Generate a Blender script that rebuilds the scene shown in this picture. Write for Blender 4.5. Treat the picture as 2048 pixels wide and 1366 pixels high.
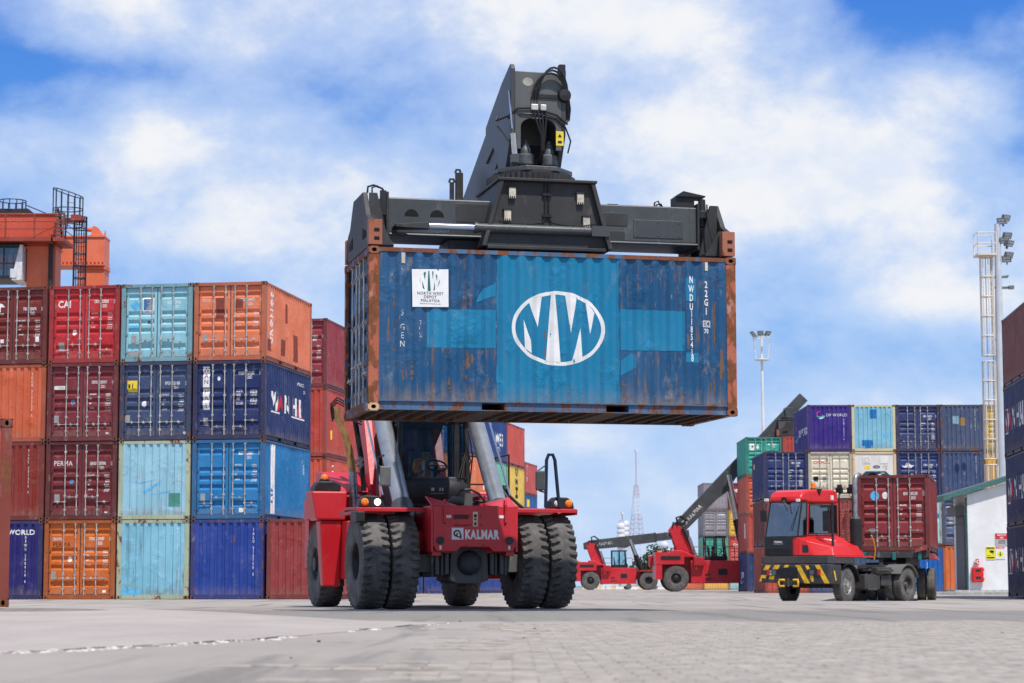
import bpy, bmesh, math, random
from mathutils import Matrix, Vector

rnd = random.Random(7)
PI = math.pi
sc = bpy.context.scene
COL = sc.collection
for o in list(bpy.data.objects):
    bpy.data.objects.remove(o)

# ------------------------------------------------------------------ camera
cam = bpy.data.cameras.new("camera")
camo = bpy.data.objects.new("camera", cam)
COL.objects.link(camo)
PITCH, ROLL = 0.1089, -0.0017
cam.sensor_width = 36.0
cam.lens = 4471.9 / 2048 * 36.0
cam.clip_start, cam.clip_end = 0.5, 9000.0
R_, U_, F_ = Vector((1, 0, 0)), Vector((0, -math.sin(PITCH), math.cos(PITCH))), Vector((0, math.cos(PITCH), math.sin(PITCH)))
Rr = R_ * math.cos(ROLL) + U_ * math.sin(ROLL)
Ur = U_ * math.cos(ROLL) - R_ * math.sin(ROLL)
camo.matrix_world = Matrix(((Rr.x, Ur.x, -F_.x, 0), (Rr.y, Ur.y, -F_.y, 0), (Rr.z, Ur.z, -F_.z, 0.4141), (0, 0, 0, 1)))
cam.dof.use_dof = True
cam.dof.focus_distance = 42.0
cam.dof.aperture_fstop = 3.6
sc.camera = camo
sc.view_settings.view_transform = 'Standard'
sc.view_settings.look = 'None'
sc.view_settings.exposure = -0.10
sc.view_settings.gamma = 1.0
sc.view_settings.use_curve_mapping = False

# ------------------------------------------------------------------ sun and sky
SUN = Vector((0.50, -1.0, 2.05)).normalized()      # direction towards the sun
sl = bpy.data.lights.new("sun", 'SUN')
sl.energy, sl.angle, sl.color = 4.9, math.radians(0.5), (1.0, 0.955, 0.89)
so = bpy.data.objects.new("sun", sl)
COL.objects.link(so)
so.rotation_euler = SUN.to_track_quat('Z', 'Y').to_euler()
so.location = (20, -30, 60)

world = bpy.data.worlds.new("World")
sc.world = world
world.use_nodes = True
wt = world.node_tree
wt.nodes.clear()


def nd(t, kind, **kw):
    n = t.nodes.new(kind)
    for k, v in kw.items():
        if k == 'inp':
            for i, val in v.items():
                n.inputs[i].default_value = val
        else:
            setattr(n, k, v)
    return n


def mth(t, op, a, b=None, c=None, clamp=False):
    n = t.nodes.new('ShaderNodeMath')
    n.operation, n.use_clamp = op, clamp
    for i, v in enumerate((a, b, c)):
        if v is None:
            continue
        if isinstance(v, (int, float)):
            n.inputs[i].default_value = v
        else:
            t.links.new(v, n.inputs[i])
    return n.outputs[0]


def maprange(t, v, a, b, c=0.0, d=1.0, smooth=True):
    n = t.nodes.new('ShaderNodeMapRange')
    n.interpolation_type = 'SMOOTHSTEP' if smooth else 'LINEAR'
    t.links.new(v, n.inputs[0])
    for i, x in enumerate((a, b, c, d)):
        n.inputs[i + 1].default_value = x
    return n.outputs[0]


def mixc(t, f, a, b, mode='MIX'):
    n = t.nodes.new('ShaderNodeMix')
    n.data_type, n.blend_type = 'RGBA', mode
    for i, v in ((0, f), (6, a), (7, b)):
        if isinstance(v, (int, float)):
            n.inputs[i].default_value = v
        elif isinstance(v, tuple):
            n.inputs[i].default_value = v if len(v) == 4 else (*v, 1)
        else:
            t.links.new(v, n.inputs[i])
    return n.outputs[2]


def noise(t, vec, scale, detail=3, rough=0.55, dist=0.0):
    n = nd(t, 'ShaderNodeTexNoise')
    n.inputs['Scale'].default_value, n.inputs['Detail'].default_value = scale, detail
    n.inputs['Roughness'].default_value, n.inputs['Distortion'].default_value = rough, dist
    t.links.new(vec, n.inputs['Vector'])
    return n.outputs['Fac']


def mapping(t, vec, scale=(1, 1, 1), loc=(0, 0, 0), rot=(0, 0, 0)):
    n = nd(t, 'ShaderNodeMapping')
    n.inputs['Scale'].default_value, n.inputs['Location'].default_value = scale, loc
    n.inputs['Rotation'].default_value = rot
    t.links.new(vec, n.inputs['Vector'])
    return n.outputs[0]


def build_sky():
    t = wt
    sky = nd(t, 'ShaderNodeTexSky', sky_type='NISHITA')
    sky.sun_disc = False
    sky.sun_elevation = math.asin(SUN.z)
    sky.sun_rotation = math.atan2(SUN.x, SUN.y)
    sky.air_density, sky.dust_density, sky.ozone_density = 1.0, 0.4, 3.0
    tc = nd(t, 'ShaderNodeTexCoord')
    d = tc.outputs['Generated']
    sep = nd(t, 'ShaderNodeSeparateXYZ')
    t.links.new(d, sep.inputs[0])
    X, Z = sep.outputs[0], sep.outputs[2]
    # clear-air colour deepening with height, shared with the physical sky
    g1 = mixc(t, maprange(t, Z, 0.0, 0.14, smooth=False), (4.3, 6.4, 10.2), (1.75, 4.6, 10.0))
    g2 = mixc(t, maprange(t, Z, 0.12, 0.26, smooth=False), g1, (0.42, 2.35, 8.4))
    g3 = mixc(t, maprange(t, Z, 0.26, 0.9, smooth=False), g2, (0.45, 1.7, 5.4))
    clear = mixc(t, 0.85, sky.outputs[0], g3)
    m1 = mapping(t, d, (5.0, 5.0, 8.0), (1.3, 0.4, 2.1), (0, 0.25, 0))
    n1 = noise(t, m1, 2.2, 9, 0.55, 0.25)
    m2 = mapping(t, d, (5.0, 5.0, 7.0), (4.3, 1.4, 0.1), (0, -0.5, 0))
    n2 = noise(t, m2, 4.4, 9, 0.58, 0.12)
    n3 = noise(t, mapping(t, d, (5.0, 5.0, 8.0), (0.3, 2.2, 5.1)), 17.0, 6, 0.6, 0.3)
    dens = mth(t, 'ADD', mth(t, 'ADD', mth(t, 'MULTIPLY', n1, 0.80), mth(t, 'MULTIPLY', n2, 0.42)), mth(t, 'MULTIPLY', n3, 0.09))
    # where the banks of cloud stand (x, z of the direction) and how thick they are
    for (x0, z0, a, b, w) in SKY_BLOBS:
        dx = mth(t, 'DIVIDE', mth(t, 'SUBTRACT', X, x0), a)
        dz = mth(t, 'DIVIDE', mth(t, 'SUBTRACT', Z, z0), b)
        r2 = mth(t, 'ADD', mth(t, 'MULTIPLY', dx, dx), mth(t, 'MULTIPLY', dz, dz))
        g = mth(t, 'POWER', 2.71828, mth(t, 'MULTIPLY', r2, -1.0))
        dens = mth(t, 'ADD', dens, mth(t, 'MULTIPLY', g, w))
    veil = mth(t, 'MULTIPLY', maprange(t, dens, 0.38, 0.76), 0.62)
    body = maprange(t, dens, 0.68, 0.98)
    tone = maprange(t, mth(t, 'ADD', mth(t, 'MULTIPLY', n2, 0.85), mth(t, 'MULTIPLY', n3, 0.15)), 0.30, 0.58)
    white = mixc(t, tone, (7.6, 8.5, 10.2), (9.6, 9.75, 10.1))
    col = mixc(t, veil, clear, (6.9, 8.3, 10.6))
    col = mixc(t, body, col, white)
    bg = nd(t, 'ShaderNodeBackground')
    bg.inputs['Strength'].default_value = 0.10
    t.links.new(col, bg.inputs['Color'])
    out = nd(t, 'ShaderNodeOutputWorld')
    t.links.new(bg.outputs[0], out.inputs[0])


SKY_BLOBS = [(0.135, 0.188, 0.078, 0.036, 0.50), (0.04, 0.255, 0.08, 0.030, 0.30), (-0.12, 0.25, 0.09, 0.022, 0.24), (0.02, 0.205, 0.06, 0.02, 0.10),
             (-0.17, 0.195, 0.09, 0.016, 0.20), (0.0, 0.04, 0.6, 0.045, 0.10), (-0.12, 0.155, 0.11, 0.02, 0.16), (0.185, 0.13, 0.05, 0.018, 0.20), (0.16, 0.075, 0.05, 0.015, 0.12),
             (0.19, 0.262, 0.06, 0.030, -0.55), (-0.25, 0.24, 0.030, 0.04, -0.46), (-0.085, 0.218, 0.035, 0.012, -0.08),
             (0.24, 0.20, 0.03, 0.035, -0.40), (-0.21, 0.225, 0.06, 0.008, -0.22), (0.03, 0.165, 0.04, 0.014, -0.10), (0.14, 0.105, 0.07, 0.012, -0.12), (0.02, 0.05, 0.05, 0.01, -0.08)]
build_sky()


# ------------------------------------------------------------------ materials
def lin(c):
    c = c / 255.0
    return c / 12.92 if c <= 0.04045 else ((c + 0.055) / 1.055) ** 2.4


def P(r, g, b, k=1.05):
    """base colour of a paint that shows as sRGB r,g,b in full front light"""
    return tuple(min(0.85, max(0.004, lin(v) / k)) for v in (r, g, b))


MATS = {}


def newmat(name):
    m = bpy.data.materials.new(name)
    m.use_nodes = True
    t = m.node_tree
    t.nodes.clear()
    out = nd(t, 'ShaderNodeOutputMaterial')
    b = nd(t, 'ShaderNodeBsdfPrincipled')
    t.links.new(b.outputs[0], out.inputs[0])
    return m, t, b


def objcoord(t):
    tc = nd(t, 'ShaderNodeTexCoord')
    oi = nd(t, 'ShaderNodeObjectInfo')
    v = nd(t, 'ShaderNodeVectorMath', operation='ADD')
    sc_ = nd(t, 'ShaderNodeVectorMath', operation='SCALE')
    cb = nd(t, 'ShaderNodeCombineXYZ')
    for i in range(3):
        t.links.new(oi.outputs['Random'], cb.inputs[i])
    t.links.new(cb.outputs[0], sc_.inputs[0])
    sc_.inputs['Scale'].default_value = 37.0
    t.links.new(tc.outputs['Object'], v.inputs[0])
    t.links.new(sc_.outputs[0], v.inputs[1])
    return v.outputs[0]


def paint(name, rgb, rust=0.12, dirt=0.25, rough=0.5, fade=0.26, rustcol=(0.16, 0.055, 0.022), spec=0.35, dust=(0.42, 0.38, 0.33), streak=0.0, foot=0.0):
    """weathered steel paint: fading, run marks, grime and rust with shapes of their own"""
    if name in MATS:
        return MATS[name]
    m, t, b = newmat(name)
    v = objcoord(t)
    n1 = noise(t, v, 0.9, 4, 0.6)
    light = tuple(min(0.9, c * 1.0 + 0.10 * (sum(rgb) / 3 + 0.12)) for c in rgb)
    dark = tuple(c * 0.72 for c in rgb)
    f1 = maprange(t, n1, 0.35, 0.68)
    base = mixc(t, f1, mixc(t, fade * 1.2, rgb, dark), mixc(t, min(1, fade * 2.5), rgb, light))
    # run marks down the sheet
    ms = mapping(t, v, (9, 9, 0.45))
    n2 = noise(t, ms, 1.6, 5, 0.6)
    f2 = mth(t, 'MULTIPLY', maprange(t, n2, 0.52, 0.74), dirt)
    base = mixc(t, f2, base, tuple(c * 0.45 + 0.02 for c in rgb))
    n5 = noise(t, mapping(t, v, (2.3, 2.3, 1.1)), 2.2, 6, 0.65)
    base = mixc(t, mth(t, 'MULTIPLY', maprange(t, n5, 0.56, 0.78), dirt * 0.9), base, dust)
    # rust
    n3 = noise(t, mapping(t, v, (1, 1, 0.55)), 5.5, 7, 0.65)
    n4 = noise(t, v, 1.3, 3)
    rr = mth(t, 'ADD', mth(t, 'MULTIPLY', n3, 0.62), mth(t, 'MULTIPLY', n4, 0.38))
    th = 0.70 - 0.26 * rust
    f3 = maprange(t, rr, th, th + 0.05)
    rc = mixc(t, noise(t, v, 14, 3), tuple(c * 0.5 for c in rustcol), tuple(min(1, c * 1.7) for c in rustcol))
    base = mixc(t, f3, base, rc)
    if streak:
        # brown weeping runs down the ribs, broken up, with pale scuffs beside them
        s1 = noise(t, mapping(t, v, (5.5, 5.5, 0.42)), 2.6, 6, 0.62)
        s2 = noise(t, v, 2.4, 5, 0.6)
        fs = mth(t, 'MULTIPLY', maprange(t, s1, 0.60 - 0.06 * streak, 0.70), maprange(t, s2, 0.40, 0.58))
        rc2 = mixc(t, noise(t, v, 11, 4, 0.7), (0.10, 0.055, 0.035), (0.30, 0.17, 0.10))
        base = mixc(t, mth(t, 'MULTIPLY', fs, min(1.0, 0.75 * streak)), base, rc2)
        s3 = noise(t, mapping(t, v, (3, 3, 1.6), (4, 2, 7)), 4.5, 7, 0.7)
        base = mixc(t, mth(t, 'MULTIPLY', maprange(t, s3, 0.63, 0.70), 0.55 * min(1.0, streak)), base, (0.42, 0.42, 0.40))
    if foot:
        oz = nd(t, 'ShaderNodeSeparateXYZ')
        t.links.new(nd(t, 'ShaderNodeTexCoord').outputs['Object'], oz.inputs[0])
        zz = mth(t, 'ADD', oz.outputs[2], mth(t, 'MULTIPLY', mth(t, 'SUBTRACT', noise(t, mapping(t, v, (4, 4, 0.6)), 2.0, 5), 0.5), 0.9))
        ff = mth(t, 'MULTIPLY', maprange(t, zz, 0.05, 0.50, 1.0, 0.0), foot)
        base = mixc(t, ff, base, mixc(t, noise(t, v, 8, 5), (0.16, 0.10, 0.06), (0.34, 0.27, 0.20)))
    t.links.new(base, b.inputs['Base Color'])
    t.links.new(mth(t, 'ADD', rough, mth(t, 'MULTIPLY', f3, 0.3), clamp=True), b.inputs['Roughness'])
    b.inputs['Specular IOR Level'].default_value = spec
    bp = nd(t, 'ShaderNodeBump')
    bp.inputs['Strength'].default_value, bp.inputs['Distance'].default_value = 0.25, 0.012
    t.links.new(noise(t, v, 9, 4), bp.inputs['Height'])
    if streak:
        b2 = nd(t, 'ShaderNodeBump')
        b2.inputs['Strength'].default_value, b2.inputs['Distance'].default_value = 0.45, 0.05
        t.links.new(maprange(t, noise(t, v, 2.1, 4, 0.5), 0.5, 0.8), b2.inputs['Height'])
        t.links.new(b2.outputs[0], bp.inputs['Normal'])
    t.links.new(bp.outputs[0], b.inputs['Normal'])
    MATS[name] = m
    return m


def plain(name, rgb, rough=0.6, metal=0.0, var=0.12, scale=6.0, spec=0.4, bump=0.0, coat=0.0, emit=None):
    if name in MATS:
        return MATS[name]
    m, t, b = newmat(name)
    v = objcoord(t)
    n = noise(t, v, scale, 4, 0.6)
    f = maprange(t, n, 0.3, 0.7)
    c = mixc(t, f, tuple(max(0, x * (1 - var * 1.6)) for x in rgb), tuple(min(1, x * (1 + var)) for x in rgb))
    t.links.new(c, b.inputs['Base Color'])
    b.inputs['Roughness'].default_value = rough
    b.inputs['Metallic'].default_value = metal
    b.inputs['Specular IOR Level'].default_value = spec
    b.inputs['Coat Weight'].default_value = coat
    if bump:
        bp = nd(t, 'ShaderNodeBump')
        bp.inputs['Strength'].default_value, bp.inputs['Distance'].default_value = bump, 0.01
        t.links.new(noise(t, v, scale * 4, 4), bp.inputs['Height'])
        t.links.new(bp.outputs[0], b.inputs['Normal'])
    if emit:
        b.inputs['Emission Color'].default_value = (*emit[:3], 1)
        b.inputs['Emission Strength'].default_value = emit[3]
    MATS[name] = m
    return m


def glass(name, tint, refl=0.10):
    if name in MATS:
        return MATS[name]
    m = bpy.data.materials.new(name)
    m.use_nodes = True
    t = m.node_tree
    t.nodes.clear()
    out = nd(t, 'ShaderNodeOutputMaterial')
    tr = nd(t, 'ShaderNodeBsdfTransparent')
    tr.inputs[0].default_value = (*tint, 1)
    gl = nd(t, 'ShaderNodeBsdfGlossy')
    gl.inputs['Roughness'].default_value = 0.03
    lw = nd(t, 'ShaderNodeLayerWeight')
    lw.inputs[0].default_value = 0.35
    v = objcoord(t)
    f = mth(t, 'ADD', mth(t, 'MULTIPLY', lw.outputs['Fresnel'], 0.8), refl, clamp=True)
    f = mth(t, 'ADD', f, mth(t, 'MULTIPLY', maprange(t, noise(t, v, 3, 4), 0.5, 0.8), 0.05), clamp=True)
    mx = nd(t, 'ShaderNodeMixShader')
    t.links.new(f, mx.inputs[0])
    t.links.new(tr.outputs[0], mx.inputs[1])
    t.links.new(gl.outputs[0], mx.inputs[2])
    t.links.new(mx.outputs[0], out.inputs[0])
    MATS[name] = m
    return m


def chips(name, rgb, wear=0.3, rough=0.6):
    """thin painted marking with worn-through spots (real gaps in the paint)"""
    if name in MATS:
        return MATS[name]
    m = bpy.data.materials.new(name)
    m.use_nodes = True
    t = m.node_tree
    t.nodes.clear()
    out = nd(t, 'ShaderNodeOutputMaterial')
    b = nd(t, 'ShaderNodeBsdfPrincipled')
    v = objcoord(t)
    n = noise(t, v, 3.0, 3)
    t.links.new(mixc(t, maprange(t, n, 0.3, 0.7), tuple(c * 0.82 for c in rgb), rgb), b.inputs['Base Color'])
    b.inputs['Roughness'].default_value = rough
    tr = nd(t, 'ShaderNodeBsdfTransparent')
    w = noise(t, mapping(t, v, (1, 1, 0.35)), 7.0, 7, 0.7)
    f = maprange(t, w, 0.66 - 0.1 * wear, 0.70 - 0.1 * wear)
    mx = nd(t, 'ShaderNodeMixShader')
    t.links.new(f, mx.inputs[0])
    t.links.new(b.outputs[0], mx.inputs[1])
    t.links.new(tr.outputs[0], mx.inputs[2])
    t.links.new(mx.outputs[0], out.inputs[0])
    MATS[name] = m
    return m


WHITE = plain("white_lettering", (0.80, 0.79, 0.76), 0.6, var=0.10, scale=9)
BLACK = plain("black_lettering", (0.015, 0.015, 0.016), 0.6)
GALV = plain("galvanised_steel", (0.50, 0.48, 0.44), 0.5, 0.35, 0.25, 5)
RUST = plain("rusty_steel", (0.11, 0.055, 0.032), 0.85, 0.1, 0.5, 9, bump=0.3)
HOLE = plain("recess_shade", (0.006, 0.006, 0.006), 0.9)  # near-black colour standing for the shade inside holes and slots
RUBBER_SEAL = plain("rubber_seal", (0.02, 0.02, 0.02), 0.8)


# ------------------------------------------------------------------ mesh builder
class MB:
    def __init__(s):
        s.v, s.f, s.m, s.cm = [], [], [], 0

    def mat(s, i):
        s.cm = i
        return s

    def add(s, vs, fs):
        o = len(s.v)
        s.v += [tuple(v) for v in vs]
        for f in fs:
            s.f.append(tuple(o + i for i in f))
            s.m.append(s.cm)

    def box(s, x0, x1, y0, y1, z0, z1):
        s.add([(x0, y0, z0), (x1, y0, z0), (x1, y1, z0), (x0, y1, z0), (x0, y0, z1), (x1, y0, z1), (x1, y1, z1), (x0, y1, z1)],
              [(0, 3, 2, 1), (4, 5, 6, 7), (0, 1, 5, 4), (1, 2, 6, 5), (2, 3, 7, 6), (3, 0, 4, 7)])
        return s

    def hexa(s, b, t):
        """eight corners: four of one face, four of the opposite face"""
        s.add(list(b) + list(t), [(0, 3, 2, 1), (4, 5, 6, 7), (0, 1, 5, 4), (1, 2, 6, 5), (2, 3, 7, 6), (3, 0, 4, 7)])
        return s

    def beam(s, p0, p1, w, h=None, up=(0, 0, 1)):
        h = h or w
        a, b = Vector(p0), Vector(p1)
        d = (b - a).normalized()
        u = Vector(up)
        if abs(d.dot(u)) > 0.98:
            u = Vector((0, 1, 0))
        x = d.cross(u).normalized()
        y = x.cross(d).normalized()
        q = [x * w / 2 * i + y * h / 2 * j for i, j in ((-1, -1), (1, -1), (1, 1), (-1, 1))]
        s.hexa([a + k for k in q], [b + k for k in q])
        return s

    def tube(s, pts, r, n=8, cap=True):
        pts = [Vector(p) for p in pts]
        rs = r if isinstance(r, (list, tuple)) else [r] * len(pts)
        vs, fs = [], []
        px = None
        for i, p in enumerate(pts):
            d = (pts[min(i + 1, len(pts) - 1)] - pts[max(i - 1, 0)]).normalized()
            if px is None:
                px = d.orthogonal().normalized()
            px = (px - d * px.dot(d)).normalized()
            py = d.cross(px)
            for k in range(n):
                a = 2 * PI * k / n
                vs.append(p + (px * math.cos(a) + py * math.sin(a)) * rs[i])
        for i in range(len(pts) - 1):
            for k in range(n):
                k2 = (k + 1) % n
                fs.append((i * n + k, i * n + k2, (i + 1) * n + k2, (i + 1) * n + k))
        if cap:
            fs.append(tuple(range(n - 1, -1, -1)))
            fs.append(tuple((len(pts) - 1) * n + k for k in range(n)))
        s.add(vs, fs)
        return s

    def prism(s, poly, axis, a, b):
        """2-D outline swept along an axis: 'x' takes (y,z), 'y' takes (x,z), 'z' takes (x,y)"""
        def P3(p, t):
            return (t, p[0], p[1]) if axis == 'x' else (p[0], t, p[1]) if axis == 'y' else (p[0], p[1], t)
        n = len(poly)
        s.add([P3(p, a) for p in poly] + [P3(p, b) for p in poly],
              [tuple(range(n - 1, -1, -1)), tuple(range(n, 2 * n))] + [(i, (i + 1) % n, n + (i + 1) % n, n + i) for i in range(n)])
        return s

    def lathe(s, prof, o=(0, 0, 0), axis='x', n=24, closed=False):
        """profile of (radius, offset along axis)"""
        vs, fs = [], []
        m = len(prof)
        for k in range(n):
            a = 2 * PI * k / n
            c, q = math.cos(a), math.sin(a)
            for r, t in prof:
                if axis == 'x':
                    vs.append((o[0] + t, o[1] + r * c, o[2] + r * q))
                elif axis == 'y':
                    vs.append((o[0] + r * c, o[1] + t, o[2] + r * q))
                else:
                    vs.append((o[0] + r * c, o[1] + r * q, o[2] + t))
        for k in range(n):
            k2 = (k + 1) % n
            for i in range(m if closed else m - 1):
                i2 = (i + 1) % m
                fs.append((k * m + i, k2 * m + i, k2 * m + i2, k * m + i2))
        s.add(vs, fs)
        return s

    def sphere(s, c, r, n=12, m=8, sz=1.0):
        s.lathe([(max(0.001, r * math.sin(PI * i / m)), -r * sz * math.cos(PI * i / m)) for i in range(m + 1)], c, 'z', n)
        return s

    def mesh(s, name, mats=(None,), smooth=0.6):
        me = bpy.data.meshes.new(name)
        me.from_pydata(s.v, [], s.f)
        for m in mats:
            me.materials.append(m)
        if len(mats) > 1:
            me.polygons.foreach_set("material_index", s.m)
        bm = bmesh.new()
        bm.from_mesh(me)
        bmesh.ops.recalc_face_normals(bm, faces=bm.faces)
        bm.to_mesh(me)
        bm.free()
        if smooth:
            me.polygons.foreach_set("use_smooth", [True] * len(me.polygons))
            me.set_sharp_from_angle(angle=smooth)
        me.update()
        return me

    def build(s, name, mats, parent=None, smooth=0.6, bevel=0.0, loc=None, seg=2):
        if not isinstance(mats, (list, tuple)):
            mats = [mats]
        o = link(name, s.mesh(name, mats, smooth), parent, loc)
        if bevel:
            b = o.modifiers.new("edge", 'BEVEL')
            b.width, b.segments, b.limit_method, b.angle_limit = bevel, seg, 'ANGLE', math.radians(38)
            b.harden_normals = False
        return o


def link(name, me, parent=None, loc=None, mat=None):
    o = bpy.data.objects.new(name, me)
    COL.objects.link(o)
    if parent:
        o.parent = parent
    if loc is not None:
        o.location = loc
    if mat is not None:
        o.material_slots[0].link = 'OBJECT'
        o.material_slots[0].material = mat
    return o


def tag(o, label, cat, group=None):
    o["label"], o["category"] = label, cat
    if group:
        o["group"] = group
    return o


def root(name, loc, rz, label, cat, group=None):
    o = bpy.data.objects.new(name, None)
    o.empty_display_size = 0.3
    COL.objects.link(o)
    o.location, o.rotation_euler = loc, (0, 0, rz)
    return tag(o, label, cat, group)


# ------------------------------------------------------------------ lettering
CH = "ABCDEFGHIJKLMNOPQRSTUVWXYZ0123456789.,:/-abcdefghijklmnopqrstuvwxyz&"
GLY = {}


def make_glyphs():
    todo = []
    for bold in (0, 1, 2):
        for ch in list(CH) + ['|']:
            for k, body in ((0, ch), (1, ch + '|')):
                cu = bpy.data.curves.new("glyph", 'FONT')
                cu.body, cu.size, cu.resolution_u = body, 1.0, 2
                cu.offset = (0.0, 0.026, 0.06)[bold]
                ob = bpy.data.objects.new("glyph", cu)
                COL.objects.link(ob)
                todo.append((bold, ch, k, ob))
    dg = bpy.context.evaluated_depsgraph_get()
    dg.update()
    res = {}
    for bold, ch, k, ob in todo:
        me = bpy.data.meshes.new_from_object(ob.evaluated_get(dg))
        vs = [(v.co.x, v.co.y) for v in me.vertices]
        fs = [tuple(p.vertices) for p in me.polygons]
        res[(bold, ch, k)] = (vs, fs)
        bpy.data.meshes.remove(me)
    for bold, ch, k, ob in todo:
        cu = ob.data
        bpy.data.objects.remove(ob)
        bpy.data.curves.remove(cu)
    for bold in (0, 1, 2):
        bar = max(v[0] for v in res[(bold, '|', 0)][0])
        capv = [v[1] for v in res[(bold, 'H', 0)][0]]
        cap = max(capv) - min(capv)
        for ch in CH:
            vs, fs = res[(bold, ch, 0)]
            adv = max(v[0] for v in res[(bold, ch, 1)][0]) - bar
            GLY[(bold, ch)] = ([(x / cap, y / cap) for x, y in vs], fs, adv / cap)
        GLY[(bold, ' ')] = ([], [], 0.42)


make_glyphs()


class D2:
    """flat print gathered in (s,t) and then laid on a surface"""
    def __init__(s):
        s.v, s.f = [], []

    def poly(s, pts):
        o = len(s.v)
        s.v += list(pts)
        s.f.append(tuple(range(o, o + len(pts))))
        return s

    def rect(s, a, b, c, d):
        return s.poly([(a, b), (c, b), (c, d), (a, d)])

    def frame(s, a, b, c, d, w):
        s.rect(a, b, c, b + w).rect(a, d - w, c, d).rect(a, b + w, a + w, d - w)
        return s.rect(c - w, b + w, c, d - w)

    def ellipse(s, cx, cy, rx, ry=None, n=24):
        ry = ry or rx
        return s.poly([(cx + rx * math.cos(2 * PI * i / n), cy + ry * math.sin(2 * PI * i / n)) for i in range(n)])

    def ring(s, cx, cy, rx, ry, w, n=40, a0=0.0, a1=2 * PI):
        for i in range(n):
            a, b = a0 + (a1 - a0) * i / n, a0 + (a1 - a0) * (i + 1) / n
            s.poly([(cx + (rx) * math.cos(a), cy + ry * math.sin(a)), (cx + rx * math.cos(b), cy + ry * math.sin(b)),
                    (cx + (rx - w) * math.cos(b), cy + (ry - w) * math.sin(b)), (cx + (rx - w) * math.cos(a), cy + (ry - w) * math.sin(a))])
        return s

    def width(s, txt, h, sx=0.75, bold=1, gap=0.06):
        return sum((GLY[(bold, c)][2] + gap) * h * sx for c in txt)

    def text(s, txt, x, y, h, sx=0.75, bold=1, align='l', gap=0.06, rot=0.0):
        w = s.width(txt, h, sx, bold, gap)
        cx = {'l': 0, 'c': -w / 2, 'r': -w}[align]
        c_, s_ = math.cos(rot), math.sin(rot)
        for ch in txt:
            vs, fs, adv = GLY[(bold, ch)]
            o = len(s.v)
            for px, py in vs:
                a, b = cx + px * h * sx, py * h
                s.v.append((x + a * c_ - b * s_, y + a * s_ + b * c_))
            s.f += [tuple(o + i for i in f) for f in fs]
            cx += (adv + gap) * h * sx
        return s

    def stack(s, txt, x, y, h, sx=0.75, bold=1, pitch=1.28):
        """upright letters one under the other"""
        for ch in txt:
            if ch != ' ':
                vs, fs, adv = GLY[(bold, ch)]
                o = len(s.v)
                for px, py in vs:
                    s.v.append((x + (px - adv / 2) * h * sx, y + py * h))
                s.f += [tuple(o + i for i in f) for f in fs]
            y -= h * (pitch if ch != ' ' else pitch * 0.7)
        return s

    def build(s, name, mat, parent, fn, sb=(), tb=()):
        if not s.f:
            return None
        bm = bmesh.new()
        vv = [bm.verts.new((a, b, 0)) for a, b in s.v]
        for f in s.f:
            try:
                bm.faces.new([vv[i] for i in f])
            except ValueError:
                pass
        s0, s1 = min(v[0] for v in s.v), max(v[0] for v in s.v)
        t0, t1 = min(v[1] for v in s.v), max(v[1] for v in s.v)
        for b in sb:
            if s0 < b < s1:
                bmesh.ops.bisect_plane(bm, geom=bm.verts[:] + bm.edges[:] + bm.faces[:], plane_co=(b, 0, 0), plane_no=(1, 0, 0))
        for b in tb:
            if t0 < b < t1:
                bmesh.ops.bisect_plane(bm, geom=bm.verts[:] + bm.edges[:] + bm.faces[:], plane_co=(0, b, 0), plane_no=(0, 1, 0))
        for v in bm.verts:
            v.co = fn(v.co.x, v.co.y)
        me = bpy.data.meshes.new(name)
        bm.to_mesh(me)
        bm.free()
        me.materials.append(mat)
        return link(name, me, parent)

# ------------------------------------------------------------------ containers
W, L20, L40, H8, H9 = 2.438, 6.058, 12.192, 2.591, 2.896
CACHE = {}


def dent(a, b, k=0):
    return 0.0055 * (math.sin(1.7 * a + 2.3 * b + k) + math.sin(3.9 * a - 1.3 * b + 1.7 * k) * 0.7 + math.sin(0.8 * a + 5.1 * b + 2.9 * k) * 0.5)


def trapezoid(s0, s1, pitch, flat, slope, inner):
    """points of a corrugation from s0 to s1 as (s, depth fraction)"""
    n = max(1, int((s1 - s0) / pitch))
    pad = (s1 - s0 - n * pitch) / 2
    pts = [(s0, 0.0)]
    s = s0 + pad
    for i in range(n):
        pts += [(s + flat / 2, 0.0), (s + flat / 2 + slope, 1.0), (s + flat / 2 + slope + inner, 1.0), (s + flat / 2 + 2 * slope + inner, 0.0)]
        s += pitch
    pts.append((s1, 0.0))
    return pts


def interp(pts, s):
    if s <= pts[0][0]:
        return pts[0][1]
    for (a, da), (b, db) in zip(pts, pts[1:]):
        if s <= b:
            return da + (db - da) * (s - a) / max(1e-9, b - a)
    return pts[-1][1]


def side_pts(L):
    k = ('sp', L)
    if k not in CACHE:
        CACHE[k] = trapezoid(0.165, L - 0.165, 0.278, 0.072, 0.068, 0.070)
    return CACHE[k]


END_PTS = trapezoid(-W / 2 + 0.14, W / 2 - 0.14, 0.252, 0.122, 0.022, 0.086)
SIDE_D, END_D, DOOR_D = 0.036, 0.042, 0.060
# door grooves, as heights above the container's foot for an 8'6" box
GRO8 = [(0.41, 0.60), (0.96, 1.13), (1.24, 1.41), (1.52, 1.69), (2.09, 2.26)]
GRO9 = [(0.41, 0.60), (0.96, 1.13), (1.24, 1.41), (1.52, 1.69), (1.98, 2.15), (2.40, 2.56)]


def door_pts(H):
    k = ('dp', H)
    if k not in CACHE:
        pts = [(0.17, 0.0)]
        for a, b in (GRO8 if H < 2.7 else GRO9):
            pts += [(a - 0.01, 0.0), (a + 0.06, 1.0), (b - 0.055, 1.0), (b + 0.01, 0.0)]
        pts.append((H - 0.13, 0.0))
        CACHE[k] = pts
    return CACHE[k]


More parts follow.
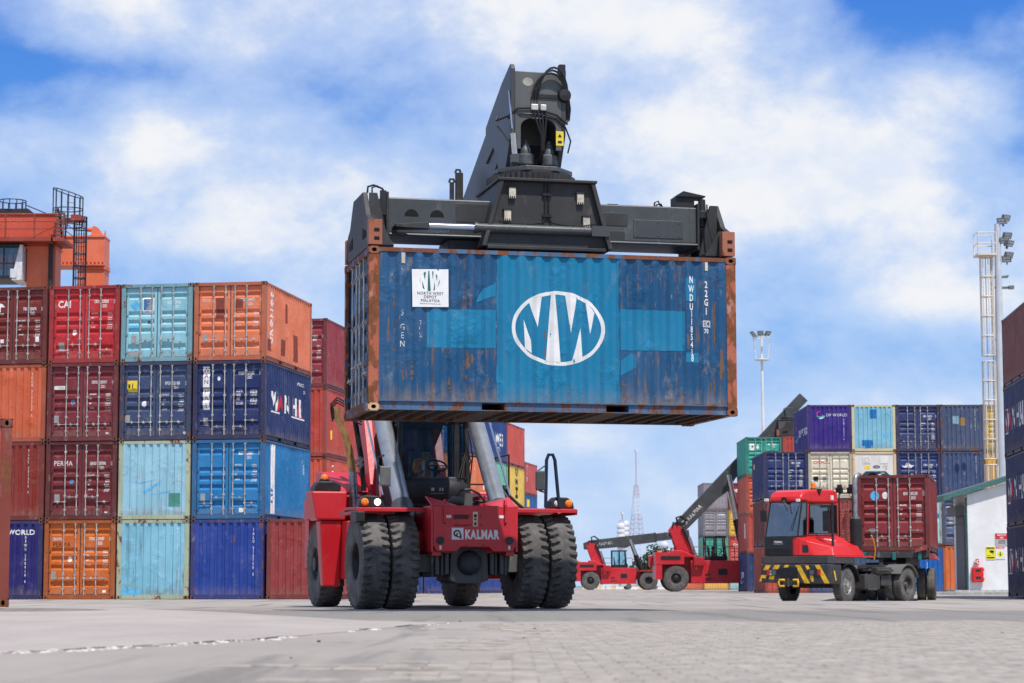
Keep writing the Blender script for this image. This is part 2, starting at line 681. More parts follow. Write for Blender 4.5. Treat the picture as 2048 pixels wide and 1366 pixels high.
DOOR_Y = 0.078


def map_side(L, sgn, off, k=0):
    sp = side_pts(L)
    def f(s, t):
        d = interp(sp, s) * SIDE_D + dent(s, t, k)
        return (sgn * (W / 2 - 0.014 - d + off), s, t)
    return f


def map_end(off, k=0):
    def f(s, t):
        return (s, 0.014 + interp(END_PTS, s) * END_D + dent(s, t, k) * 0.5 - off, t)
    return f


def map_door(H, off):
    dp = door_pts(H)
    def f(s, t):
        d = interp(dp, t) * DOOR_D if 0.1 < abs(s) < 0.985 else 0.0
        return (s, DOOR_Y + d - off, t)
    return f


def cached(key, fn):
    if key not in CACHE:
        CACHE[key] = fn()
    return CACHE[key]


def oval_face(mb, c, ux, uy, nrm, hw, hh, rx, ry, deep):
    """rectangular face with a real oval hole sunk into it"""
    c, ux, uy, nrm = Vector(c), Vector(ux), Vector(uy), Vector(nrm)
    n = 12
    outer, inner = [], []
    for i in range(n):
        a = 2 * PI * i / n
        x, y = math.cos(a), math.sin(a)
        k = 1 / max(abs(x), abs(y))
        outer.append(c + ux * hw * x * k + uy * hh * y * k)
        inner.append(c + ux * rx * x + uy * ry * y)
    back = [p - nrm * deep for p in inner]
    mb.mat(0).add(outer + inner, [(i, (i + 1) % n, n + (i + 1) % n, n + i) for i in range(n)])
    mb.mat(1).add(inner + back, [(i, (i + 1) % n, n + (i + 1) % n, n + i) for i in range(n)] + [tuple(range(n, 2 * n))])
    mb.mat(0)


def casting_mesh():
    mb = MB()
    a, b, c = 0.178, 0.162, 0.118           # along, across, up; outer corner at origin, body runs to +x +y +z
    oval_face(mb, (0, b * 0 + a / 2, c / 2), (0, 1, 0), (0, 0, 1), (-1, 0, 0), a / 2, c / 2, 0.04, 0.032, 0.05)
    oval_face(mb, (b / 2, 0, c / 2), (1, 0, 0), (0, 0, 1), (0, -1, 0), b / 2, c / 2, 0.026, 0.038, 0.05)
    mb.add([(0, 0, 0), (b, 0, 0), (b, a, 0), (0, a, 0), (0, 0, c), (b, 0, c), (b, a, c), (0, a, c)],
           [(0, 3, 2, 1), (4, 5, 6, 7), (1, 2, 6, 5), (2, 3, 7, 6)])
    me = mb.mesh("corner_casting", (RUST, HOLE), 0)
    return me


def frame_mesh(L, H, door):
    m = MB()
    for sx in (-1, 1):
        xo, xi = sx * (W / 2 - 0.006), sx * (W / 2 - 0.066)
        m.box(*sorted((xo, xi)), 0.165, L - 0.165, H - 0.078, H - 0.012)               # top side rail
        m.box(*sorted((xo, xi)), 0.165, L - 0.165, 0.152, 0.168)                       # bottom rail lips and web
        m.box(*sorted((xo, xi)), 0.165, L - 0.165, 0.018, 0.032)
        w0, w1 = sx * (W / 2 - 0.040), sx * (W / 2 - 0.052)
        pk = [L / 2 - 1.21, L / 2 - 0.83, L / 2 + 0.83, L / 2 + 1.21] if L < 7 else [L / 2] * 4
        for y0, y1 in ((0.165, pk[0]), (pk[1], pk[2]), (pk[3], L - 0.165)):
            m.box(*sorted((w0, w1)), y0, y1, 0.032, 0.152)
    for y0, y1 in ((0.008, 0.10), (L - 0.10, L - 0.008)):
        m.box(-W / 2 + 0.15, W / 2 - 0.15, y0, y1, H - 0.115, H - 0.010)               # headers
        m.box(-W / 2 + 0.15, W / 2 - 0.15, y0, y1, 0.014, 0.155)                       # sills
    if L < 7:
        for yc in (L / 2 - 1.02, L / 2 + 1.02):                                        # fork pockets through the floor frame
            for dy in (-0.19, 0.18):
                m.box(-W / 2 + 0.06, W / 2 - 0.06, yc + dy, yc + dy + 0.01, 0.024, 0.15)
            m.box(-W / 2 + 0.06, W / 2 - 0.06, yc - 0.18, yc + 0.18, 0.140, 0.148)
    return m.mesh("frame", (None,), 0)


def side_rows(H):
    return [0.166 + (H - 0.08 - 0.166) * i / 7 for i in range(8)]


def side_mesh(L, H, sgn, k):
    sp = side_pts(L)
    zs = [0.166 + (H - 0.08 - 0.166) * i / 7 for i in range(8)]
    vs = [(sgn * (W / 2 - 0.014 - d * SIDE_D - dent(s, z, k)), s, z) for z in zs for s, d in sp]
    n = len(sp)
    fs = [(j * n + i, j * n + i + 1, (j + 1) * n + i + 1, (j + 1) * n + i) for j in range(7) for i in range(n - 1)]
    mb = MB()
    mb.add(vs, fs)
    return mb.mesh("side_wall", (None,), 0.25)


def end_mesh(H, k):
    zs = [0.155 + (H - 0.115 - 0.155) * i / 5 for i in range(6)]
    n = len(END_PTS)
    vs = [(s, 0.014 + d * END_D + dent(s, z, k) * 0.5, z) for z in zs for s, d in END_PTS]
    fs = [(j * n + i, j * n + i + 1, (j + 1) * n + i + 1, (j + 1) * n + i) for j in range(5) for i in range(n - 1)]
    mb = MB()
    mb.add(vs, fs)
    return mb.mesh("end_wall", (None,), 0.25)


def roof_mesh(L, H):
    m = MB()
    m.box(-W / 2 + 0.05, W / 2 - 0.05, 0.09, L - 0.09, H - 0.03, H - 0.016)
    y = 0.3
    while y < L - 0.4:
        m.box(-W / 2 + 0.15, W / 2 - 0.15, y, y + 0.10, H - 0.017, H - 0.004)
        y += 0.21
    return m.mesh("roof", (None,), 0)


def floor_mesh(L):
    m = MB()
    m.box(-W / 2 + 0.055, W / 2 - 0.055, 0.1, L - 0.1, 0.156, 0.185)
    return m.mesh("floor", (None,), 0)


def door_mesh(H, sgn):
    m = MB()
    x0, x1 = sorted((sgn * 0.012, sgn * 1.062))
    z0, z1 = 0.17, H - 0.128
    D = 0.076
    i0, i1 = sorted((sgn * 0.10, sgn * 0.985))
    m.box(x0, i0, DOOR_Y, DOOR_Y + D, z0, z1)
    m.box(i1, x1, DOOR_Y, DOOR_Y + D, z0, z1)
    dp = door_pts(H)
    pts = [(z0, 0)] + [p for p in dp if z0 < p[0] < z1] + [(z1, 0)]
    vs = [(x, DOOR_Y + d * DOOR_D, z) for z, d in pts for x in (i0, i1)]
    m.add(vs, [(2 * i, 2 * i + 1, 2 * i + 3, 2 * i + 2) for i in range(len(pts) - 1)])
    return m.mesh("door", (None,), 0)


def rod_mesh(H, lo):
    m = MB()
    y = 0.034
    m.mat(0).tube([(0, y, 0.10), (0, y, H - 0.09)], 0.0175, 8)
    for z in (0.11, H - 0.10):
        m.box(-0.03, 0.03, 0.012, 0.075, z - 0.045, z + 0.045)
        m.box(-0.045, 0.045, 0.05, 0.077, z - 0.06, z + 0.06)
    for z in (0.34, 0.80, 1.45, H - 0.35):
        m.box(-0.036, 0.036, 0.045, 0.077, z - 0.035, z + 0.035)
        m.box(-0.027, 0.027, 0.012, 0.045, z - 0.022, z + 0.022)
    return m.mesh("lock_rod", (None,), 0.7)


def handle_mesh(sgn):
    m = MB()
    m.beam((0, 0.030, 0), (sgn * 0.30, 0.018, 0.006), 0.035, 0.014)
    m.beam((sgn * 0.28, 0.018, 0.006), (sgn * 0.40, 0.022, -0.012), 0.028, 0.012)
    m.box(-0.032, 0.032, 0.010, 0.05, -0.03, 0.03)
    m.box(sgn * 0.24 - 0.022, sgn * 0.24 + 0.022, 0.03, 0.078, -0.05, 0.02)
    m.prism([(sgn * 0.24 - 0.05, -0.02), (sgn * 0.24 + 0.05, -0.02), (sgn * 0.24, 0.055)], 'y', 0.004, 0.016)
    return m.mesh("handle", (None,), 0)


def hinge_mesh(sgn):
    m = MB()
    m.box(*sorted((sgn * 1.00, sgn * 1.10)), 0.05, 0.078, -0.032, 0.032)
    m.tube([(sgn * 1.085, 0.035, -0.055), (sgn * 1.085, 0.035, 0.055)], 0.022, 8)
    m.box(*sorted((sgn * 1.085, sgn * 1.14)), -0.002, 0.05, -0.045, 0.045)
    return m.mesh("hinge", (None,), 0.7)


def seal_mesh(H):
    m = MB()
    m.box(-0.013, 0.013, DOOR_Y - 0.004, DOOR_Y + 0.03, 0.165, H - 0.123)
    for x in (-1.064, 1.064):
        m.box(x - 0.006, x + 0.006, 0.05, DOOR_Y + 0.03, 0.165, H - 0.123)
    m.box(-1.06, 1.06, DOOR_Y - 0.005, DOOR_Y + 0.03, H - 0.128, H - 0.116)
    m.box(-1.06, 1.06, DOOR_Y - 0.005, DOOR_Y + 0.03, 0.156, 0.169)
    return m.mesh("rubber_seal", (None,), 0)


TINY = ["MAX.GROSS", "TARE", "NET", "CU.CAP."]


def door_code(d, pre, num, chk, H, z=None, size='22G1', hh=0.105, block=True):
    """owner code, number and weight table on the right-hand door"""
    top = (H - 0.64) if z is None else z
    d.text(pre, 0.50, top, hh, 0.50, align='r')
    d.text(num, 0.585, top, hh, 0.50)
    if chk:
        d.text(chk, 1.035, top, hh * 0.9, 0.5, align='c')
        d.frame(0.998, top - 0.02, 1.055, top + hh, 0.008)
    d.text(size, 0.60, top - 0.145, hh, 0.50)
    if block:
        vals = [("30.480 KG", "67.200 LB"), ("2.230 KG", "4.920 LB"), ("28.250 KG", "62.280 LB"), ("33.2 CU.M", "1.172 CU.FT")]
        zz = top - 0.36
        for lab, (a, b) in zip(TINY, vals):
            d.text(lab, 0.21, zz, 0.048, 0.62)
            d.text(a, 0.94, zz, 0.042, 0.62, align='r')
            d.text(b, 0.94, zz - 0.062, 0.042, 0.62, align='r')
            zz -= 0.155
    return d


NC = [0]


def container(loc, rz, color, label, kind='door', L=L20, H=H8, rust=0.15, dirt=0.3, group=None, prints=(), sideR=(), sideL=(),
              handles=None, frame_rust=None, detail=True, frame_col=None, post_col=None, streak=0.42, name="shipping_container", far=False):
    """prints: list of (material, D2) for the end that faces local -y; sideR / sideL likewise for the long walls"""
    NC[0] += 1
    k = NC[0] % 5
    cname = "container_paint_%02d_%02d_%02d" % tuple(int(255 * c ** 0.45) for c in color)
    pm = paint(cname + "_%d_%d" % (int(rust * 100), int(streak * 100)), color, rust, dirt, streak=streak, foot=min(0.55, 0.22 + streak * 0.3))
    fc = frame_col or tuple(0.58 * c + 0.42 * q for c, q in zip(color, (0.055, 0.032, 0.024)))
    fr = frame_rust if frame_rust is not None else min(0.95, rust + 0.32)
    fm = paint(cname + "_frame_%d_%d" % (int(fr * 100), int(fc[0] * 99)), fc, fr, dirt + 0.15)
    r = root(name, loc, rz, label, "container", group)
    link("frame", cached(('fr', L, H), lambda: frame_mesh(L, H, True)), r, mat=fm)
    pmat = paint(cname + "_post_%d" % int(fr * 100), post_col, fr, dirt + 0.15) if post_col else fm
    for sx in (-1, 1):
        for y0 in (0.004, L - 0.165):
            link("corner_post", cached(('post', H), lambda: MB().box(-0.073, 0.073, 0.0, 0.161, 0.118, H - 0.118).mesh("corner_post", (None,), 0)), r,
                 (sx * (W / 2 - 0.077), y0, 0), pmat)
    for s in (-1, 1):
        sw = link("side_wall", cached(('sw', L, H, s, k), lambda: side_mesh(L, H, s, k)), r, mat=pm)
        for m, d, *nm in (sideR if s > 0 else sideL):
            if s < 0:
                d.v = [(L - a, b) for a, b in d.v]
            d.build(nm[0] if nm else "lettering", m, sw, map_side(L, s, 0.0035, k), [p[0] for p in side_pts(L)], side_rows(H))
    link("roof", cached(('rf', L, H), lambda: roof_mesh(L, H)), r, mat=pm)
    link("floor", cached(('fl', L), lambda: floor_mesh(L)), r, mat=RUST)
    # far end
    e2 = link("end_wall", cached(('ew', H, k), lambda: end_mesh(H, k)), r, mat=pm)
    e2.location, e2.rotation_euler = (0, L, 0), (0, 0, PI)
    cc = post_col or fc
    cm = paint(cname + "_casting", tuple(0.5 * c + 0.5 * q for c, q in zip(cc, (0.10, 0.05, 0.03))), 0.75, 0.5)
    # corner castings: four towards the viewer and four at the far end
    if not far:
        for sx in (-1, 1):
            for far_y in (0, 1):
                for top in (0, 1):
                    o = link("corner_casting", cached('cast', casting_mesh), r, mat=cm)
                    o.location = (sx * (W / 2 + 0.003), L + 0.003 if far_y else -0.003, H + 0.002 - 0.118 if top else 0.001)
                    o.scale = (-sx, -1 if far_y else 1, 1)
    else:
        def all_castings():
            m = MB()
            for sx in (-1, 1):
                for y0, y1 in ((-0.003, 0.17), (L - 0.17, L + 0.003)):
                    for z0, z1 in ((0.001, 0.118), (H - 0.118, H + 0.001)):
                        m.box(*sorted((sx * (W / 2 + 0.003), sx * (W / 2 - 0.16))), y0, y1, z0, z1)
            return m.mesh("corner_castings", (None,), 0)
        link("corner_castings", cached(('castall', L, H), all_castings), r, mat=cm)
    if kind == 'end':
        e = link("end_wall", cached(('ew', H, k), lambda: end_mesh(H, k)), r, mat=pm)
        for m, d in prints:
            d.build("lettering", m, e, map_end(0.0035, k), [p[0] for p in END_PTS], [0.155 + (H - 0.27) * i / 5 for i in range(6)])
        return r
    if kind == 'plain':
        return r
    doors = {}
    for s in (-1, 1):
        dr = link("door", cached(('do', H, s), lambda: door_mesh(H, s)), r, mat=pm)
        doors[s] = dr
        for hz_ in (0.33, 0.92, 1.58, H - 0.33):
            link("hinge", cached(('hi', s), lambda: hinge_mesh(s)), dr, (0, 0, hz_), fm)
        for x in (0.157, 0.56):
            o = link("lock_rod", cached(('rod', H), lambda: rod_mesh(H, 0)), dr, mat=GALV)
            o.location = (s * x, 0, 0)
            hz = handles if handles else (0.69, 0.69)
            h = link("handle", cached(('ha', s), lambda: handle_mesh(s)), dr, mat=GALV)
            h.location = (s * x, 0, hz[0] if x > 0.3 else hz[1])
    link("rubber_seal", cached(('se', H), lambda: seal_mesh(H)), r, mat=RUBBER_SEAL)
    for m, d in prints:
        halves = {-1: D2(), 1: D2()}
        for f in d.f:
            cx = sum(d.v[i][0] for i in f) / len(f)
            halves[-1 if cx < 0 else 1].poly([d.v[i] for i in f])
        for s in (-1, 1):
            halves[s].build("lettering", m, doors[s], map_door(H, 0.0035), (), [p[0] for p in door_pts(H)])
    return r


class Frame:
    """a row of containers: origin on the ground, x along the fronts, y into the depth"""
    def __init__(s, x, y, yaw, z=0.0):
        s.x, s.y, s.yaw, s.z = x, y, yaw, z

    def at(s, a, b=0.0, z=0.0):
        c, q = math.cos(s.yaw), math.sin(s.yaw)
        return (s.x + a * c - b * q, s.y + a * q + b * c, s.z + z)


# ------------------------------------------------------------------ ground
DIPS = [(12.5, 75.0, 9.0, -0.15), (-7.6, 31.0, 4.5, 0.14)]


def gz(x, y):
    return sum(h * math.exp(-((x - a) ** 2 + (y - b) ** 2) / (r * r)) for a, b, r, h in DIPS)


def ground_material():
    m, t, b = newmat("yard_pavement")
    tc = nd(t, 'ShaderNodeTexCoord')
    v = tc.outputs['Object']
    sep = nd(t, 'ShaderNodeSeparateXYZ')
    t.links.new(v, sep.inputs[0])
    big = noise(t, mapping(t, v, (0.12, 0.05, 1)), 1.0, 5, 0.6)
    mid = noise(t, mapping(t, v, (0.9, 0.35, 1)), 1.0, 6, 0.65)
    fine = noise(t, v, 14, 5, 0.7)
    base = mixc(t, maprange(t, big, 0.35, 0.65), (0.295, 0.252, 0.214), (0.392, 0.342, 0.294))
    base = mixc(t, mth(t, 'MULTIPLY', maprange(t, mid, 0.45, 0.75), 0.45), base, (0.215, 0.198, 0.182))
    # a strip of older, darker asphalt across the yard, with part of the container's shadow painted in
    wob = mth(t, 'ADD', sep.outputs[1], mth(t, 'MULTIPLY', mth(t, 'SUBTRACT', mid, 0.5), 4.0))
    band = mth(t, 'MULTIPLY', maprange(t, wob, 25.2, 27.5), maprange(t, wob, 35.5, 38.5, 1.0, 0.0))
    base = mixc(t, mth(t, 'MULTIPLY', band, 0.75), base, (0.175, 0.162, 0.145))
    # tyre sweeps and oil
    sw = noise(t, mapping(t, v, (1.6, 0.10, 1), rot=(0, 0, 0.35)), 1.0, 4, 0.55, 0.4)
    base = mixc(t, mth(t, 'MULTIPLY', maprange(t, sw, 0.52, 0.66), 0.62), base, (0.12, 0.108, 0.095))
    spot = noise(t, mapping(t, v, (0.8, 0.5, 1), (7, 3, 0)), 1.7, 4, 0.55)
    base = mixc(t, mth(t, 'MULTIPLY', maprange(t, spot, 0.64, 0.73), 0.65), base, (0.11, 0.10, 0.09))
    base = mixc(t, mth(t, 'MULTIPLY', maprange(t, fine, 0.35, 0.7), 0.28), base, (0.42, 0.39, 0.36))
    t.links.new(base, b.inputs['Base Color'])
    b.inputs['Roughness'].default_value = 0.85
    b.inputs['Specular IOR Level'].default_value = 0.25
    bp = nd(t, 'ShaderNodeBump')
    bp.inputs['Strength'].default_value, bp.inputs['Distance'].default_value = 0.5, 0.02
    t.links.new(mth(t, 'ADD', fine, mid), bp.inputs['Height'])
    t.links.new(bp.outputs[0], b.inputs['Normal'])
    return m


def build_ground():
    xs = [-4000, -1500, -600, -250, -120, -70] + [-45 + 3 * i for i in range(31)] + [70, 120, 250, 600, 1500, 4000]
    ys = [-600, -100, -20, 0] + [6 + 3 * i for i in range(42)] + [150, 190, 260, 400, 700, 1500, 3500, 7000]
    m = MB()
    n = len(xs)
    m.add([(x, y, gz(x, y)) for y in ys for x in xs],
          [(j * n + i, j * n + i + 1, (j + 1) * n + i + 1, (j + 1) * n + i) for j in range(len(ys) - 1) for i in range(n - 1)])
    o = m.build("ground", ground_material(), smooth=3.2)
    o["kind"] = "structure"
    # a lighter slab of old concrete on the left with a broken edge
    edge = [(-0.7, 25.2), (-1.05, 23.6), (-1.5, 20.6), (-1.95, 17.7), (-2.45, 15.9), (-3.2, 13.9), (-4.6, 11.4), (-6.5, 8.5)]
    pts = []
    for (a, b), (c, d) in zip(edge, edge[1:]):
        for i in range(8):
            f = i / 8
            pts.append((a + (c - a) * f + rnd.uniform(-0.03, 0.03), b + (d - b) * f + rnd.uniform(-0.08, 0.08)))
    back = [(-30, 8.5), (-30, 40), (-12, 37.5), (-8, 35), (-5.6, 32.0), (-4, 30.2), (-2.6, 28.2), (-1.66, 26.2)]
    sm, t, b = newmat("old_concrete")
    v = nd(t, 'ShaderNodeTexCoord').outputs['Object']
    c = mixc(t, maprange(t, noise(t, mapping(t, v, (0.6, 0.25, 1)), 1, 5, 0.6), 0.35, 0.7), (0.362, 0.306, 0.266), (0.44, 0.378, 0.328))
    c = mixc(t, mth(t, 'MULTIPLY', maprange(t, noise(t, v, 11, 5, 0.7), 0.4, 0.75), 0.4), c, (0.26, 0.235, 0.22))
    t.links.new(c, b.inputs['Base Color'])
    b.inputs['Roughness'].default_value = 0.88
    s = MB()
    allp = pts + back
    nn = len(allp)
    s.add([(x, y, gz(x, y) + 0.006) for x, y in allp], [tuple(range(nn))])
    s.add([(x, y, gz(x, y) + 0.006) for x, y in pts] + [(x, y, -0.02) for x, y in pts],
          [(i, i + 1, len(pts) + i + 1, len(pts) + i) for i in range(len(pts) - 1)])
    me = s.mesh("pavement_slab", (sm,), 0)
    bm = bmesh.new()
    bm.from_mesh(me)
    bmesh.ops.triangulate(bm, faces=bm.faces)
    bm.to_mesh(me)
    bm.free()
    so_ = link("pavement_slab", me)
    so_["kind"] = "structure"
    # crumbled mortar and the crack along the slab's edge
    mm = MB()
    for i, (x, y) in enumerate(pts):
        if y > 24.9 or (19.4 < y < 20.3):
            continue
        dense = 5 if y < 17.5 else 3
        for _ in range(dense):
            if rnd.random() < 0.22 + (0.36 if y > 18 else 0):
                continue
            big = rnd.random() < 0.35
            w, l = (rnd.uniform(0.03, 0.09), rnd.uniform(0.05, 0.20)) if big else (rnd.uniform(0.010, 0.03), rnd.uniform(0.015, 0.05))
            x_, y_ = x + 0.06 + rnd.gauss(0, 0.035), y + rnd.uniform(-0.22, 0.22)
            a = rnd.uniform(-0.5, 0.5) + 0.2
            k = rnd.randint(5, 8)
            h = rnd.uniform(0.007, 0.016)
            ring = [(x_ + w * math.cos(2 * PI * j / k + a) * rnd.uniform(0.55, 1.15), y_ + l * math.sin(2 * PI * j / k + a) * rnd.uniform(0.55, 1.15)) for j in range(k)]
            z_ = gz(x_, y_)
            mm.add([(p, q, z_) for p, q in ring] + [(x_ + (p - x_) * 0.6, y_ + (q - y_) * 0.6, z_ + h * rnd.uniform(0.6, 1.1)) for p, q in ring],
                   [(j, (j + 1) % k, k + (j + 1) % k, k + j) for j in range(k)] + [tuple(range(k, 2 * k))])
    ck = MB()
    for (x0_, y0_), (x1_, y1_) in zip(pts, pts[1:]):
        w0_, w1_ = rnd.uniform(0.01, 0.05), rnd.uniform(0.01, 0.05)
        if (y0_ > 18.6 and not 21.5 < y0_ < 24.0) or rnd.random() < 0.15:
            continue
        ck.add([(x0_ - w0_ - 0.03, y0_, gz(x0_, y0_) + 0.0095), (x0_ + 0.0, y0_, gz(x0_, y0_) + 0.0095), (x1_ + 0.0, y1_, gz(x1_, y1_) + 0.0095), (x1_ - w1_ - 0.03, y1_, gz(x1_, y1_) + 0.0095)], [(0, 1, 2, 3)])
    cko = ck.build("pavement_crack", plain("crack_dirt", (0.12, 0.105, 0.095), 0.95, var=0.4, scale=9), smooth=0)
    cko["kind"] = "structure"
    cr = mm.build("mortar_rubble", plain("pale_mortar", (0.50, 0.455, 0.40), 0.9, var=0.4, scale=12), smooth=0)
    cr["kind"] = "stuff"
    # small stones lying about
    st = MB()
    for px, py in ((640, 1282), (585, 1314), (1068, 1258), (1388, 1361), (1676, 1276), (1640, 1333), (1690, 1325), (1466, 1334), (1288, 1276), (1046, 1277), (1510, 1279),
                   (722, 1258), (1749, 1255), (1996, 1268), (920, 1243), (820, 1352)):
        s_ = (py - 1172) / 0.4141
        d = 4471.9 / s_
        x = (px - 1024) / s_
        r = rnd.uniform(0.005, 0.010) * (1 + d / 28)
        st.sphere((x, d, r * 0.4), r, 6, 4, 0.6)
    g = st.build("gravel", plain("dark_gravel", (0.10, 0.09, 0.08), 0.9, var=0.4, scale=20), smooth=0)
    g["kind"] = "stuff"
    return o


GROUND = build_ground()


def build_pavers(parent):
    """interlocking paving blocks, bedded on the ground sheet, joints recessed"""
    mat = []
    for i, c in enumerate(((0.358, 0.312, 0.268), (0.362, 0.316, 0.272), (0.350, 0.305, 0.262))):
        mat.append(plain("paving_block_%d" % i, c, 0.88, var=0.2, scale=7, spec=0.2, bump=0.3))
    w, l, gap, hh = 0.225, 0.225, 0.007, 0.008
    ang = -0.02
    def one():
        m = MB()
        a, b = w / 2 - gap / 2, l / 2 - gap / 2
        c = 0.004
        m.add([(-a, -b, 0), (a, -b, 0), (a, b, 0), (-a, b, 0), (-a, -b, hh - c), (a, -b, hh - c), (a, b, hh - c), (-a, b, hh - c),
               (-a + c, -b + c, hh), (a - c, -b + c, hh), (a - c, b - c, hh), (-a + c, b - c, hh)],
              [(0, 1, 5, 4), (1, 2, 6, 5), (2, 3, 7, 6), (3, 0, 4, 7), (4, 5, 9, 8), (5, 6, 10, 9), (6, 7, 11, 10), (7, 4, 8, 11), (8, 9, 10, 11)])
        return m
    base = one()
    meshes = [base.mesh("paving_block", (mm,), 0) for mm in mat]
    rest = MB()
    cells = []
    y = 7.5
    j = 0
    while y < 25.0:
        x0 = 0.03 * y - abs(rnd.gauss(0, 0.7))
        i = int(x0 / w)
        while i * w < 0.245 * y + 0.6:
            cells.append((i * w + (w / 2 if j % 2 else 0), y))
            i += 1
        y += l
        j += 1
    vis = [c for c in cells if abs(c[0]) < 0.226 * c[1] and c[1] > 9.7]
    vis.sort(key=lambda c: c[1])
    single = set(vis[:290])
    for c in cells:
        x, y = c
        z = rnd.uniform(-0.0012, 0.0008)
        rx, ry = rnd.uniform(-0.003, 0.003), rnd.uniform(-0.003, 0.003)
        if c in single:
            o = link("paving_block", rnd.choice(meshes), parent, (x, y, z))
            o.rotation_euler = (rx, ry, 0)
        else:
            rest.mat(rnd.choice((0, 1, 1, 2)))
            rest.add([(x + vx, y + vy, vz + z + (ry * -vx + rx * vy)) for vx, vy, vz in base.v], base.f)
    o = rest.build("paving_blocks", mat, parent, smooth=0)
    o["kind"] = "stuff"


build_pavers(GROUND)

# ------------------------------------------------------------------ stacked containers
RED1, MAROON, MAROON2 = P(190, 40, 45), P(112, 35, 40), P(140, 52, 55)
ORANGE, ORANGE2, RUSTRED = P(224, 122, 82), P(200, 100, 30), P(176, 72, 48)
PALE, PALE2, SKYB = P(150, 198, 214), P(128, 188, 208), P(22, 120, 178)
NAVY, NAVY2, SLATE = P(30, 48, 98), P(38, 52, 92), P(58, 74, 108)
ROYAL, INDIGO, TEAL = P(36, 66, 148), P(36, 32, 104), P(40, 160, 140)
PURPLE, CREAM, REEFER = P(56, 36, 128), P(222, 212, 186), P(226, 222, 214)
YELLOW, GREY, BROWN, GREEN = P(236, 196, 84), P(150, 142, 148), P(120, 66, 54), P(120, 196, 164)
GREYP = plain("grey_placard", (0.30, 0.30, 0.29), 0.6, var=0.1)
BLUEP = plain("blue_sticker", (0.02, 0.18, 0.50), 0.5)
YELP = plain("yellow_sticker", (0.85, 0.62, 0.05), 0.55)
REDP = plain("red_lettering", (0.60, 0.02, 0.03), 0.55)
GREENP = plain("green_patch", (0.07, 0.27, 0.22), 0.6)
BLUEPATCH = plain("blue_patch", (0.01, 0.16, 0.44), 0.55)
RUSTPATCH = plain("primer_patch", (0.22, 0.045, 0.03), 0.7)
FADEW = chips("faded_white", (0.72, 0.71, 0.68), 1.6)
WORNW = chips("worn_white", (0.78, 0.77, 0.74), 0.7)
CYANP = plain("cyan_sticker", (0.10, 0.45, 0.75), 0.5)

GL = "containers of the stack on the left"
ST = Frame(-8.05, 72.613, -0.1598)


def col_x(k):
    return -W / 2 - k * (W + 0.062)


def put(fr, k, tier, color, label, x=None, h=H8, **kw):
    loc = fr.at(col_x(k) if x is None else x, kw.pop('b', 0.0) + rnd.uniform(-0.02, 0.02), tier * h)
    return container(loc, fr.yaw, color, label, H=h, **kw)


def D():
    return D2()


def placard(d, x=-0.86, z=0.58, w=0.16, h=0.26):
    return d.rect(x - w / 2, z, x + w / 2, z + h)


def stack_code(d, txt, x=0.83, top=2.28, h=0.085):
    return d.stack(txt, x, top, h, 0.62, 1, 1.33)


G1 = GL
# column at the right-hand edge
put(ST, 0, 0, ROYAL, "royal blue container, corrugated end, ground tier right of the pale blue pair", kind='end', rust=0.18, group=G1,
    frame_rust=0.55, prints=[(WHITE, stack_code(D(), "IALU 212750 5", 0.87, 2.2, 0.095))])
put(ST, 0, 1, SKYB, "bright blue double-door container directly above the royal blue one", group=G1, rust=0.16, handles=(0.52, 0.70),
    prints=[(WHITE, door_code(D(), "BLZU", "120251", "3", H8, 2.1).rect(0.36, 0.22, 0.55, 0.36)), (GREYP, placard(D()))],
    sideR=[(WHITE, D().rect(0.80, 0.2, 1.35, 2.47).stack("BLZ", 5.0, 2.05, 0.12, 0.8).stack("125", 5.2, 1.93, 0.1, 0.8)),
           (BLUEPATCH, D().ring(1.08, 1.55, 0.20, 0.26, 0.09).ring(1.08, 1.1, 0.20, 0.2, 0.09).ring(1.08, 0.7, 0.2, 0.16, 0.08))])
d1, d2 = D(), D()
d1.stack("WAN", -0.79, 2.20, 0.155, 0.95, 1, 1.28)
d1.stack("HAI", -0.79, 1.56, 0.155, 0.95, 1, 1.28)
bx = D().rect(-0.90, 1.72, -0.68, 2.40).rect(-0.90, 1.0, -0.68, 1.68)
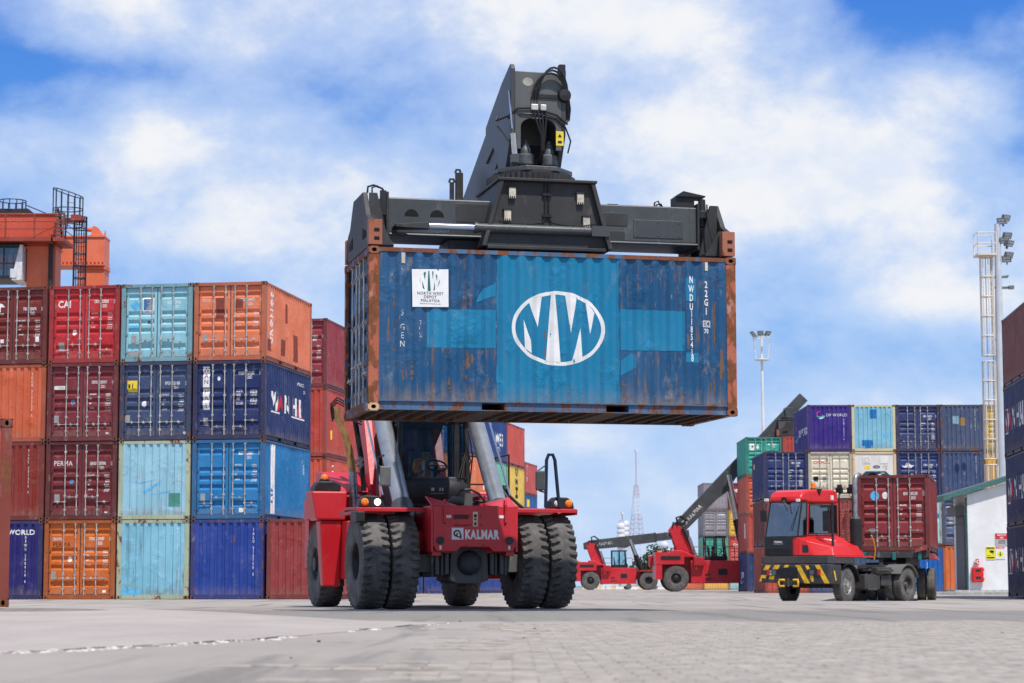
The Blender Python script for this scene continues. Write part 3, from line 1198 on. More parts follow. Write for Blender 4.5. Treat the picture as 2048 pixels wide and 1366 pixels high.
put(ST, 0, 2, NAVY, "dark navy double-door container with boxed white nameplate letters, third tier", group=G1, rust=0.12, handles=(0.62, 0.42),
    prints=[(WHITE, door_code(bx, "WHSU", "231232", "0", H8, 2.13, block=False)
             .text("M.G.W.", 0.22, 1.55, 0.085, 0.55).text("TARE", 0.22, 1.42, 0.085, 0.55).text("NET", 0.22, 1.29, 0.085, 0.55).text("CU.CAP.", 0.22, 1.14, 0.085, 0.55)
             .text("30.480 KG", 0.92, 1.57, 0.06, 0.6, align='r').text("67.200 LB", 0.92, 1.50, 0.06, 0.6, align='r').text("2.230 KG", 0.92, 1.42, 0.06, 0.6, align='r')
             .text("28.250 KG", 0.92, 1.29, 0.06, 0.6, align='r').text("62.280 LB", 0.92, 1.22, 0.06, 0.6, align='r').text("1.170 CFT", 0.92, 1.13, 0.06, 0.6, align='r')
             .ellipse(-0.36, 2.0, 0.05, 0.07)),
            (NAVYP := plain("navy_lettering", (0.01, 0.02, 0.09), 0.6), D().stack("WN", -0.79, 2.22, 0.15, 1.0, 1, 2.6).stack("H", -0.79, 1.52, 0.15, 1.0).stack("I", -0.79, 1.06, 0.15, 1.0)),
            (REDP, D().stack("A", -0.79, 2.025, 0.15, 1.0).stack("A", -0.79, 1.29, 0.15, 1.0)), (GREYP, placard(D(), -0.80, 0.46))],
    sideR=[(WHITE, D().text("W", 0.95, 1.05, 0.62, 0.95).text("N", 2.55, 1.05, 0.62, 0.95).text("H I", 3.55, 1.05, 0.62, 1.05).rect(0.9, 0.95, 1.9, 1.0).rect(3.5, 0.95, 5.2, 1.0)
            .text("WHSU 231232", 4.3, 2.12, 0.11, 0.8).text("22G1", 5.0, 1.9, 0.10, 0.8)),
           (REDP, D().text("A", 1.72, 1.05, 0.62, 1.05).text("A", 4.25, 1.05, 0.62, 1.15))])
put(ST, 0, 3, ORANGE, "faded orange container topping the stack at its right-hand edge", group=G1, rust=0.14, handles=(0.69, 0.69),
    prints=[(WORNW, door_code(D(), "TCKU", "244872", "0", H8, 1.96).text("TRITON", -0.97, 1.99, 0.055, 0.9).rect(-0.98, 1.965, -0.6, 1.975)),
            (RUSTPATCH, D().rect(-0.5, 1.40, -0.22, 2.08).rect(0.12, 1.72, 0.42, 2.02)), (GREYP, placard(D(), -0.86, 0.62))],
    sideR=[(WORNW, D().text("CRONOS", 1.0, 0.56, 0.31, 0.95, rot=PI / 2)), (RUSTPATCH, D().rect(2.6, 1.5, 2.85, 2.15).rect(3.6, 0.30, 4.2, 1.22).rect(0.35, 0.35, 0.75, 0.75).rect(2.1, 0.35, 2.5, 0.9))])
# the next column
put(ST, 1, 0, PALE2, "pale blue container, streaky end, ground tier with bright repaint along its sill", kind='end', rust=0.3, dirt=0.6, group=G1, frame_rust=0.62, frame_col=P(168, 178, 150), streak=0.8,
    prints=[(FADEW, stack_code(D(), "BLJU 306953 4", 0.83, 2.25)), (BLUEPATCH if 0 else CYANP, D().rect(-1.05, 0.16, -0.4, 0.30))])
put(ST, 1, 1, PALE, "pale blue container, scuffed end with a dark green square patch, second tier", kind='end', rust=0.28, dirt=0.55, group=G1, frame_rust=0.6, frame_col=P(170, 178, 150), streak=0.8,
    prints=[(FADEW, stack_code(D(), "BLJU 299308 4", 0.83, 2.25)), (GREENP, D().rect(0.5, 0.42, 0.88, 0.86)),
            (CYANP, D().poly([(-1, 1.3), (-0.5, 1.2), (0.1, 1.32), (-0.45, 1.17)]).poly([(-0.4, 0.9), (0.3, 1.3), (-0.3, 0.82)]).poly([(-0.2, 0.8), (0.6, 0.95), (0.5, 0.88)]))])
put(ST, 1, 2, SLATE, "slate grey-blue container with a yellow letter sticker on its door, third tier", group=G1, rust=0.2, dirt=0.5, handles=(0.60, 0.60),
    prints=[(WORNW, door_code(D(), "RFCU", "221420", "2", H8, 1.83).ellipse(-0.4, 1.20, 0.08, 0.1).ellipse(1.0, 0.24, 0.05)),
            (YELP, D().rect(-0.98, 1.60, -0.64, 1.98)), (BLACK, D().text("L", -0.84, 1.70, 0.2, 1.1).rect(-0.95, 1.72, -0.88, 1.86)), (GREYP, placard(D(), -0.96, 0.60, 0.17, 0.24))])
put(ST, 1, 3, P(140, 196, 208), "pale turquoise container with a square blue logo sticker, top tier", group=G1, rust=0.24, dirt=0.4, handles=(0.66, 0.75), frame_rust=0.5,
    prints=[(WHITE, door_code(D().rect(-0.50, 1.62, -0.12, 2.14), "BLJU", "295401", "1", H8, 1.92, block=False)), (FADEW, door_code(D(), "", "", "", H8, 1.92, size='')),
            (BLUEP, D().rect(-0.475, 1.72, -0.145, 2.10).text("LINER", -0.46, 1.65, 0.045, 0.9)), (WHITE, D().text("bsl", -0.42, 1.76, 0.13, 0.8).frame(-0.38, 1.92, -0.24, 2.05, 0.02)),
            (CYANP, D().poly([(-0.95, 1.88), (-0.75, 2.05), (-0.55, 1.88), (-0.75, 1.7)]).rect(-0.95, 1.10, -0.6, 1.2)), (GREYP, placard(D(), -0.8, 0.63, 0.18, 0.24).rect(-1.0, 0.2, -0.6, 0.36)),
            (BLACK, D().ring(-0.3, 1.32, 0.045, 0.06, 0.03))])
# the column left of that
put(ST, 2, 0, ORANGE2, "orange container with black serif-less word on its door, ground tier", group=G1, rust=0.16, dirt=0.35, handles=(0.69, 0.69), frame_rust=0.5,
    prints=[(WHITE, door_code(D(), "TCKU", "299687", "4", H8, 1.93).text("TRITON", -0.95, 1.96, 0.06, 0.95).rect(-0.98, 1.935, -0.58, 1.945).ellipse(-0.36, 1.31, 0.07, 0.09).rect(0.78, 0.22, 0.9, 0.30)),
            (BLACK, D().text("PERMA", -0.94, 1.72, 0.145, 0.88, 0)), (GREYP, placard(D(), -0.91, 0.66))])
put(ST, 2, 1, MAROON, "dark maroon container with a white serif word on its door, second tier", group=G1, rust=0.12, handles=(0.60, 0.76),
    prints=[(WHITE, door_code(D(), "GAOU", "207508", "3", H8, 1.81).text("PERMA", -0.97, 1.79, 0.16, 0.85, 0).rect(0.8, 0.23, 0.9, 0.27)), (GREYP, placard(D(), -0.84, 0.58, 0.18, 0.27)),
            (BLUEP, D().ellipse(-0.36, 1.26, 0.065, 0.07)), (WHITE, D().ring(-0.36, 1.26, 0.065, 0.07, 0.012))])
put(ST, 2, 2, P(124, 44, 52), "wine red container with a narrow white strip sticker, third tier", group=G1, rust=0.14, handles=(0.56, 0.56),
    prints=[(WORNW, door_code(D(), "DRYU", "295937", "9", H8, 1.90).rect(-1.0, 1.72, -0.62, 1.84).rect(0.8, 0.23, 0.9, 0.28)), (TEALP := plain("teal_lettering", (0.02, 0.22, 0.35), 0.5), D().text("Cubic", -0.86, 1.745, 0.075, 0.8)),
            (GREYP, placard(D(), -0.90, 0.60)), (BLUEP, D().ellipse(-0.36, 1.30, 0.06, 0.07)), (WHITE, D().ring(-0.36, 1.3, 0.062, 0.072, 0.014))])
put(ST, 2, 3, RED1, "bright red container with bold white initials on its door, top tier", group=G1, rust=0.1, handles=(0.44, 0.62), frame_rust=0.45,
    prints=[(WHITE, door_code(D(), "CAIU", "335505", "5", H8, 2.0).text("CAI", -0.94, 1.87, 0.23, 0.85).ellipse(-0.36, 1.03, 0.07, 0.10)), (GREYP, placard(D(), -0.80, 0.42, 0.2, 0.28))])
# the column cut by the picture's edge
put(ST, 3, 0, INDIGO, "indigo container, ground tier, partly behind the rusty red corner post", kind='end', rust=0.1, group=G1, frame_col=P(50, 48, 90),
    prints=[(WHITE, stack_code(D(), "DPWU 200916 4", 0.62, 1.98, 0.095).text("DP WORLD", -0.42, 2.12, 0.17, 1.05))])
put(ST, 3, 1, P(134, 46, 36), "brick red container, plain end with a column of white numerals, second tier", kind='end', rust=0.12, group=G1,
    prints=[(WHITE, stack_code(D(), "TLLU 357376 4", 0.66, 2.25, 0.09)), (RUSTPATCH, D().rect(0.78, 1.2, 1.02, 1.35))])
put(ST, 3, 2, P(206, 98, 62), "orange-red container, plain corrugated end, third tier at the picture's edge", kind='end', rust=0.16, group=G1,
    prints=[(WORNW, stack_code(D(), "TCLU 317722 0", 0.74, 2.20, 0.09))])
put(ST, 3, 3, P(120, 44, 40), "brownish maroon container with a white mushroom-shaped emblem, top tier", group=G1, rust=0.16, handles=(0.62, 0.62),
    prints=[(WHITE, door_code(D(), "TIIU", "230474", "8", H8, 1.80).poly([(-0.62, 1.92), (-0.28, 1.92), (-0.36, 2.02), (-0.45, 2.05), (-0.54, 2.02)]).rect(-0.47, 1.76, -0.43, 1.92).text("TRITON", -0.62, 1.66, 0.07, 0.8)
             .rect(-0.42, 0.72, -0.3, 0.84).rect(0.80, 0.74, 0.93, 0.92)), (GREYP, D().rect(-0.9, 0.6, -0.75, 0.8))])
# ground tier to the right, half behind the big truck
put(ST, 0, 0, P(150, 58, 56), "brick pink container, plain end, lone ground box behind the reach stacker", x=W / 2 + 0.10, kind='end', rust=0.12, dirt=0.4, group=G1)

GB = "high-cube containers behind the left stack"
SB = Frame(-7.75, 93.0, -0.16)
wy = D()
for i in range(5):
    wy.poly([(-0.2 + i * 0.28, H9 - 0.10), (-0.08 + i * 0.28, H9 - 0.10), (0.0 + i * 0.28, H9 - 0.03), (-0.12 + i * 0.28, H9 - 0.03)])
put(SB, 0, 3, P(150, 52, 58), "maroon high container with yellow hazard stripes on its header, upper tier", h=H9, L=L40, group=GB, rust=0.08, prints=[(WHITE, door_code(D(), "TCNU", "782013", "0", H9, 2.1, '45G1')), (YELP, wy)])
put(SB, 0, 2, P(190, 72, 58), "coral red high container, plain end, directly under the maroon one", h=H9, L=L40, kind='end', group=GB, rust=0.1,
    prints=[(WHITE, stack_code(D(), "ZCSU 894480 2", 0.25, 2.5, 0.1))], sideR=[(YELP, D().rect(0.9, 0.75, 1.2, 1.15))])
put(SB, 0, 1, P(206, 86, 62), "orange high container behind the amber beacon, low in its stack", h=H9, L=L40, kind='end', group=GB, rust=0.12,
    prints=[(WHITE, stack_code(D(), "TCNU 549249 8", 0.25, 2.5, 0.1))], sideR=[(WHITE, D().stack("CAI", 1.3, 2.3, 0.3, 1.2)), (RUSTPATCH, D().rect(5.5, 1.5, 7.6, 2.3))])
put(SB, 0, 0, MAROON2, "maroon high container on the ground behind the left stack", h=H9, L=L40, kind='end', group=GB)

GC = "containers far behind the reach stacker"
SC = Frame(-2.5, 124.0, -0.18)
put(SC, 0, 3, P(28, 62, 128), "far navy container with big white letters on its flank", L=L40, group=GC, far=True,
    prints=[(WHITE, door_code(D(), "APHU", "690", "", H8, 2.1)), (GREYP, D().rect(0.45, 0.75, 0.8, 1.15))],
    sideR=[(WHITE, D().text("WES", 8.6, 1.0, 0.75, 1.15).text("LOGISTICS", 8.6, 0.68, 0.2, 1.1).text("S", 3.4, 1.1, 0.6, 1.2)), (YELP, D().text("90", 6.8, 2.05, 0.28, 1.2))])
put(SC, 0, 2, P(226, 120, 70), "far orange container under the navy one, beside the cylinder", group=GC, far=True, kind='end', sideR=[(WHITE, D().stack("TCLU 30618", 2.2, 2.2, 0.13, 1.1).ellipse(5, 0.9, 0.2))])
put(SC, 0, 2, GREEN, "far mint green container between orange and yellow ones", group=GC, far=True, kind='end', b=L20 + 0.08)
put(SC, 0, 1, P(60, 110, 170), "far blue container low in the navy stack", L=L40, group=GC, far=True, kind='end')
put(SC, 0, 0, P(32, 64, 140), "far blue container glimpsed on the ground between the wheels", L=L40, group=GC, far=True, kind='end', prints=[(WHITE, D().text("CMA", 0.2, 1.0, 0.3, 0.9))])
for tt, cc, lb in ((3, P(206, 84, 70), "far red container beside the navy flank, topmost of its bay"), (2, YELLOW, "far yellow container with dark upright lettering"),
                   (1, P(90, 120, 150), "far grey-blue container under the yellow one"), (0, P(60, 90, 160), "far blue container on the ground under the yellow one")):
    put(SC, 0, tt, cc, lb, group=GC, far=True, kind='end', b=L40 + 0.15,
        sideR=[(BLACK, D().text("MSC", 3.6, 0.6, 0.75, 1.0, rot=PI / 2))] if tt == 2 else ())
for tt, cc, lb in ((3, P(66, 76, 100), "far grey-blue container seen through the cab's glass"), (2, P(36, 120, 150), "far teal container seen through the cab's glass"),
                   (1, P(200, 120, 60), "far amber container low behind the cab"), (0, P(40, 84, 150), "far blue container on the ground behind the axle")):
    put(SC, 1, tt, cc, lb, group=GC, far=True, kind='door')
for tt, cc, lb in ((3, P(60, 72, 100), "far slate container behind the cab's left pillar"), (2, P(140, 60, 56), "far maroon container behind the cab's left pillar"),
                   (1, P(60, 120, 180), "far light blue container low behind the left wheels"), (0, P(40, 60, 120), "far navy container on the ground behind the left wheels")):
    put(SC, 2, tt, cc, lb, group=GC, far=True, kind='end')
SD = Frame(1.05, 180.0, -0.17)
for tt, cc, lb in ((3, P(196, 84, 76), "distant red container left of the wing mirror"), (2, P(34, 92, 150), "distant blue container with a yellow square, left of the wing mirror"),
                   (1, MAROON2, "distant maroon container low left of the wing mirror"), (0, NAVY2, "distant navy container on the ground left of the wing mirror")):
    put(SD, 0, tt, cc, lb, group=GC, far=True, kind='door' if tt == 3 else 'end', prints=[(WHITE, door_code(D(), "", "440", "", H8))] if tt == 3 else (),
        sideR=[(YELP, D().rect(1.0, 1.6, 2.2, 2.2))] if tt == 2 else [(WHITE, D().stack("TCLU 40", 1.0, 2.2, 0.16, 1.6))] if tt == 3 else ())

# ------------------------------------------------------------------ the stacks on the right
GR = "containers of the wide stack on the right"
HR = 2.612
SR = Frame(13.98, 124.2, 0.0, -0.01)


def rput(k, tier, color, label, **kw):
    loc = SR.at(W / 2 + k * (W + 0.022), rnd.uniform(-0.03, 0.03), tier * HR)
    return container(loc, SR.yaw + rnd.uniform(-0.004, 0.004), color, label, group=GR, far=kw.pop('far', False), **kw)


rput(0, 2, P(34, 52, 108), "navy double-door container at the stack's left shoulder, above the cab roof",
     prints=[(WHITE, door_code(D(), "SEKU", "190885", "", H8, 1.92)), (GREYP, D().rect(0.72, 0.72, 0.92, 1.0))], sideL=[(YELP, D().ellipse(1.0, 2.0, 0.2))])
rput(0, 1, P(122, 56, 54), "brown container under the navy one, behind the windshield", kind='end')
rput(0, 0, P(190, 80, 60), "red-brown container on the ground behind the hazard-striped bumper", kind='end')
swish = D()
for a in range(14):
    f0, f1 = a / 14, (a + 1) / 14
    swish.poly([(-0.88 + 0.62 * f0, 2.02 - 0.10 * math.sin(PI * f0) - 0.03), (-0.88 + 0.62 * f1, 2.02 - 0.10 * math.sin(PI * f1) - 0.03),
                (-0.88 + 0.62 * f1, 2.05 - 0.02 * math.sin(PI * f1)), (-0.88 + 0.62 * f0, 2.05 - 0.02 * math.sin(PI * f0))])
mag = D().ring(-0.52, 2.08, 0.20, 0.18, 0.075, 14, 1.6, 3.9)
grn = D().ring(-0.52, 2.02, 0.21, 0.13, 0.05, 14, 3.6, 6.2)
wsw = D().ring(-0.48, 1.98, 0.22, 0.17, 0.06, 14, 4.2, 6.2)
MAGP, GRNP = plain("magenta_swirl", (0.55, 0.03, 0.25), 0.5), plain("green_swirl", (0.05, 0.55, 0.40), 0.5)
rput(1, 3, PURPLE, "deep purple container with a swirl logo, top tier left", kind='end', rust=0.02, dirt=0.12, frame_rust=0.1,
     prints=[(WHITE, D().text("DP WORLD", -0.16, 1.95, 0.15, 0.95, 0).stack("DPWU 202461 0", 0.80, 1.72, 0.075, 0.7)), (WHITE, wsw), (MAGP, mag), (GRNP, grn)],
     sideL=[(WHITE, D().text("DP WORLD", 2.2, 1.0, 0.42, 1.1)), (MAGP, D().ring(1.2, 1.3, 0.6, 0.45, 0.2, 14, 1.6, 3.9)), (GRNP, D().ring(1.2, 1.1, 0.6, 0.35, 0.15, 14, 3.6, 6.2))])
rput(1, 2, CREAM, "cream double-door container with bold red lettering", rust=0.12, handles=(0.69, 0.69),
     prints=[(REDP, D().text("OOCL", -0.92, 1.92, 0.19, 1.15)), (FADEW, door_code(D(), "", "", "", H8, 1.9, size='')),
             (BLACK, D().rect(-0.93, 0.94, -0.66, 1.22)), (GREYP, D().rect(-0.42, 0.92, -0.22, 1.22).text("OOLU", 0.48, 2.05, 0.08, 0.5, align='r').text("102275", 0.6, 2.05, 0.08, 0.5))])
rput(1, 1, P(150, 70, 64), "brick red container hidden low behind the tractor's cab", kind='end')
rput(1, 0, P(60, 80, 130), "blue container on the ground behind the tractor's cab", kind='end')
rput(2, 3, PALE2, "pale blue container with two saturated blue repair patches, top tier", kind='end', rust=0.22, streak=0.6, dirt=0.35, frame_rust=0.5, frame_col=P(205, 196, 150),
     prints=[(BLUEPATCH, D().rect(-0.20, 1.82, 0.17, 2.33).rect(-0.65, 0.30, -0.05, 0.62).rect(-0.5, 0.12, -0.15, 0.30)), (CYANP, D().rect(0.52, 0.75, 0.62, 0.95).rect(0.75, 0.72, 0.82, 1.1)),
             (WHITE, D().stack("BLJU 294811", 0.9, 2.3, 0.08, 0.6))])
rput(2, 1, P(168, 90, 70), "reddish container hidden under the white refrigerated unit", kind='end')
rput(2, 0, P(70, 90, 120), "blue-grey container on the ground hidden by the trailer", kind='end')
rput(3, 3, P(46, 60, 106), "faded navy container with small white tables on its doors, top tier", rust=0.2, dirt=0.5, frame_rust=0.6, handles=(0.55, 0.55),
     prints=[(WHITE, door_code(D(), "SEKU", "940727", "8", H8, 1.9)), (GREYP, D().rect(0.76, 0.65, 0.94, 0.92))])
rput(3, 2, P(36, 58, 112), "navy container with a white winged emblem on its door", rust=0.14, frame_rust=0.5, handles=(0.60, 0.60),
     prints=[(WHITE, door_code(D(), "CXDU", "135404", "0", H8, 1.8).poly([(-0.95, 1.85), (-0.8, 1.78), (-0.66, 1.86), (-0.55, 1.98), (-0.42, 1.84), (-0.22, 1.82), (-0.36, 1.75), (-0.42, 1.66), (-0.56, 1.74), (-0.7, 1.69), (-0.85, 1.72)])
              .ring(-0.62, 1.86, 0.10, 0.09, 0.03).ellipse(-0.36, 1.25, 0.1, 0.12))])
rput(3, 1, P(178, 206, 206), "bleached pale blue container with rust runs, right of the trailer", kind='end', rust=0.36, streak=1.0, dirt=0.5, prints=[(BLUEPATCH, D().rect(0.95, 1.5, 1.08, 1.75)), (WHITE, D().stack("BLJU 2948", 0.25, 2.2, 0.09, 0.6))])
rput(3, 0, P(20, 100, 180), "vivid blue container on the ground right of the trailer's wheels", kind='end', rust=0.1, prints=[(WHITE, D().stack("SIKU 294718", 0.35, 2.2, 0.1, 0.7))])
rput(4, 3, P(70, 84, 114), "weathered slate container with a grey and a yellow patch, top tier", kind='end', rust=0.3, streak=0.6, dirt=0.7, frame_rust=0.6,
     prints=[(PATCHP := plain("grey_blue_patch", (0.24, 0.38, 0.45), 0.6), D().rect(-0.52, 1.52, -0.18, 1.95)), (plain("ochre_patch", (0.30, 0.19, 0.06), 0.7), D().rect(-0.12, 1.42, 0.18, 1.86)),
             (WHITE, D().stack("SEKU 206940 8", 0.72, 2.25, 0.075, 0.6))])
rput(4, 2, P(62, 80, 118), "weathered slate container with dark stains, behind the building's roof", kind='end', rust=0.3, streak=0.7, dirt=0.8, frame_rust=0.6,
     prints=[(NAVYP, D().ellipse(-0.35, 1.65, 0.13, 0.28).ellipse(0.05, 1.75, 0.12, 0.25)), (WHITE, D().stack("SEKU 206941 5", 0.72, 2.25, 0.075, 0.6))])
rput(4, 1, P(84, 98, 128), "grey-blue double-door container beside the building's shutter", rust=0.2, prints=[(WHITE, D().text("vasco", -0.95, 2.05, 0.14, 0.9)), (GREYP, D().rect(-0.85, 1.2, -0.5, 1.5))])
rput(4, 0, P(214, 110, 56), "orange container on the ground beside the building's shutter", kind='end', rust=0.15)
rput(5, 3, P(206, 170, 80), "ochre yellow container behind the ladder cage, top tier", prints=[(BLACK, D().text("TC", -0.6, 2.0, 0.25, 0.8))], frame_rust=0.4)
rput(5, 2, P(214, 164, 60), "mustard container behind the ladder cage, second from top", kind='end')
rput(5, 1, P(190, 150, 80), "ochre container low behind the white building", kind='end')
rput(5, 0, P(150, 90, 60), "brown container on the ground behind the white building", kind='end')


def reefer():
    loc = SR.at(W / 2 + 2 * (W + 0.022), 0, 2 * HR)
    r = container(loc, 0, REEFER, "white refrigerated container with a dark blue fan housing", kind='plain', rust=0.08, group=GR, frame_rust=0.4, frame_col=P(220, 190, 150), name="refrigerated_container")
    wm = paint("reefer_white", REEFER, 0.10, 0.3)
    m = MB()
    m.box(-1.07, 1.07, 0.05, 0.10, 0.155, H8 - 0.115)
    m.build("front_panel", wm, r, 0)
    for x in (-0.42, 0.55):
        m = MB()
        m.box(x - 0.24, x + 0.24, 0.03, 0.052, 1.92, 2.30)
        m.build("access_hatch", wm, r, 0, 0.01)
    m = MB()
    m.prism([(-0.80, 0.75), (0.88, 0.75), (0.88, 1.25), (0.62, 1.50), (-0.48, 1.50), (-0.80, 1.20)], 'y', 0.02, 0.10)
    fb = m.build("fan_housing", paint("reefer_blue", P(40, 60, 84), 0.08, 0.3), r, 0)
    m = MB()
    m.lathe([(0.33, 0.0), (0.33, -0.03), (0.27, -0.03), (0.27, 0.0)], (-0.12, 0.02, 1.10), 'y', 20)
    m.lathe([(0.27, -0.004), (0.001, -0.004)], (-0.12, 0.02, 1.10), 'y', 20)
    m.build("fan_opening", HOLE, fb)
    D().rect(0.2, 1.18, 0.36, 1.34).rect(0.34, 1.38, 0.56, 1.41).build("lettering", WHITE, fb, lambda s, t: (s, 0.017, t))
    D().rect(-0.55, 1.6, -0.25, 1.82).build("sticker", YELP, r, lambda s, t: (s, 0.046, t))
    D().ellipse(0.12, 1.74, 0.20, 0.085).build("badge", NAVYP, r, lambda s, t: (s, 0.046, t))
    D().text("CARRIER", 0.12, 1.71, 0.055, 0.8, align='c').build("lettering", WHITE, r, lambda s, t: (s, 0.043, t))
    D().text("BSIU 300", 0.48, 1.75, 0.07, 0.6).text("45R1", 0.6, 1.62, 0.07, 0.6).ring(-0.42, 2.11, 0.15, 0.15, 0.02).build("lettering", GREYP, r, lambda s, t: (s, 0.028, t))


reefer()

GQ = "containers of the narrow stack by the far reach stacker"
SQ = Frame(15.78, 151.0, 0.0)
qx = W / 2
put(SQ, 0, 3, TEAL, "teal double-door container, topmost of its stack, crossed by the far boom", x=qx, h=2.6, group=GQ, far=True, prints=[(WHITE, door_code(D().rect(-0.95, 1.7, -0.62, 2.15).ellipse(-0.4, 1.92, 0.09, 0.13), "RFCU", "401121", "1", 2.6, 2.05)), (GREYP, D().rect(-0.8, 0.55, -0.5, 0.9)), (REDP, D().rect(-0.82, 1.9, -0.7, 2.02))])
put(SQ, 0, 2, P(206, 94, 66), "orange-red double-door container beneath the teal one", x=qx, h=2.6, group=GQ, far=True, prints=[(WHITE, D().ellipse(-0.35, 1.75, 0.24, 0.2).ellipse(-0.6, 0.75, 0.18, 0.24)), ])
put(SQ, 0, 1, P(186, 76, 60), "brick red container, plain end, two below the teal one", x=qx, h=2.6, kind='end', group=GQ, far=True, sideL=[(WHITE, D().rect(4.4, 1.0, 5.0, 2.0))])
put(SQ, 0, 0, P(44, 66, 112), "navy container at the foot of the teal stack with white lettering on its flank", x=qx, h=2.6, kind='end', group=GQ, far=True, sideL=[(WHITE, D().text("lyre", 1.4, 0.95, 0.6, 1.5).text("SEATEX", 1.6, 0.55, 0.2, 1.4))])
for tt, cc, lb in ((3, P(182, 74, 62), "red container held under the far spreader, beside the teal one"), (2, MAROON2, "maroon container hidden right of the orange-red doors"), (1, NAVY2, "navy container hidden right of the brick red end"), (0, RUSTRED, "rust red container hidden at the stack's foot")):
    put(SQ, 0, tt, cc, lb, x=qx + W + 0.05, h=2.6 if tt < 3 else 2.612, kind='end', group=GQ, far=True)

GT = "distant containers between the far vehicles"
SE = Frame(18.55, 218.0, 0.0)
tier = [(0, 3, GREY, 'end', "distant grey container, corrugated end, behind the far boom"), (0, 2, P(146, 140, 146), 'door', "distant grey double-door container behind the far lift cylinder"),
        (0, 1, GREEN, 'door', "distant mint container behind the far cab"), (0, 0, P(232, 176, 84), 'end', "distant yellow container seen under the far chassis"),
        (1, 3, P(130, 40, 48), 'end', "distant maroon container with white letters beside the grey one"), (1, 2, P(232, 186, 70), 'door', "distant yellow double-door container with a dark crest"),
        (1, 1, P(206, 74, 66), 'door', "distant red double-door container under the yellow one"), (1, 0, P(160, 200, 204), 'end', "distant pale blue container seen under the far chassis"),
        (-1, 0, P(214, 112, 74), 'end', "distant orange container left of the yellow one, under the chassis")]
for k, tt, cc, kd, lb in tier:
    pr = ()
    if (k, tt) == (1, 3):
        pr = [(WHITE, D().text("tex", -0.8, 1.7, 0.45, 1.0))]
    if (k, tt) == (1, 2):
        pr = [(BLACK, D().rect(-0.62, 1.8, -0.3, 2.2))]
    if (k, tt) == (1, 1):
        pr = [(WHITE, D().text("OOL", -0.8, 1.6, 0.32, 0.9))]
    if (k, tt) == (0, 2):
        pr = [(WHITE, D().text("TRLU", 0.3, 2.0, 0.2, 0.8))]
    put(SE, 0, tt, cc, lb, x=W / 2 + k * (W + 0.04), kind=kd, group=GT, far=True, prints=pr, rust=0.05, dirt=0.15)

GN = "dark containers at the right edge"
SN = Frame(18.50, 84.0, -0.079 + PI)     # built from its far end, flank towards the yard
for tt in range(4):
    a = SN.at(0, 0, tt * 2.598)
    cxy = (18.50 + W / 2 * math.cos(0.079), 84.0 - W / 2 * math.sin(0.079))
    brown = tt == 3
    flank = [] if brown else [(WHITE, D().text("W", 0.35, 0.95, 0.85, 0.8).text("N", 2.0, 0.95, 0.85, 0.9).text("HAI", 3.1, 0.95, 0.85, 0.9).rect(0.3, 0.84, 1.1, 0.89)),
                              (REDP, D().text("A", 1.15, 0.95, 0.85, 0.9).poly([(0.5, 0.95), (0.75, 0.95), (0.95, 1.7), (0.75, 1.7)]))]
    if brown:
        flank = [(FADEW, D().stack("CRLU 130179 4", 0.5, 2.3, 0.13, 0.7))]
    lb = ["navy container at the right edge, shaded flank with white and red name, ground tier", "navy container at the right edge, white and red name, second from the ground",
          "navy container with white and red name, right under the brown one", "brown container topping the dark stack at the right edge"][tt]
    container((cxy[0] + rnd.uniform(0.0, 0.03), cxy[1], tt * 2.598 - 0.02), -0.079 + PI, P(128, 70, 56) if brown else P(40, 52, 92), lb, kind='end', rust=0.08, dirt=0.2, group=GN, sideR=flank)

container((-8.08, 30.54, 0.135), 0.30, P(160, 66, 50), "rusty red container cut off by the picture's left edge", kind='end', rust=0.3, frame_rust=0.6, group=None, H=H8)

# ------------------------------------------------------------------ the lifted container
CT = (-2.2435, 34.744, 3.1416, 0.2316)
BASEBLUE, PATCHBLUE = P(20, 80, 122), P(0, 120, 160)


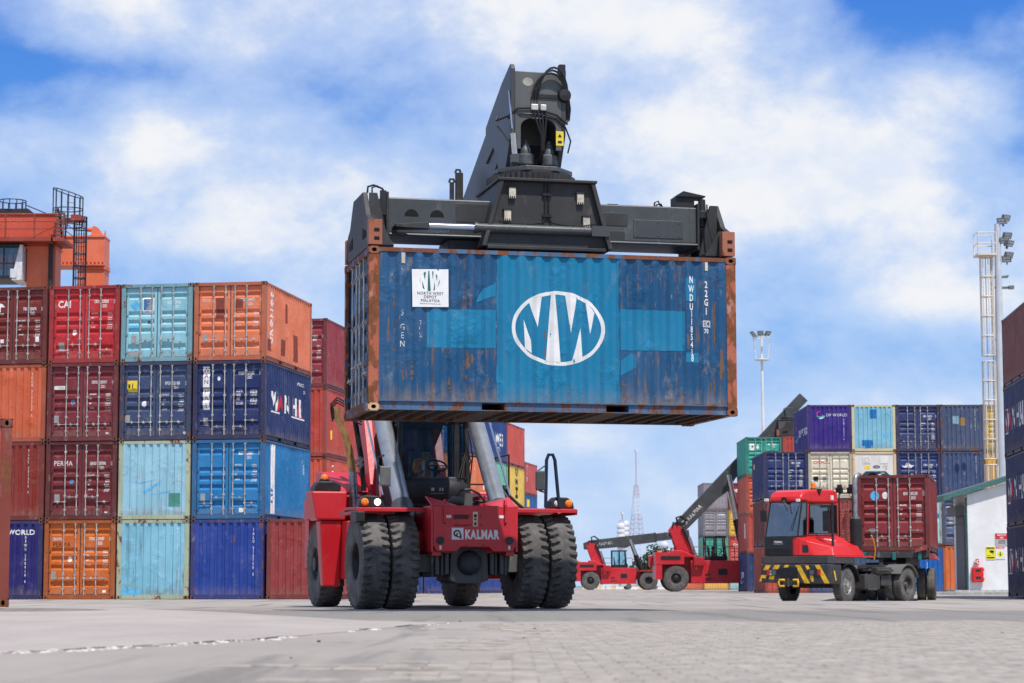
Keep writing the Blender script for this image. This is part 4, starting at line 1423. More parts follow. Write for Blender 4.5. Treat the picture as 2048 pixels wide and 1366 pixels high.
def lifted():
    c, q = math.cos(CT[3]), math.sin(CT[3])
    loc = (CT[0] - q * W / 2, CT[1] + c * W / 2, CT[2])
    orng = P(176, 96, 66)
    pa = paint("bright_blue_repaint", PATCHBLUE, 0.16, 0.16, 0.5, 0.14, streak=0.22, foot=0.35)
    lw = chips("logo_white", (0.80, 0.80, 0.78), 0.55)
    patch = D2()
    jag = lambda x, y0, y1, n: [(x + rnd.uniform(-0.012, 0.012), y0 + (y1 - y0) * i / n) for i in range(n + 1)]
    patch.poly(jag(2.07, 0.168, 2.51, 24) + jag(4.085, 2.51, 0.168, 24))
    patch.poly([(0.94, 1.005), (2.05, 1.02), (2.05, 1.63), (0.94, 1.61)])
    patch.poly([(4.10, 1.03), (5.19, 1.045), (5.19, 1.69), (4.10, 1.70)])
    patch.poly([(1.72, 1.74), (2.05, 1.86), (2.05, 2.06), (1.84, 1.96), (1.76, 1.83)])
    patch.poly([(4.10, 0.62), (4.36, 0.76), (4.36, 0.92), (4.30, 1.0), (4.10, 0.86)])
    patch.rect(5.20, 1.86, 5.38, 2.24).rect(5.20, 0.86, 5.42, 1.02)
    def z2(pts):
        return [(3.075 + (a - 842) / 870.0, 1.36 - (b - 698) / 870.0) for a, b in pts]
    lg = D2()
    lg.ring(3.075, 1.36, 0.765, 0.60, 0.058, 64)
    for p in ([(425, 340), (500, 262), (592, 235), (600, 262), (540, 690)], [(338, 590), (450, 870), (462, 1050), (360, 985)], [(738, 215), (792, 215), (870, 1190), (760, 1185), (662, 1160)],
              [(945, 225), (1020, 235), (1106, 268), (1012, 760)], [(1230, 320), (1300, 390), (1362, 465), (1290, 770)], [(1160, 690), (1186, 1110), (1110, 1150), (1020, 1180)]):
        lg.poly(z2(p))
    st = D2().poly([(0.688, 2.24), (0.70, 1.642), (1.28, 1.655), (1.276, 2.255)])
    code = D2().stack("NWDU", 5.295, 2.155, 0.115, 0.60, 1, 1.28).stack("118541", 5.30, 1.60, 0.108, 0.60, 1, 1.16).stack("8", 5.31, 0.88, 0.12, 0.6)
    code.stack("22G1", 5.545, 2.08, 0.115, 0.60, 1, 1.26)
    code.frame(5.49, 1.44, 5.62, 1.545, 0.012).text("IC", 5.515, 1.462, 0.065, 0.8).text("70", 5.51, 1.34, 0.075, 0.7)
    chalk = D2().stack("S GEN", 0.54, 1.50, 0.095, 0.8, 0, 1.4).stack("2007", 0.83, 1.36, 0.075, 0.9, 0, 1.15)
    plates = D2().rect(0.52, 2.33, 0.58, 2.50).rect(5.53, 2.36, 5.58, 2.50)
    runs = D2()
    for s_, t_, h_, w_ in ((1.62, 0.20, 0.85, 0.07), (1.47, 0.3, 0.5, 0.03), (0.42, 0.5, 1.3, 0.03), (0.44, 2.0, 0.35, 0.05), (0.70, 0.45, 0.35, 0.03), (1.02, 0.3, 0.5, 0.03), (1.30, 0.25, 0.3, 0.03), (1.93, 0.2, 0.35, 0.04),
                           (1.90, 1.9, 0.5, 0.04), (1.62, 1.75, 0.4, 0.05), (4.16, 0.18, 0.40, 0.06), (4.42, 0.18, 0.2, 0.05), (4.66, 0.18, 0.25, 0.02), (4.86, 0.65, 0.25, 0.03), (5.10, 0.3, 0.3, 0.03),
                           (5.70, 0.18, 1.7, 0.03), (5.80, 0.18, 0.9, 0.05), (5.62, 0.2, 0.5, 0.02), (4.4, 1.9, 0.5, 0.02), (4.68, 1.75, 0.6, 0.02), (2.62, 0.5, 0.55, 0.012), (2.52, 0.45, 0.5, 0.012), (2.84, 0.6, 1.1, 0.010),
                           (3.85, 0.18, 0.2, 0.04), (2.25, 0.3, 0.25, 0.012), (3.5, 0.55, 0.12, 0.07), (3.25, 0.62, 0.06, 0.10), (0.56, 0.35, 0.6, 0.02)):
        n = 9
        l, r = [], []
        for i in range(n + 1):
            f = i / n
            ww = w_ * (0.25 + 0.75 * math.sin(PI * min(1, f * 0.9 + 0.08))) * rnd.uniform(0.5, 1.2)
            xx = s_ + rnd.uniform(-0.012, 0.012)
            l.append((xx - ww, t_ + h_ * f))
            r.append((xx + ww, t_ + h_ * f))
        for i in range(n):
            if rnd.random() < 0.86:
                runs.poly([l[i], r[i], r[i + 1], l[i + 1]])
    rustp = chips("rust_run", (0.17, 0.095, 0.06), 2.1, 0.85)
    r = container(loc, CT[3] - PI / 2, BASEBLUE, "scuffed blue container with a big white oval emblem hanging from the spreader", rust=0.30, dirt=0.45,
                  frame_col=P(70, 104, 138), post_col=orng, frame_rust=0.95, streak=1.25, handles=(0.62, 0.80), group=None,
                  prints=[(FADEW, door_code(D(), "NWDU", "118541", "8", H8, 1.95)), (BLUEP, D().poly([(-0.85, 1.7), (-0.4, 1.7), (-0.62, 2.1)]))],
                  sideR=[(pa, patch, 'repainted_patch'), (rustp, runs, 'rust_run')])
    for o in bpy.data.objects:
        if o.name.startswith('rust_run'):
            o['kind'] = 'stuff'
    side = [o for o in r.children if o.name.startswith("side_wall")][1]
    k = NC[0] % 5
    sb = [p[0] for p in side_pts(L20)]
    for nm, m, d, off in (("emblem", lw, lg, 0.006), ("lettering", WHITE, code, 0.006), ("chalk_marking", FADEW, chalk, 0.006), ("marker_plate", plain("ivory_plate", (0.55, 0.50, 0.38), 0.6), plates, 0.012)):
        d.build(nm, m, side, map_side(L20, 1, off, k), sb, side_rows(H8))
    # the stick-on notice is stretched flat over the ribs, sagging a little
    fl = lambda s, t: (W / 2 - 0.012 + 0.004 * math.sin(9 * s), s, t)
    st.build("notice_sheet", plain("notice_white", (0.80, 0.80, 0.79), 0.5, var=0.04), side, fl, [0.75 + 0.06 * i for i in range(10)])
    zq = lambda pts: [(0.688 + (a - 180) / 1010.0 * 0.588, 2.248 - (b - 165) / 1070.0 * 0.60) for a, b in pts]
    gl = D2()
    for p in ([(500, 280), (530, 255), (565, 238), (540, 470)], [(460, 490), (535, 740), (505, 722), (478, 690)], [(630, 210), (660, 210), (700, 778), (655, 782), (615, 775)], [(740, 215), (780, 235), (760, 470)],
              [(835, 285), (885, 345), (870, 495)], [(812, 500), (820, 740), (775, 768)], [(935, 430), (948, 540), (880, 692), (918, 560)], [(418, 390), (398, 480), (418, 592), (408, 490)]):
        gl.poly(zq(p))
    fl2 = lambda s, t: (W / 2 - 0.008 + 0.004 * math.sin(9 * s), s, t)
    gl.build("emblem", plain("notice_green", (0.01, 0.13, 0.12), 0.5), side, fl2)
    tx = D2().text("NORTH WEST", 0.985, 1.842, 0.045, 0.95, 0, 'c').text("DEPOT", 0.985, 1.785, 0.045, 0.95, 0, 'c').text("MALAYSIA", 0.985, 1.727, 0.045, 0.95, 0, 'c').text("www.northwest.net", 0.985, 1.69, 0.022, 1.2, 0, 'c')
    tx.build("lettering", BLACK, side, fl2)
    # floor frame seen from below
    under = paint("underside_grime", (0.060, 0.046, 0.036), 0.25, 0.5, 0.85, rustcol=(0.09, 0.04, 0.02), dust=(0.12, 0.09, 0.07))
    xm = MB()
    xm.box(-W / 2 + 0.055, W / 2 - 0.055, -0.006, 0.0, 0.03, 0.154)
    xm.box(-W / 2 + 0.055, W / 2 - 0.055, 0.0, 0.045, 0.03, 0.036)
    me = xm.mesh("cross_member", (under,), 0)
    y = 0.32
    while y < L20 - 0.2:
        if not any(abs(y - yc) < 0.26 for yc in (L20 / 2 - 1.02, L20 / 2 + 1.02)):
            link("cross_member", me, r, (0, y, 0))
        y += 0.26
    for yc in (L20 / 2 - 1.02, L20 / 2 + 1.02):
        pm_ = MB()
        pm_.box(-W / 2 + 0.06, W / 2 - 0.06, yc - 0.20, yc + 0.20, 0.022, 0.03)
        pm_.build("fork_pocket", under, r, 0)
    for o in r.children:
        if o.name.startswith("floor"):
            o.material_slots[0].material = under
    # rags of cargo tape and lashing marks on the near post
    for o in [o for o in r.children if o.name.startswith("corner_casting")]:
        if o.location.z < 0.5 and o.location.x > 0 and o.location.y < 1:
            o.material_slots[0].material = paint("cream_casting", P(206, 170, 130), 0.35, 0.4)
    return r


LIFTED = lifted()

# ------------------------------------------------------------------ reach stackers
RS_RED = paint("vehicle_red", (0.56, 0.012, 0.022), 0.06, 0.42, 0.36, 0.16, spec=0.5, dust=(0.36, 0.19, 0.17))
RS_RED2 = paint("vehicle_red_worn", (0.50, 0.014, 0.022), 0.03, 0.3, 0.45, 0.2, spec=0.4, dust=(0.34, 0.18, 0.16))
BOOM = paint("boom_charcoal", (0.056, 0.060, 0.062), 0.12, 0.75, 0.42, 0.3, spec=0.45, dust=(0.17, 0.165, 0.155))
HEADP = paint("boom_head_grey", (0.098, 0.104, 0.100), 0.02, 0.4, 0.42, 0.3, spec=0.45, dust=(0.2, 0.19, 0.17))
BOOM2 = paint("boom_dirty", (0.034, 0.033, 0.033), 0.34, 1.0, 0.55, 0.4, dust=(0.12, 0.10, 0.09))
BLK = plain("black_plastic", (0.018, 0.018, 0.020), 0.5, var=0.2, scale=5)
BLK2 = plain("black_hose", (0.012, 0.012, 0.013), 0.45)
CHROME = plain("cylinder_chrome", (0.62, 0.62, 0.63), 0.16, 1.0, 0.06, 3)
GREYROD = plain("cylinder_grey", (0.33, 0.345, 0.36), 0.22, 0.45, 0.10, 4, spec=0.7)
AXLE = paint("axle_grey", (0.10, 0.10, 0.095), 0.12, 0.7, 0.7)
COPPER = plain("copper_pipe", (0.50, 0.29, 0.12), 0.4, 0.6, 0.2)
MESHSTEEL = plain("perforated_steel", (0.40, 0.40, 0.41), 0.45, 0.8, 0.3, 40)
GLS = glass("cab_glass", (0.82, 0.96, 0.97), 0.05)
GLS2 = glass("cab_glass_dark", (0.76, 0.86, 0.84), 0.17)
AMBER = plain("amber_lens", (0.85, 0.22, 0.02), 0.25, emit=None)
REDLENS = plain("red_lens", (0.5, 0.02, 0.02), 0.25)
LAMPW = plain("lamp_lens", (0.75, 0.75, 0.72), 0.2)
LAMPON = plain("lit_lamp", (0.9, 0.9, 0.95), 0.2, emit=(1.0, 0.97, 1.0, 5.0))
IVORY = plain("ivory_lamp", (0.50, 0.46, 0.36), 0.55, var=0.25)


def tyre_material():
    m, t, b = newmat("tyre_rubber")
    v = objcoord(t)
    n = noise(t, v, 3.0, 6, 0.65)
    c = mixc(t, maprange(t, n, 0.38, 0.70), (0.075, 0.071, 0.067), (0.155, 0.145, 0.134))
    c = mixc(t, mth(t, 'MULTIPLY', maprange(t, noise(t, v, 16, 5, 0.7), 0.45, 0.75), 0.5), c, (0.20, 0.185, 0.165))
    t.links.new(c, b.inputs['Base Color'])
    b.inputs['Roughness'].default_value = 0.8
    b.inputs['Specular IOR Level'].default_value = 0.3
    bp = nd(t, 'ShaderNodeBump')
    bp.inputs['Strength'].default_value, bp.inputs['Distance'].default_value = 0.35, 0.01
    t.links.new(noise(t, v, 22, 5), bp.inputs['Height'])
    t.links.new(bp.outputs[0], b.inputs['Normal'])
    return m


TYRE = tyre_material()


def big_tyre_mesh(R=0.86, w=0.49, lugs=34, seg=7):
    """tyre on the x axis with shoulder grooves curving towards the middle of the tread"""
    m = MB()
    rim = 0.34
    prof = [(rim, -0.40), (rim + 0.03, -0.46), (rim + 0.14, -0.505), (R - 0.20, -0.515), (R - 0.09, -0.50), (R - 0.045, -0.485)]
    tread = [-0.485 + 0.97 * i / 20 for i in range(21)]
    full = [(r, x * w) for r, x in prof]
    full += [(R - 0.022 * abs(x * 2) ** 3, x * w) for x in tread]
    full += [(r, -x * w) for r, x in reversed(prof)]
    n = lugs * seg
    vs, fs = [], []
    mm = len(full)
    for k in range(n):
        a = 2 * PI * k / n
        for i, (r, x) in enumerate(full):
            u = x / (w / 2)
            if r > R - 0.12:
                ph = k / seg + (0.5 if u > 0 else 0.0)
                au = abs(u)
                ph2 = (ph + 0.55 * (1 - au) ** 1.2) % 1.0
                wd = 0.13 + 0.22 * max(0.0, au - 0.25)
                if au > 0.26:
                    dd = abs(ph2 - 0.5)
                    e = max(0.0, min(1.0, (wd - dd) / 0.08))
                    dep = 0.060 * e * min(1.0, (au - 0.26) / 0.22)
                    r = r - dep
            vs.append((x, r * math.cos(a), r * math.sin(a)))
    for k in range(n):
        k2 = (k + 1) % n
        for i in range(mm - 1):
            fs.append((k * mm + i, k2 * mm + i, k2 * mm + i + 1, k * mm + i + 1))
    m.add(vs, fs)
    return m.mesh("tyre", (TYRE,), 0.5)


def rim_mesh(sgn, deep=True, r=0.35, bolts=12, mat=None):
    m = MB()
    s = sgn
    if deep:
        prof = [(r + 0.015, 0.20), (r - 0.015, 0.205), (r - 0.035, 0.15), (r - 0.06, 0.02), (0.22, 0.0), (0.20, 0.02), (0.001, 0.03)]
    else:
        prof = [(r + 0.015, 0.20), (r - 0.015, 0.205), (r - 0.035, 0.16), (0.24, 0.12), (0.16, 0.17), (0.14, 0.24), (0.001, 0.26)]
    m.lathe([(a, s * b) for a, b in prof], axis='x', n=28)
    m.lathe([(r + 0.014, -s * 0.2), (r - 0.03, -s * 0.1), (0.001, -s * 0.1)], axis='x', n=20)
    for i in range(bolts):
        a = 2 * PI * i / bolts
        y, z = 0.265 * math.cos(a), 0.265 * math.sin(a)
        x = s * (0.0 if deep else 0.115)
        m.tube([(x, y, z), (x + s * 0.05, y, z)], 0.022, 6)
    return m.mesh("rim", (mat or BLK,), 0.6)


def wheel(parent, loc, sgn, tkey, tmesh, rmesh, rmat=None, name="wheel"):
    t = link(name, tmesh, parent, loc)
    t.rotation_euler = (rnd.uniform(0, 6), 0, 0)
    rr = link("rim", rmesh, t)
    return t


def person_mesh(seated=True):
    """one continuous body grown on a skeleton: seated, hands forward on a wheel"""
    me = bpy.data.meshes.new("body")
    V = [(0, 0, 0.10), (0, 0.02, 0.28), (0, 0.03, 0.46), (0, 0.02, 0.56), (0, 0.0, 0.66), (0, -0.02, 0.74),
         (-0.10, -0.02, 0.08), (-0.12, -0.40, 0.12), (-0.12, -0.44, -0.28), (0.10, -0.02, 0.08), (0.12, -0.40, 0.12), (0.12, -0.44, -0.28),
         (-0.19, 0.03, 0.49), (-0.24, -0.10, 0.27), (-0.14, -0.36, 0.30), (0.19, 0.03, 0.49), (0.24, -0.10, 0.27), (0.14, -0.36, 0.30)]
    E = [(0, 1), (1, 2), (2, 3), (3, 4), (4, 5), (0, 6), (6, 7), (7, 8), (0, 9), (9, 10), (10, 11), (2, 12), (12, 13), (13, 14), (2, 15), (15, 16), (16, 17)]
    Rd = [0.15, 0.15, 0.14, 0.055, 0.095, 0.07, 0.09, 0.07, 0.055, 0.09, 0.07, 0.055, 0.075, 0.052, 0.042, 0.075, 0.052, 0.042]
    me.from_pydata(V, E, [])
    o = bpy.data.objects.new("tmp", me)
    COL.objects.link(o)
    sk = o.modifiers.new("skin", 'SKIN')
    for i, r in enumerate(Rd):
        me.skin_vertices[0].data[i].radius = (r, r)
    me.skin_vertices[0].data[0].use_root = True
    ss = o.modifiers.new("sub", 'SUBSURF')
    ss.levels = ss.render_levels = 1
    dg = bpy.context.evaluated_depsgraph_get()
    dg.update()
    out = bpy.data.meshes.new_from_object(o.evaluated_get(dg))
    bpy.data.objects.remove(o)
    out.name = "body"
    skin = plain("skin", (0.24, 0.12, 0.075), 0.55)
    cloth = plain("dark_trousers", (0.02, 0.022, 0.03), 0.8)
    vest = plain("orange_overall", (0.90, 0.19, 0.02), 0.7, var=0.25, scale=10)
    out.materials.clear()
    for m in (skin, cloth, vest):
        out.materials.append(m)
    for p in out.polygons:
        c = p.center
        p.material_index = 0 if (c.z > 0.56 or (c.y < -0.31 and c.z > 0.2)) else (2 if c.z > 0.16 and c.y > -0.31 else 1)
        p.use_smooth = True
    return out


def person(loc, rz, label, par=None):
    r = root("person", loc, rz, label, "person")
    b = link("body", cached('person', person_mesh), r)
    m = MB()
    m.lathe([(0.001, 0.135), (0.06, 0.125), (0.105, 0.08), (0.118, 0.02), (0.112, 0.0)], (0, -0.005, 0.685), 'z', 14)
    m.build("cap", plain("dark_cap", (0.015, 0.016, 0.02), 0.7), r)
    m = MB()
    for x in (-0.085, 0.085):
        m.box(x - 0.025, x + 0.025, -0.152, -0.122, 0.2, 0.5)
    m.build("reflective_stripe", plain("reflective_grey", (0.6, 0.62, 0.6), 0.4), r, 0)
    return r


def reach_stacker(loc, rz, label, spread_at, elev, pivot, blen, scale=1.0, main=False, unit=""):
    """origin: ground under the middle of the front axle; x across, y backwards, z up"""
    r = root("reach_stacker", loc, rz, label, "reach stacker", "reach stackers in the yard")
    r.scale = (scale,) * 3
    R = 0.86
    tyre = cached('rst', lambda: big_tyre_mesh())
    rimL = cached('rimL', lambda: rim_mesh(-1, True))
    rimR = cached('rimR', lambda: rim_mesh(1, True))
    rimS = cached('rimS', lambda: rim_mesh(-1, False))
    rimT = cached('rimT', lambda: rim_mesh(1, False))
    wb = 5.4
    for s in (-1, 1):
        wheel(r, (s * 1.74, 0, R), s, 0, tyre, rimL if s < 0 else rimR, name="front_wheel")
        wheel(r, (s * 1.20, 0, R), s, 0, tyre, rimL if s < 0 else rimR, name="front_wheel")
        wheel(r, (s * 1.42, wb, R), s, 0, tyre, rimS if s < 0 else rimT, name="rear_wheel")
    # chassis
    m = MB()
    m.prism([(-0.76, 1.12), (-0.70, 1.02), (-0.34, 1.02), (-0.26, 1.10), (0.26, 1.10), (0.34, 1.02), (0.70, 1.02), (0.76, 1.12), (0.76, 1.84), (-0.76, 1.84)], 'y', -1.02, -0.92)
    ch = m.build("front_plate", RS_RED, r, 0, 0.015)
    m = MB()
    for s in (-1, 1):
        m.box(*sorted((s * 0.60, s * 0.76)), -0.92, 6.6, 0.95, 1.74)
        m.prism([(s * 0.76, 1.02), (s * 0.76, 1.84), (s * 0.80, 1.84), (s * 0.80, 1.02)], 'y', -1.0, -0.4)
        m.hexa([(s * 0.30, -0.98, 1.842), (s * 0.78, -0.98, 1.842), (s * 0.78, -0.90, 1.842), (s * 0.30, -0.90, 1.842)],
               [(s * 0.30, -0.5, 1.90), (s * 0.78, -0.5, 2.02), (s * 0.78, -0.42, 2.02), (s * 0.30, -0.42, 1.90)])
    m.box(-0.60, 0.60, -0.60, 6.4, 1.0, 1.12)
    m.box(-1.62, 1.62, 4.85, 6.75, 1.80, 2.22 if main else 2.60)
    m.box(-1.60, 1.60, 6.32, 6.74, 0.8, 1.79)
    m.build("chassis", RS_RED, r, 0, 0.015)
    m = MB()
    for s in (-1, 1):
        x0, x1 = sorted((s * 0.62, s * 0.80))
        m.prism([(3.75, 1.74), (4.9, 1.74), (5.75, 4.1), (5.45, 4.5), (4.95, 4.3)], 'x', x0, x1)
    m.build("boom_support", RS_RED, r, 0, 0.015)
    # mudguards
    for s in (-1, 1):
        m = MB()
        pr = [(-0.62, 1.735), (-0.62, 1.80), (-0.5, 1.82), (0.4, 1.84), (1.05, 1.76), (1.08, 1.72), (0.4, 1.79), (-0.5, 1.765)]
        m.prism(pr, 'x', *sorted((s * 0.84, s * 2.05)))
        m.box(*sorted((s * 2.0, s * 2.05)), -0.60, 1.04, 1.70, 1.765)
        m.build("mudguard", RS_RED2, r, 0, 0.008)
    # axle
    m = MB()
    m.box(-0.80, 0.80, -0.36, 0.36, 0.60, 1.0)
    for s in (-1, 1):
        m.tube([(s * 0.78, 0, R), (s * 1.62, 0, R)], 0.22, 14)
        m.box(*sorted((s * 0.62, s * 0.95)), -0.52, -0.30, 0.66, 0.98)
        for x in (0.42, 0.60):
            m.box(*sorted((s * (x - 0.035), s * (x + 0.035))), -0.66, -0.36, 0.62, 1.0)
        for x in (0.50, 0.68):
            m.tube([(s * x, -0.60, 0.60), (s * x, -0.60, 1.02)], 0.028, 8)
    m.prism([(-0.36, 0.52), (-0.20, 0.46), (0.20, 0.46), (0.36, 0.52), (0.34, 1.0), (0.20, 1.1), (-0.20, 1.1), (-0.34, 1.0)], 'y', -0.62, 0.4)
    ax = m.build("front_axle", AXLE, r, 0.5, 0.01)
    m = MB()
    m.lathe([(0.001, -0.17), (0.10, -0.16), (0.17, -0.12), (0.215, -0.05), (0.225, 0.0), (0.235, 0.06)], (0, -0.64, 0.83), 'y', 28)
    m.build("differential", plain("differential_cover", (0.045, 0.05, 0.055), 0.6, var=0.25), ax)
    m = MB()
    m.box(-1.2, 1.2, wb - 0.2, wb + 0.2, 0.6, 1.0)
    m.build("rear_axle", AXLE, r, 0, 0.02)
    # left side: tank and counterweight housing
    m = MB()
    if main:
        m.hexa([(-1.80, 3.75, 0.42), (-1.46, 3.75, 0.40), (-1.46, 4.05, 0.40), (-1.80, 4.05, 0.42)], [(-1.90, 3.6, 1.70), (-1.46, 3.6, 1.70), (-1.46, 4.05, 1.70), (-1.90, 4.05, 1.70)])
    m.box(-1.46, -0.76, 3.1, 4.2, 0.55, 1.68)
    m.build("tank_housing", RS_RED, r, 0, 0.03)
    m = MB()
    m.hexa([(-1.98, 3.55, 1.705), (-1.40, 3.55, 1.705), (-1.40, 4.25, 1.705), (-1.98, 4.25, 1.705)], [(-2.08, 3.55, 2.27), (-1.36, 3.55, 2.27), (-1.36, 4.25, 2.27), (-2.08, 4.25, 2.27)])
    m.prism([(4.0, 2.275), (5.6, 2.275), (5.6, 2.75), (5.0, 2.72)], 'x', -1.6, -0.80)
    m.build("engine_cover", RS_RED, r, 0, 0.035)
    m = MB()
    if not main:
        m.box(-1.62, -0.78, 1.15, 4.42, 0.56, 2.05)
    m.box(0.80, 1.95, 1.6, 4.4, 0.55, 1.70)
    m.hexa([(0.95, 2.3, 1.71), (1.30, 2.3, 1.71), (1.30, 5.4, 1.71), (0.95, 5.4, 1.71)], [(0.95, 2.3, 2.16), (1.25, 2.3, 2.16), (1.25, 5.4, 2.16), (0.95, 5.4, 2.16)])
    m.hexa([(1.4, 3.8, 1.705), (2.0, 3.8, 1.705), (2.0, 7.0, 1.705), (1.4, 7.0, 1.705)], [(1.4, 3.9, 2.3), (1.95, 3.9, 2.3), (1.95, 7.0, 2.4), (1.4, 7.0, 2.4)])
    m.build("battery_housing", RS_RED, r, 0, 0.03)
    # cab
    m = MB()
    cy0, cy1, cw = 1.85, 3.35, 0.70
    m.box(-cw, cw, cy0 + 0.05, cy1, 1.76, 1.90)
    for x in (-cw, cw):
        for y, y2 in ((cy0 + 0.12, cy0 + 0.25), (cy1, cy1), (2.65, 2.65)):
            m.beam((x * 0.97, y, 2.0), (x * 0.93, y2, 3.60), 0.085, 0.10)
    m.box(-cw, cw, cy0 + 0.1, cy0 + 0.24, 3.58, 3.70)
    m.box(-cw, cw, cy1 - 0.10, cy1 + 0.06, 3.58, 3.70)
    for x in (-cw, cw - 0.10):
        m.box(x, x + 0.10, cy0 + 0.24, cy1 - 0.10, 3.58, 3.70)
    for x in (-cw, cw):
        m.box(x - 0.04, x + 0.04, cy0 + 0.18, cy1, 1.90, 2.36)
    m.box(-cw, cw, cy1 - 0.05, cy1, 1.9, 2.3)
    cab = m.build("cab", BLK, r, 0, 0.02)
    m = MB()
    n = 10
    fr = []
    for i in range(n + 1):
        x = -cw - 0.02 + (2 * cw + 0.04) * i / n
        u = abs(x) / (cw + 0.02)
        fr.append((x, cy0 + 0.02 + 0.16 * u ** 3))
    lo = [(x, y + 0.02, 1.98 + 0.05 * (abs(x) / cw) ** 2) for x, y in fr]
    mid = [(x, y - 0.05, 2.12) for x, y in fr]
    md2 = [(x, y - 0.04, 2.36) for x, y in fr]
    hi = [(x, y + 0.10, 2.47) for x, y in fr]
    k = n + 1
    m.add(lo + mid + md2 + hi, [(j * k + i, j * k + i + 1, (j + 1) * k + i + 1, (j + 1) * k + i) for j in range(3) for i in range(n)])
    m.add(lo + [(x, cy0 + 0.6, z) for x, y, z in lo], [(i, i + 1, k + i + 1, k + i) for i in range(n)])
    m.add(hi + [(x, cy0 + 0.6, 2.47) for x, y, z in hi], [(i, i + 1, k + i + 1, k + i) for i in range(n)])
    m.build("cab_nose", BLK, cab, 0.9)
    for nm, vs in (("windshield", [(-0.66, cy0 + 0.15, 2.47), (0.66, cy0 + 0.15, 2.47), (0.64, cy0 + 0.26, 3.58), (-0.64, cy0 + 0.26, 3.58)]),
                   ("side_window", [(-0.69, cy0 + 0.25, 2.37), (-0.69, cy1 - 0.06, 2.37), (-0.66, cy1 - 0.06, 3.58), (-0.66, cy0 + 0.28, 3.58)]),
                   ("side_window", [(0.69, cy0 + 0.25, 2.37), (0.69, cy1 - 0.06, 2.37), (0.66, cy1 - 0.06, 3.58), (0.66, cy0 + 0.28, 3.58)]),
                   ("roof_window", [(-0.62, cy0 + 0.22, 3.66), (0.62, cy0 + 0.22, 3.66), (0.62, cy1 - 0.08, 3.66), (-0.62, cy1 - 0.08, 3.66)]),
                   ("rear_window", [(-0.64, cy1, 2.3), (0.64, cy1, 2.3), (0.62, cy1, 3.58), (-0.62, cy1, 3.58)])):
        m = MB()
        m.add(vs, [(0, 1, 2, 3)])
        o = m.build(nm, GLS, cab, 0)
        so_ = o.modifiers.new("thick", 'SOLIDIFY')
        so_.thickness = 0.008
    m = MB()
    m.box(-0.26, 0.26, 2.62, 3.08, 1.9, 2.30)
    m.hexa([(-0.26, 2.98, 2.28), (0.26, 2.98, 2.28), (0.26, 3.12, 2.28), (-0.26, 3.12, 2.28)], [(-0.22, 3.1, 3.05), (0.22, 3.1, 3.05), (0.22, 3.2, 3.05), (-0.22, 3.2, 3.05)])
    m.build("seat", plain("seat_fabric", (0.10, 0.11, 0.125), 0.9), cab, 0, 0.04)
    m = MB()
    m.lathe([(0.20 + 0.018 * math.cos(2 * PI * j / 6), 0.018 * math.sin(2 * PI * j / 6)) for j in range(6)], (0, 0, 0), 'z', 18, True)
    m.tube([(-0.2, 0, 0), (0.2, 0, 0)], 0.012, 6)
    m.tube([(0, 0, 0), (0, 0, -0.35)], 0.03, 8)
    sw = m.build("steering_wheel", BLK2, cab, 0.8, loc=(0.10, 2.20, 2.72))
    sw.rotation_euler = (0.6, 0, 0)
    m = MB()
    m.box(-0.45, 0.45, 1.98, 2.14, 1.92, 2.50)
    m.build("dashboard", plain("dash_grey", (0.06, 0.065, 0.07), 0.6), cab, 0, 0.03)
    m = MB()
    m.box(-0.62, 0.62, 2.1, cy1 - 0.08, 1.905, 1.93)
    m.build("cab_floor", plain("cab_floor_grey", (0.16, 0.165, 0.17), 0.7), cab, 0)
    # lift cylinders
    ca, sa = math.cos(elev), math.sin(elev)
    tt = 0.40 * blen if not main else 0.40 * blen
    top = (pivot[0] - tt * ca + 0.0, pivot[1] + tt * sa)
    if main:
        base, top = (0.72, 1.90), (3.15, 4.35)
        dirv = Vector((0, top[0] - base[0], top[1] - base[1])).normalized()
    else:
        base = (0.55, 1.75)
    for s in (-1, 1):
        x = s * 0.93
        dv = Vector((0, top[0] - base[0], top[1] - base[1]))
        ln = dv.length
        dv.normalize()
        p0 = Vector((x, base[0], base[1]))
        sp = 0.06 if main else 0.52
        rad = 0.165 if main else 0.15
        m = MB()
        if not main:
            m.tube([p0 - dv * 0.2, p0 + dv * ln * sp], 0.19, 14)
        else:
            m.tube([p0 - dv * 0.5, p0 + dv * 0.02], 0.20, 16)
        c = m.build("lift_cylinder", BLK if not main else BOOM, r)
        m = MB()
        m.tube([p0 + dv * ln * sp * 0.98, p0 + dv * (ln + 0.1)] if not main else [p0, p0 + dv * (ln + 0.2)], rad, 24)
        m.build("cylinder_rod", GREYROD if main else CHROME, c)
    # boom in its own frame: local -y runs out along the boom
    bo = bpy.data.objects.new("boom", None)
    m = MB()
    wO, hO, wI, hI = (0.52, 0.56, 0.44, 0.46) if main else (0.45, 0.44, 0.36, 0.36)
    lo_ = blen * 0.66
    prof = [(0.7, -0.35), (0.7, 0.25), (0.0, hO), (-lo_, hO), (-lo_, -hO), (-blen * 0.42, -hO), (-blen * 0.34, -hO - 0.22), (-blen * 0.26, -hO - 0.05), (-0.2, -hO)] if not main else \
        [(0.5, -0.25), (0.5, 0.25), (0.0, 0.40), (-blen * 0.40, hO), (-lo_, hO), (-lo_, -hO), (-blen * 0.46, -hO), (-blen * 0.30, -0.30), (-0.2, -0.28)]
    m.prism(prof, 'x', -wO, wO)
    boom = m.build("boom", BOOM, r, 0, 0.02)
    boom.location, boom.rotation_euler = (0, pivot[0], pivot[1]), (-elev, 0, 0)
    bpy.data.objects.remove(bo)
    m = MB()
    m.box(-wI, wI, -blen + (0.5 if main else 0.0), -lo_ + 0.6, -hI, hI)
    m.build("inner_boom", BOOM, boom, 0, 0.02)
    m = MB()
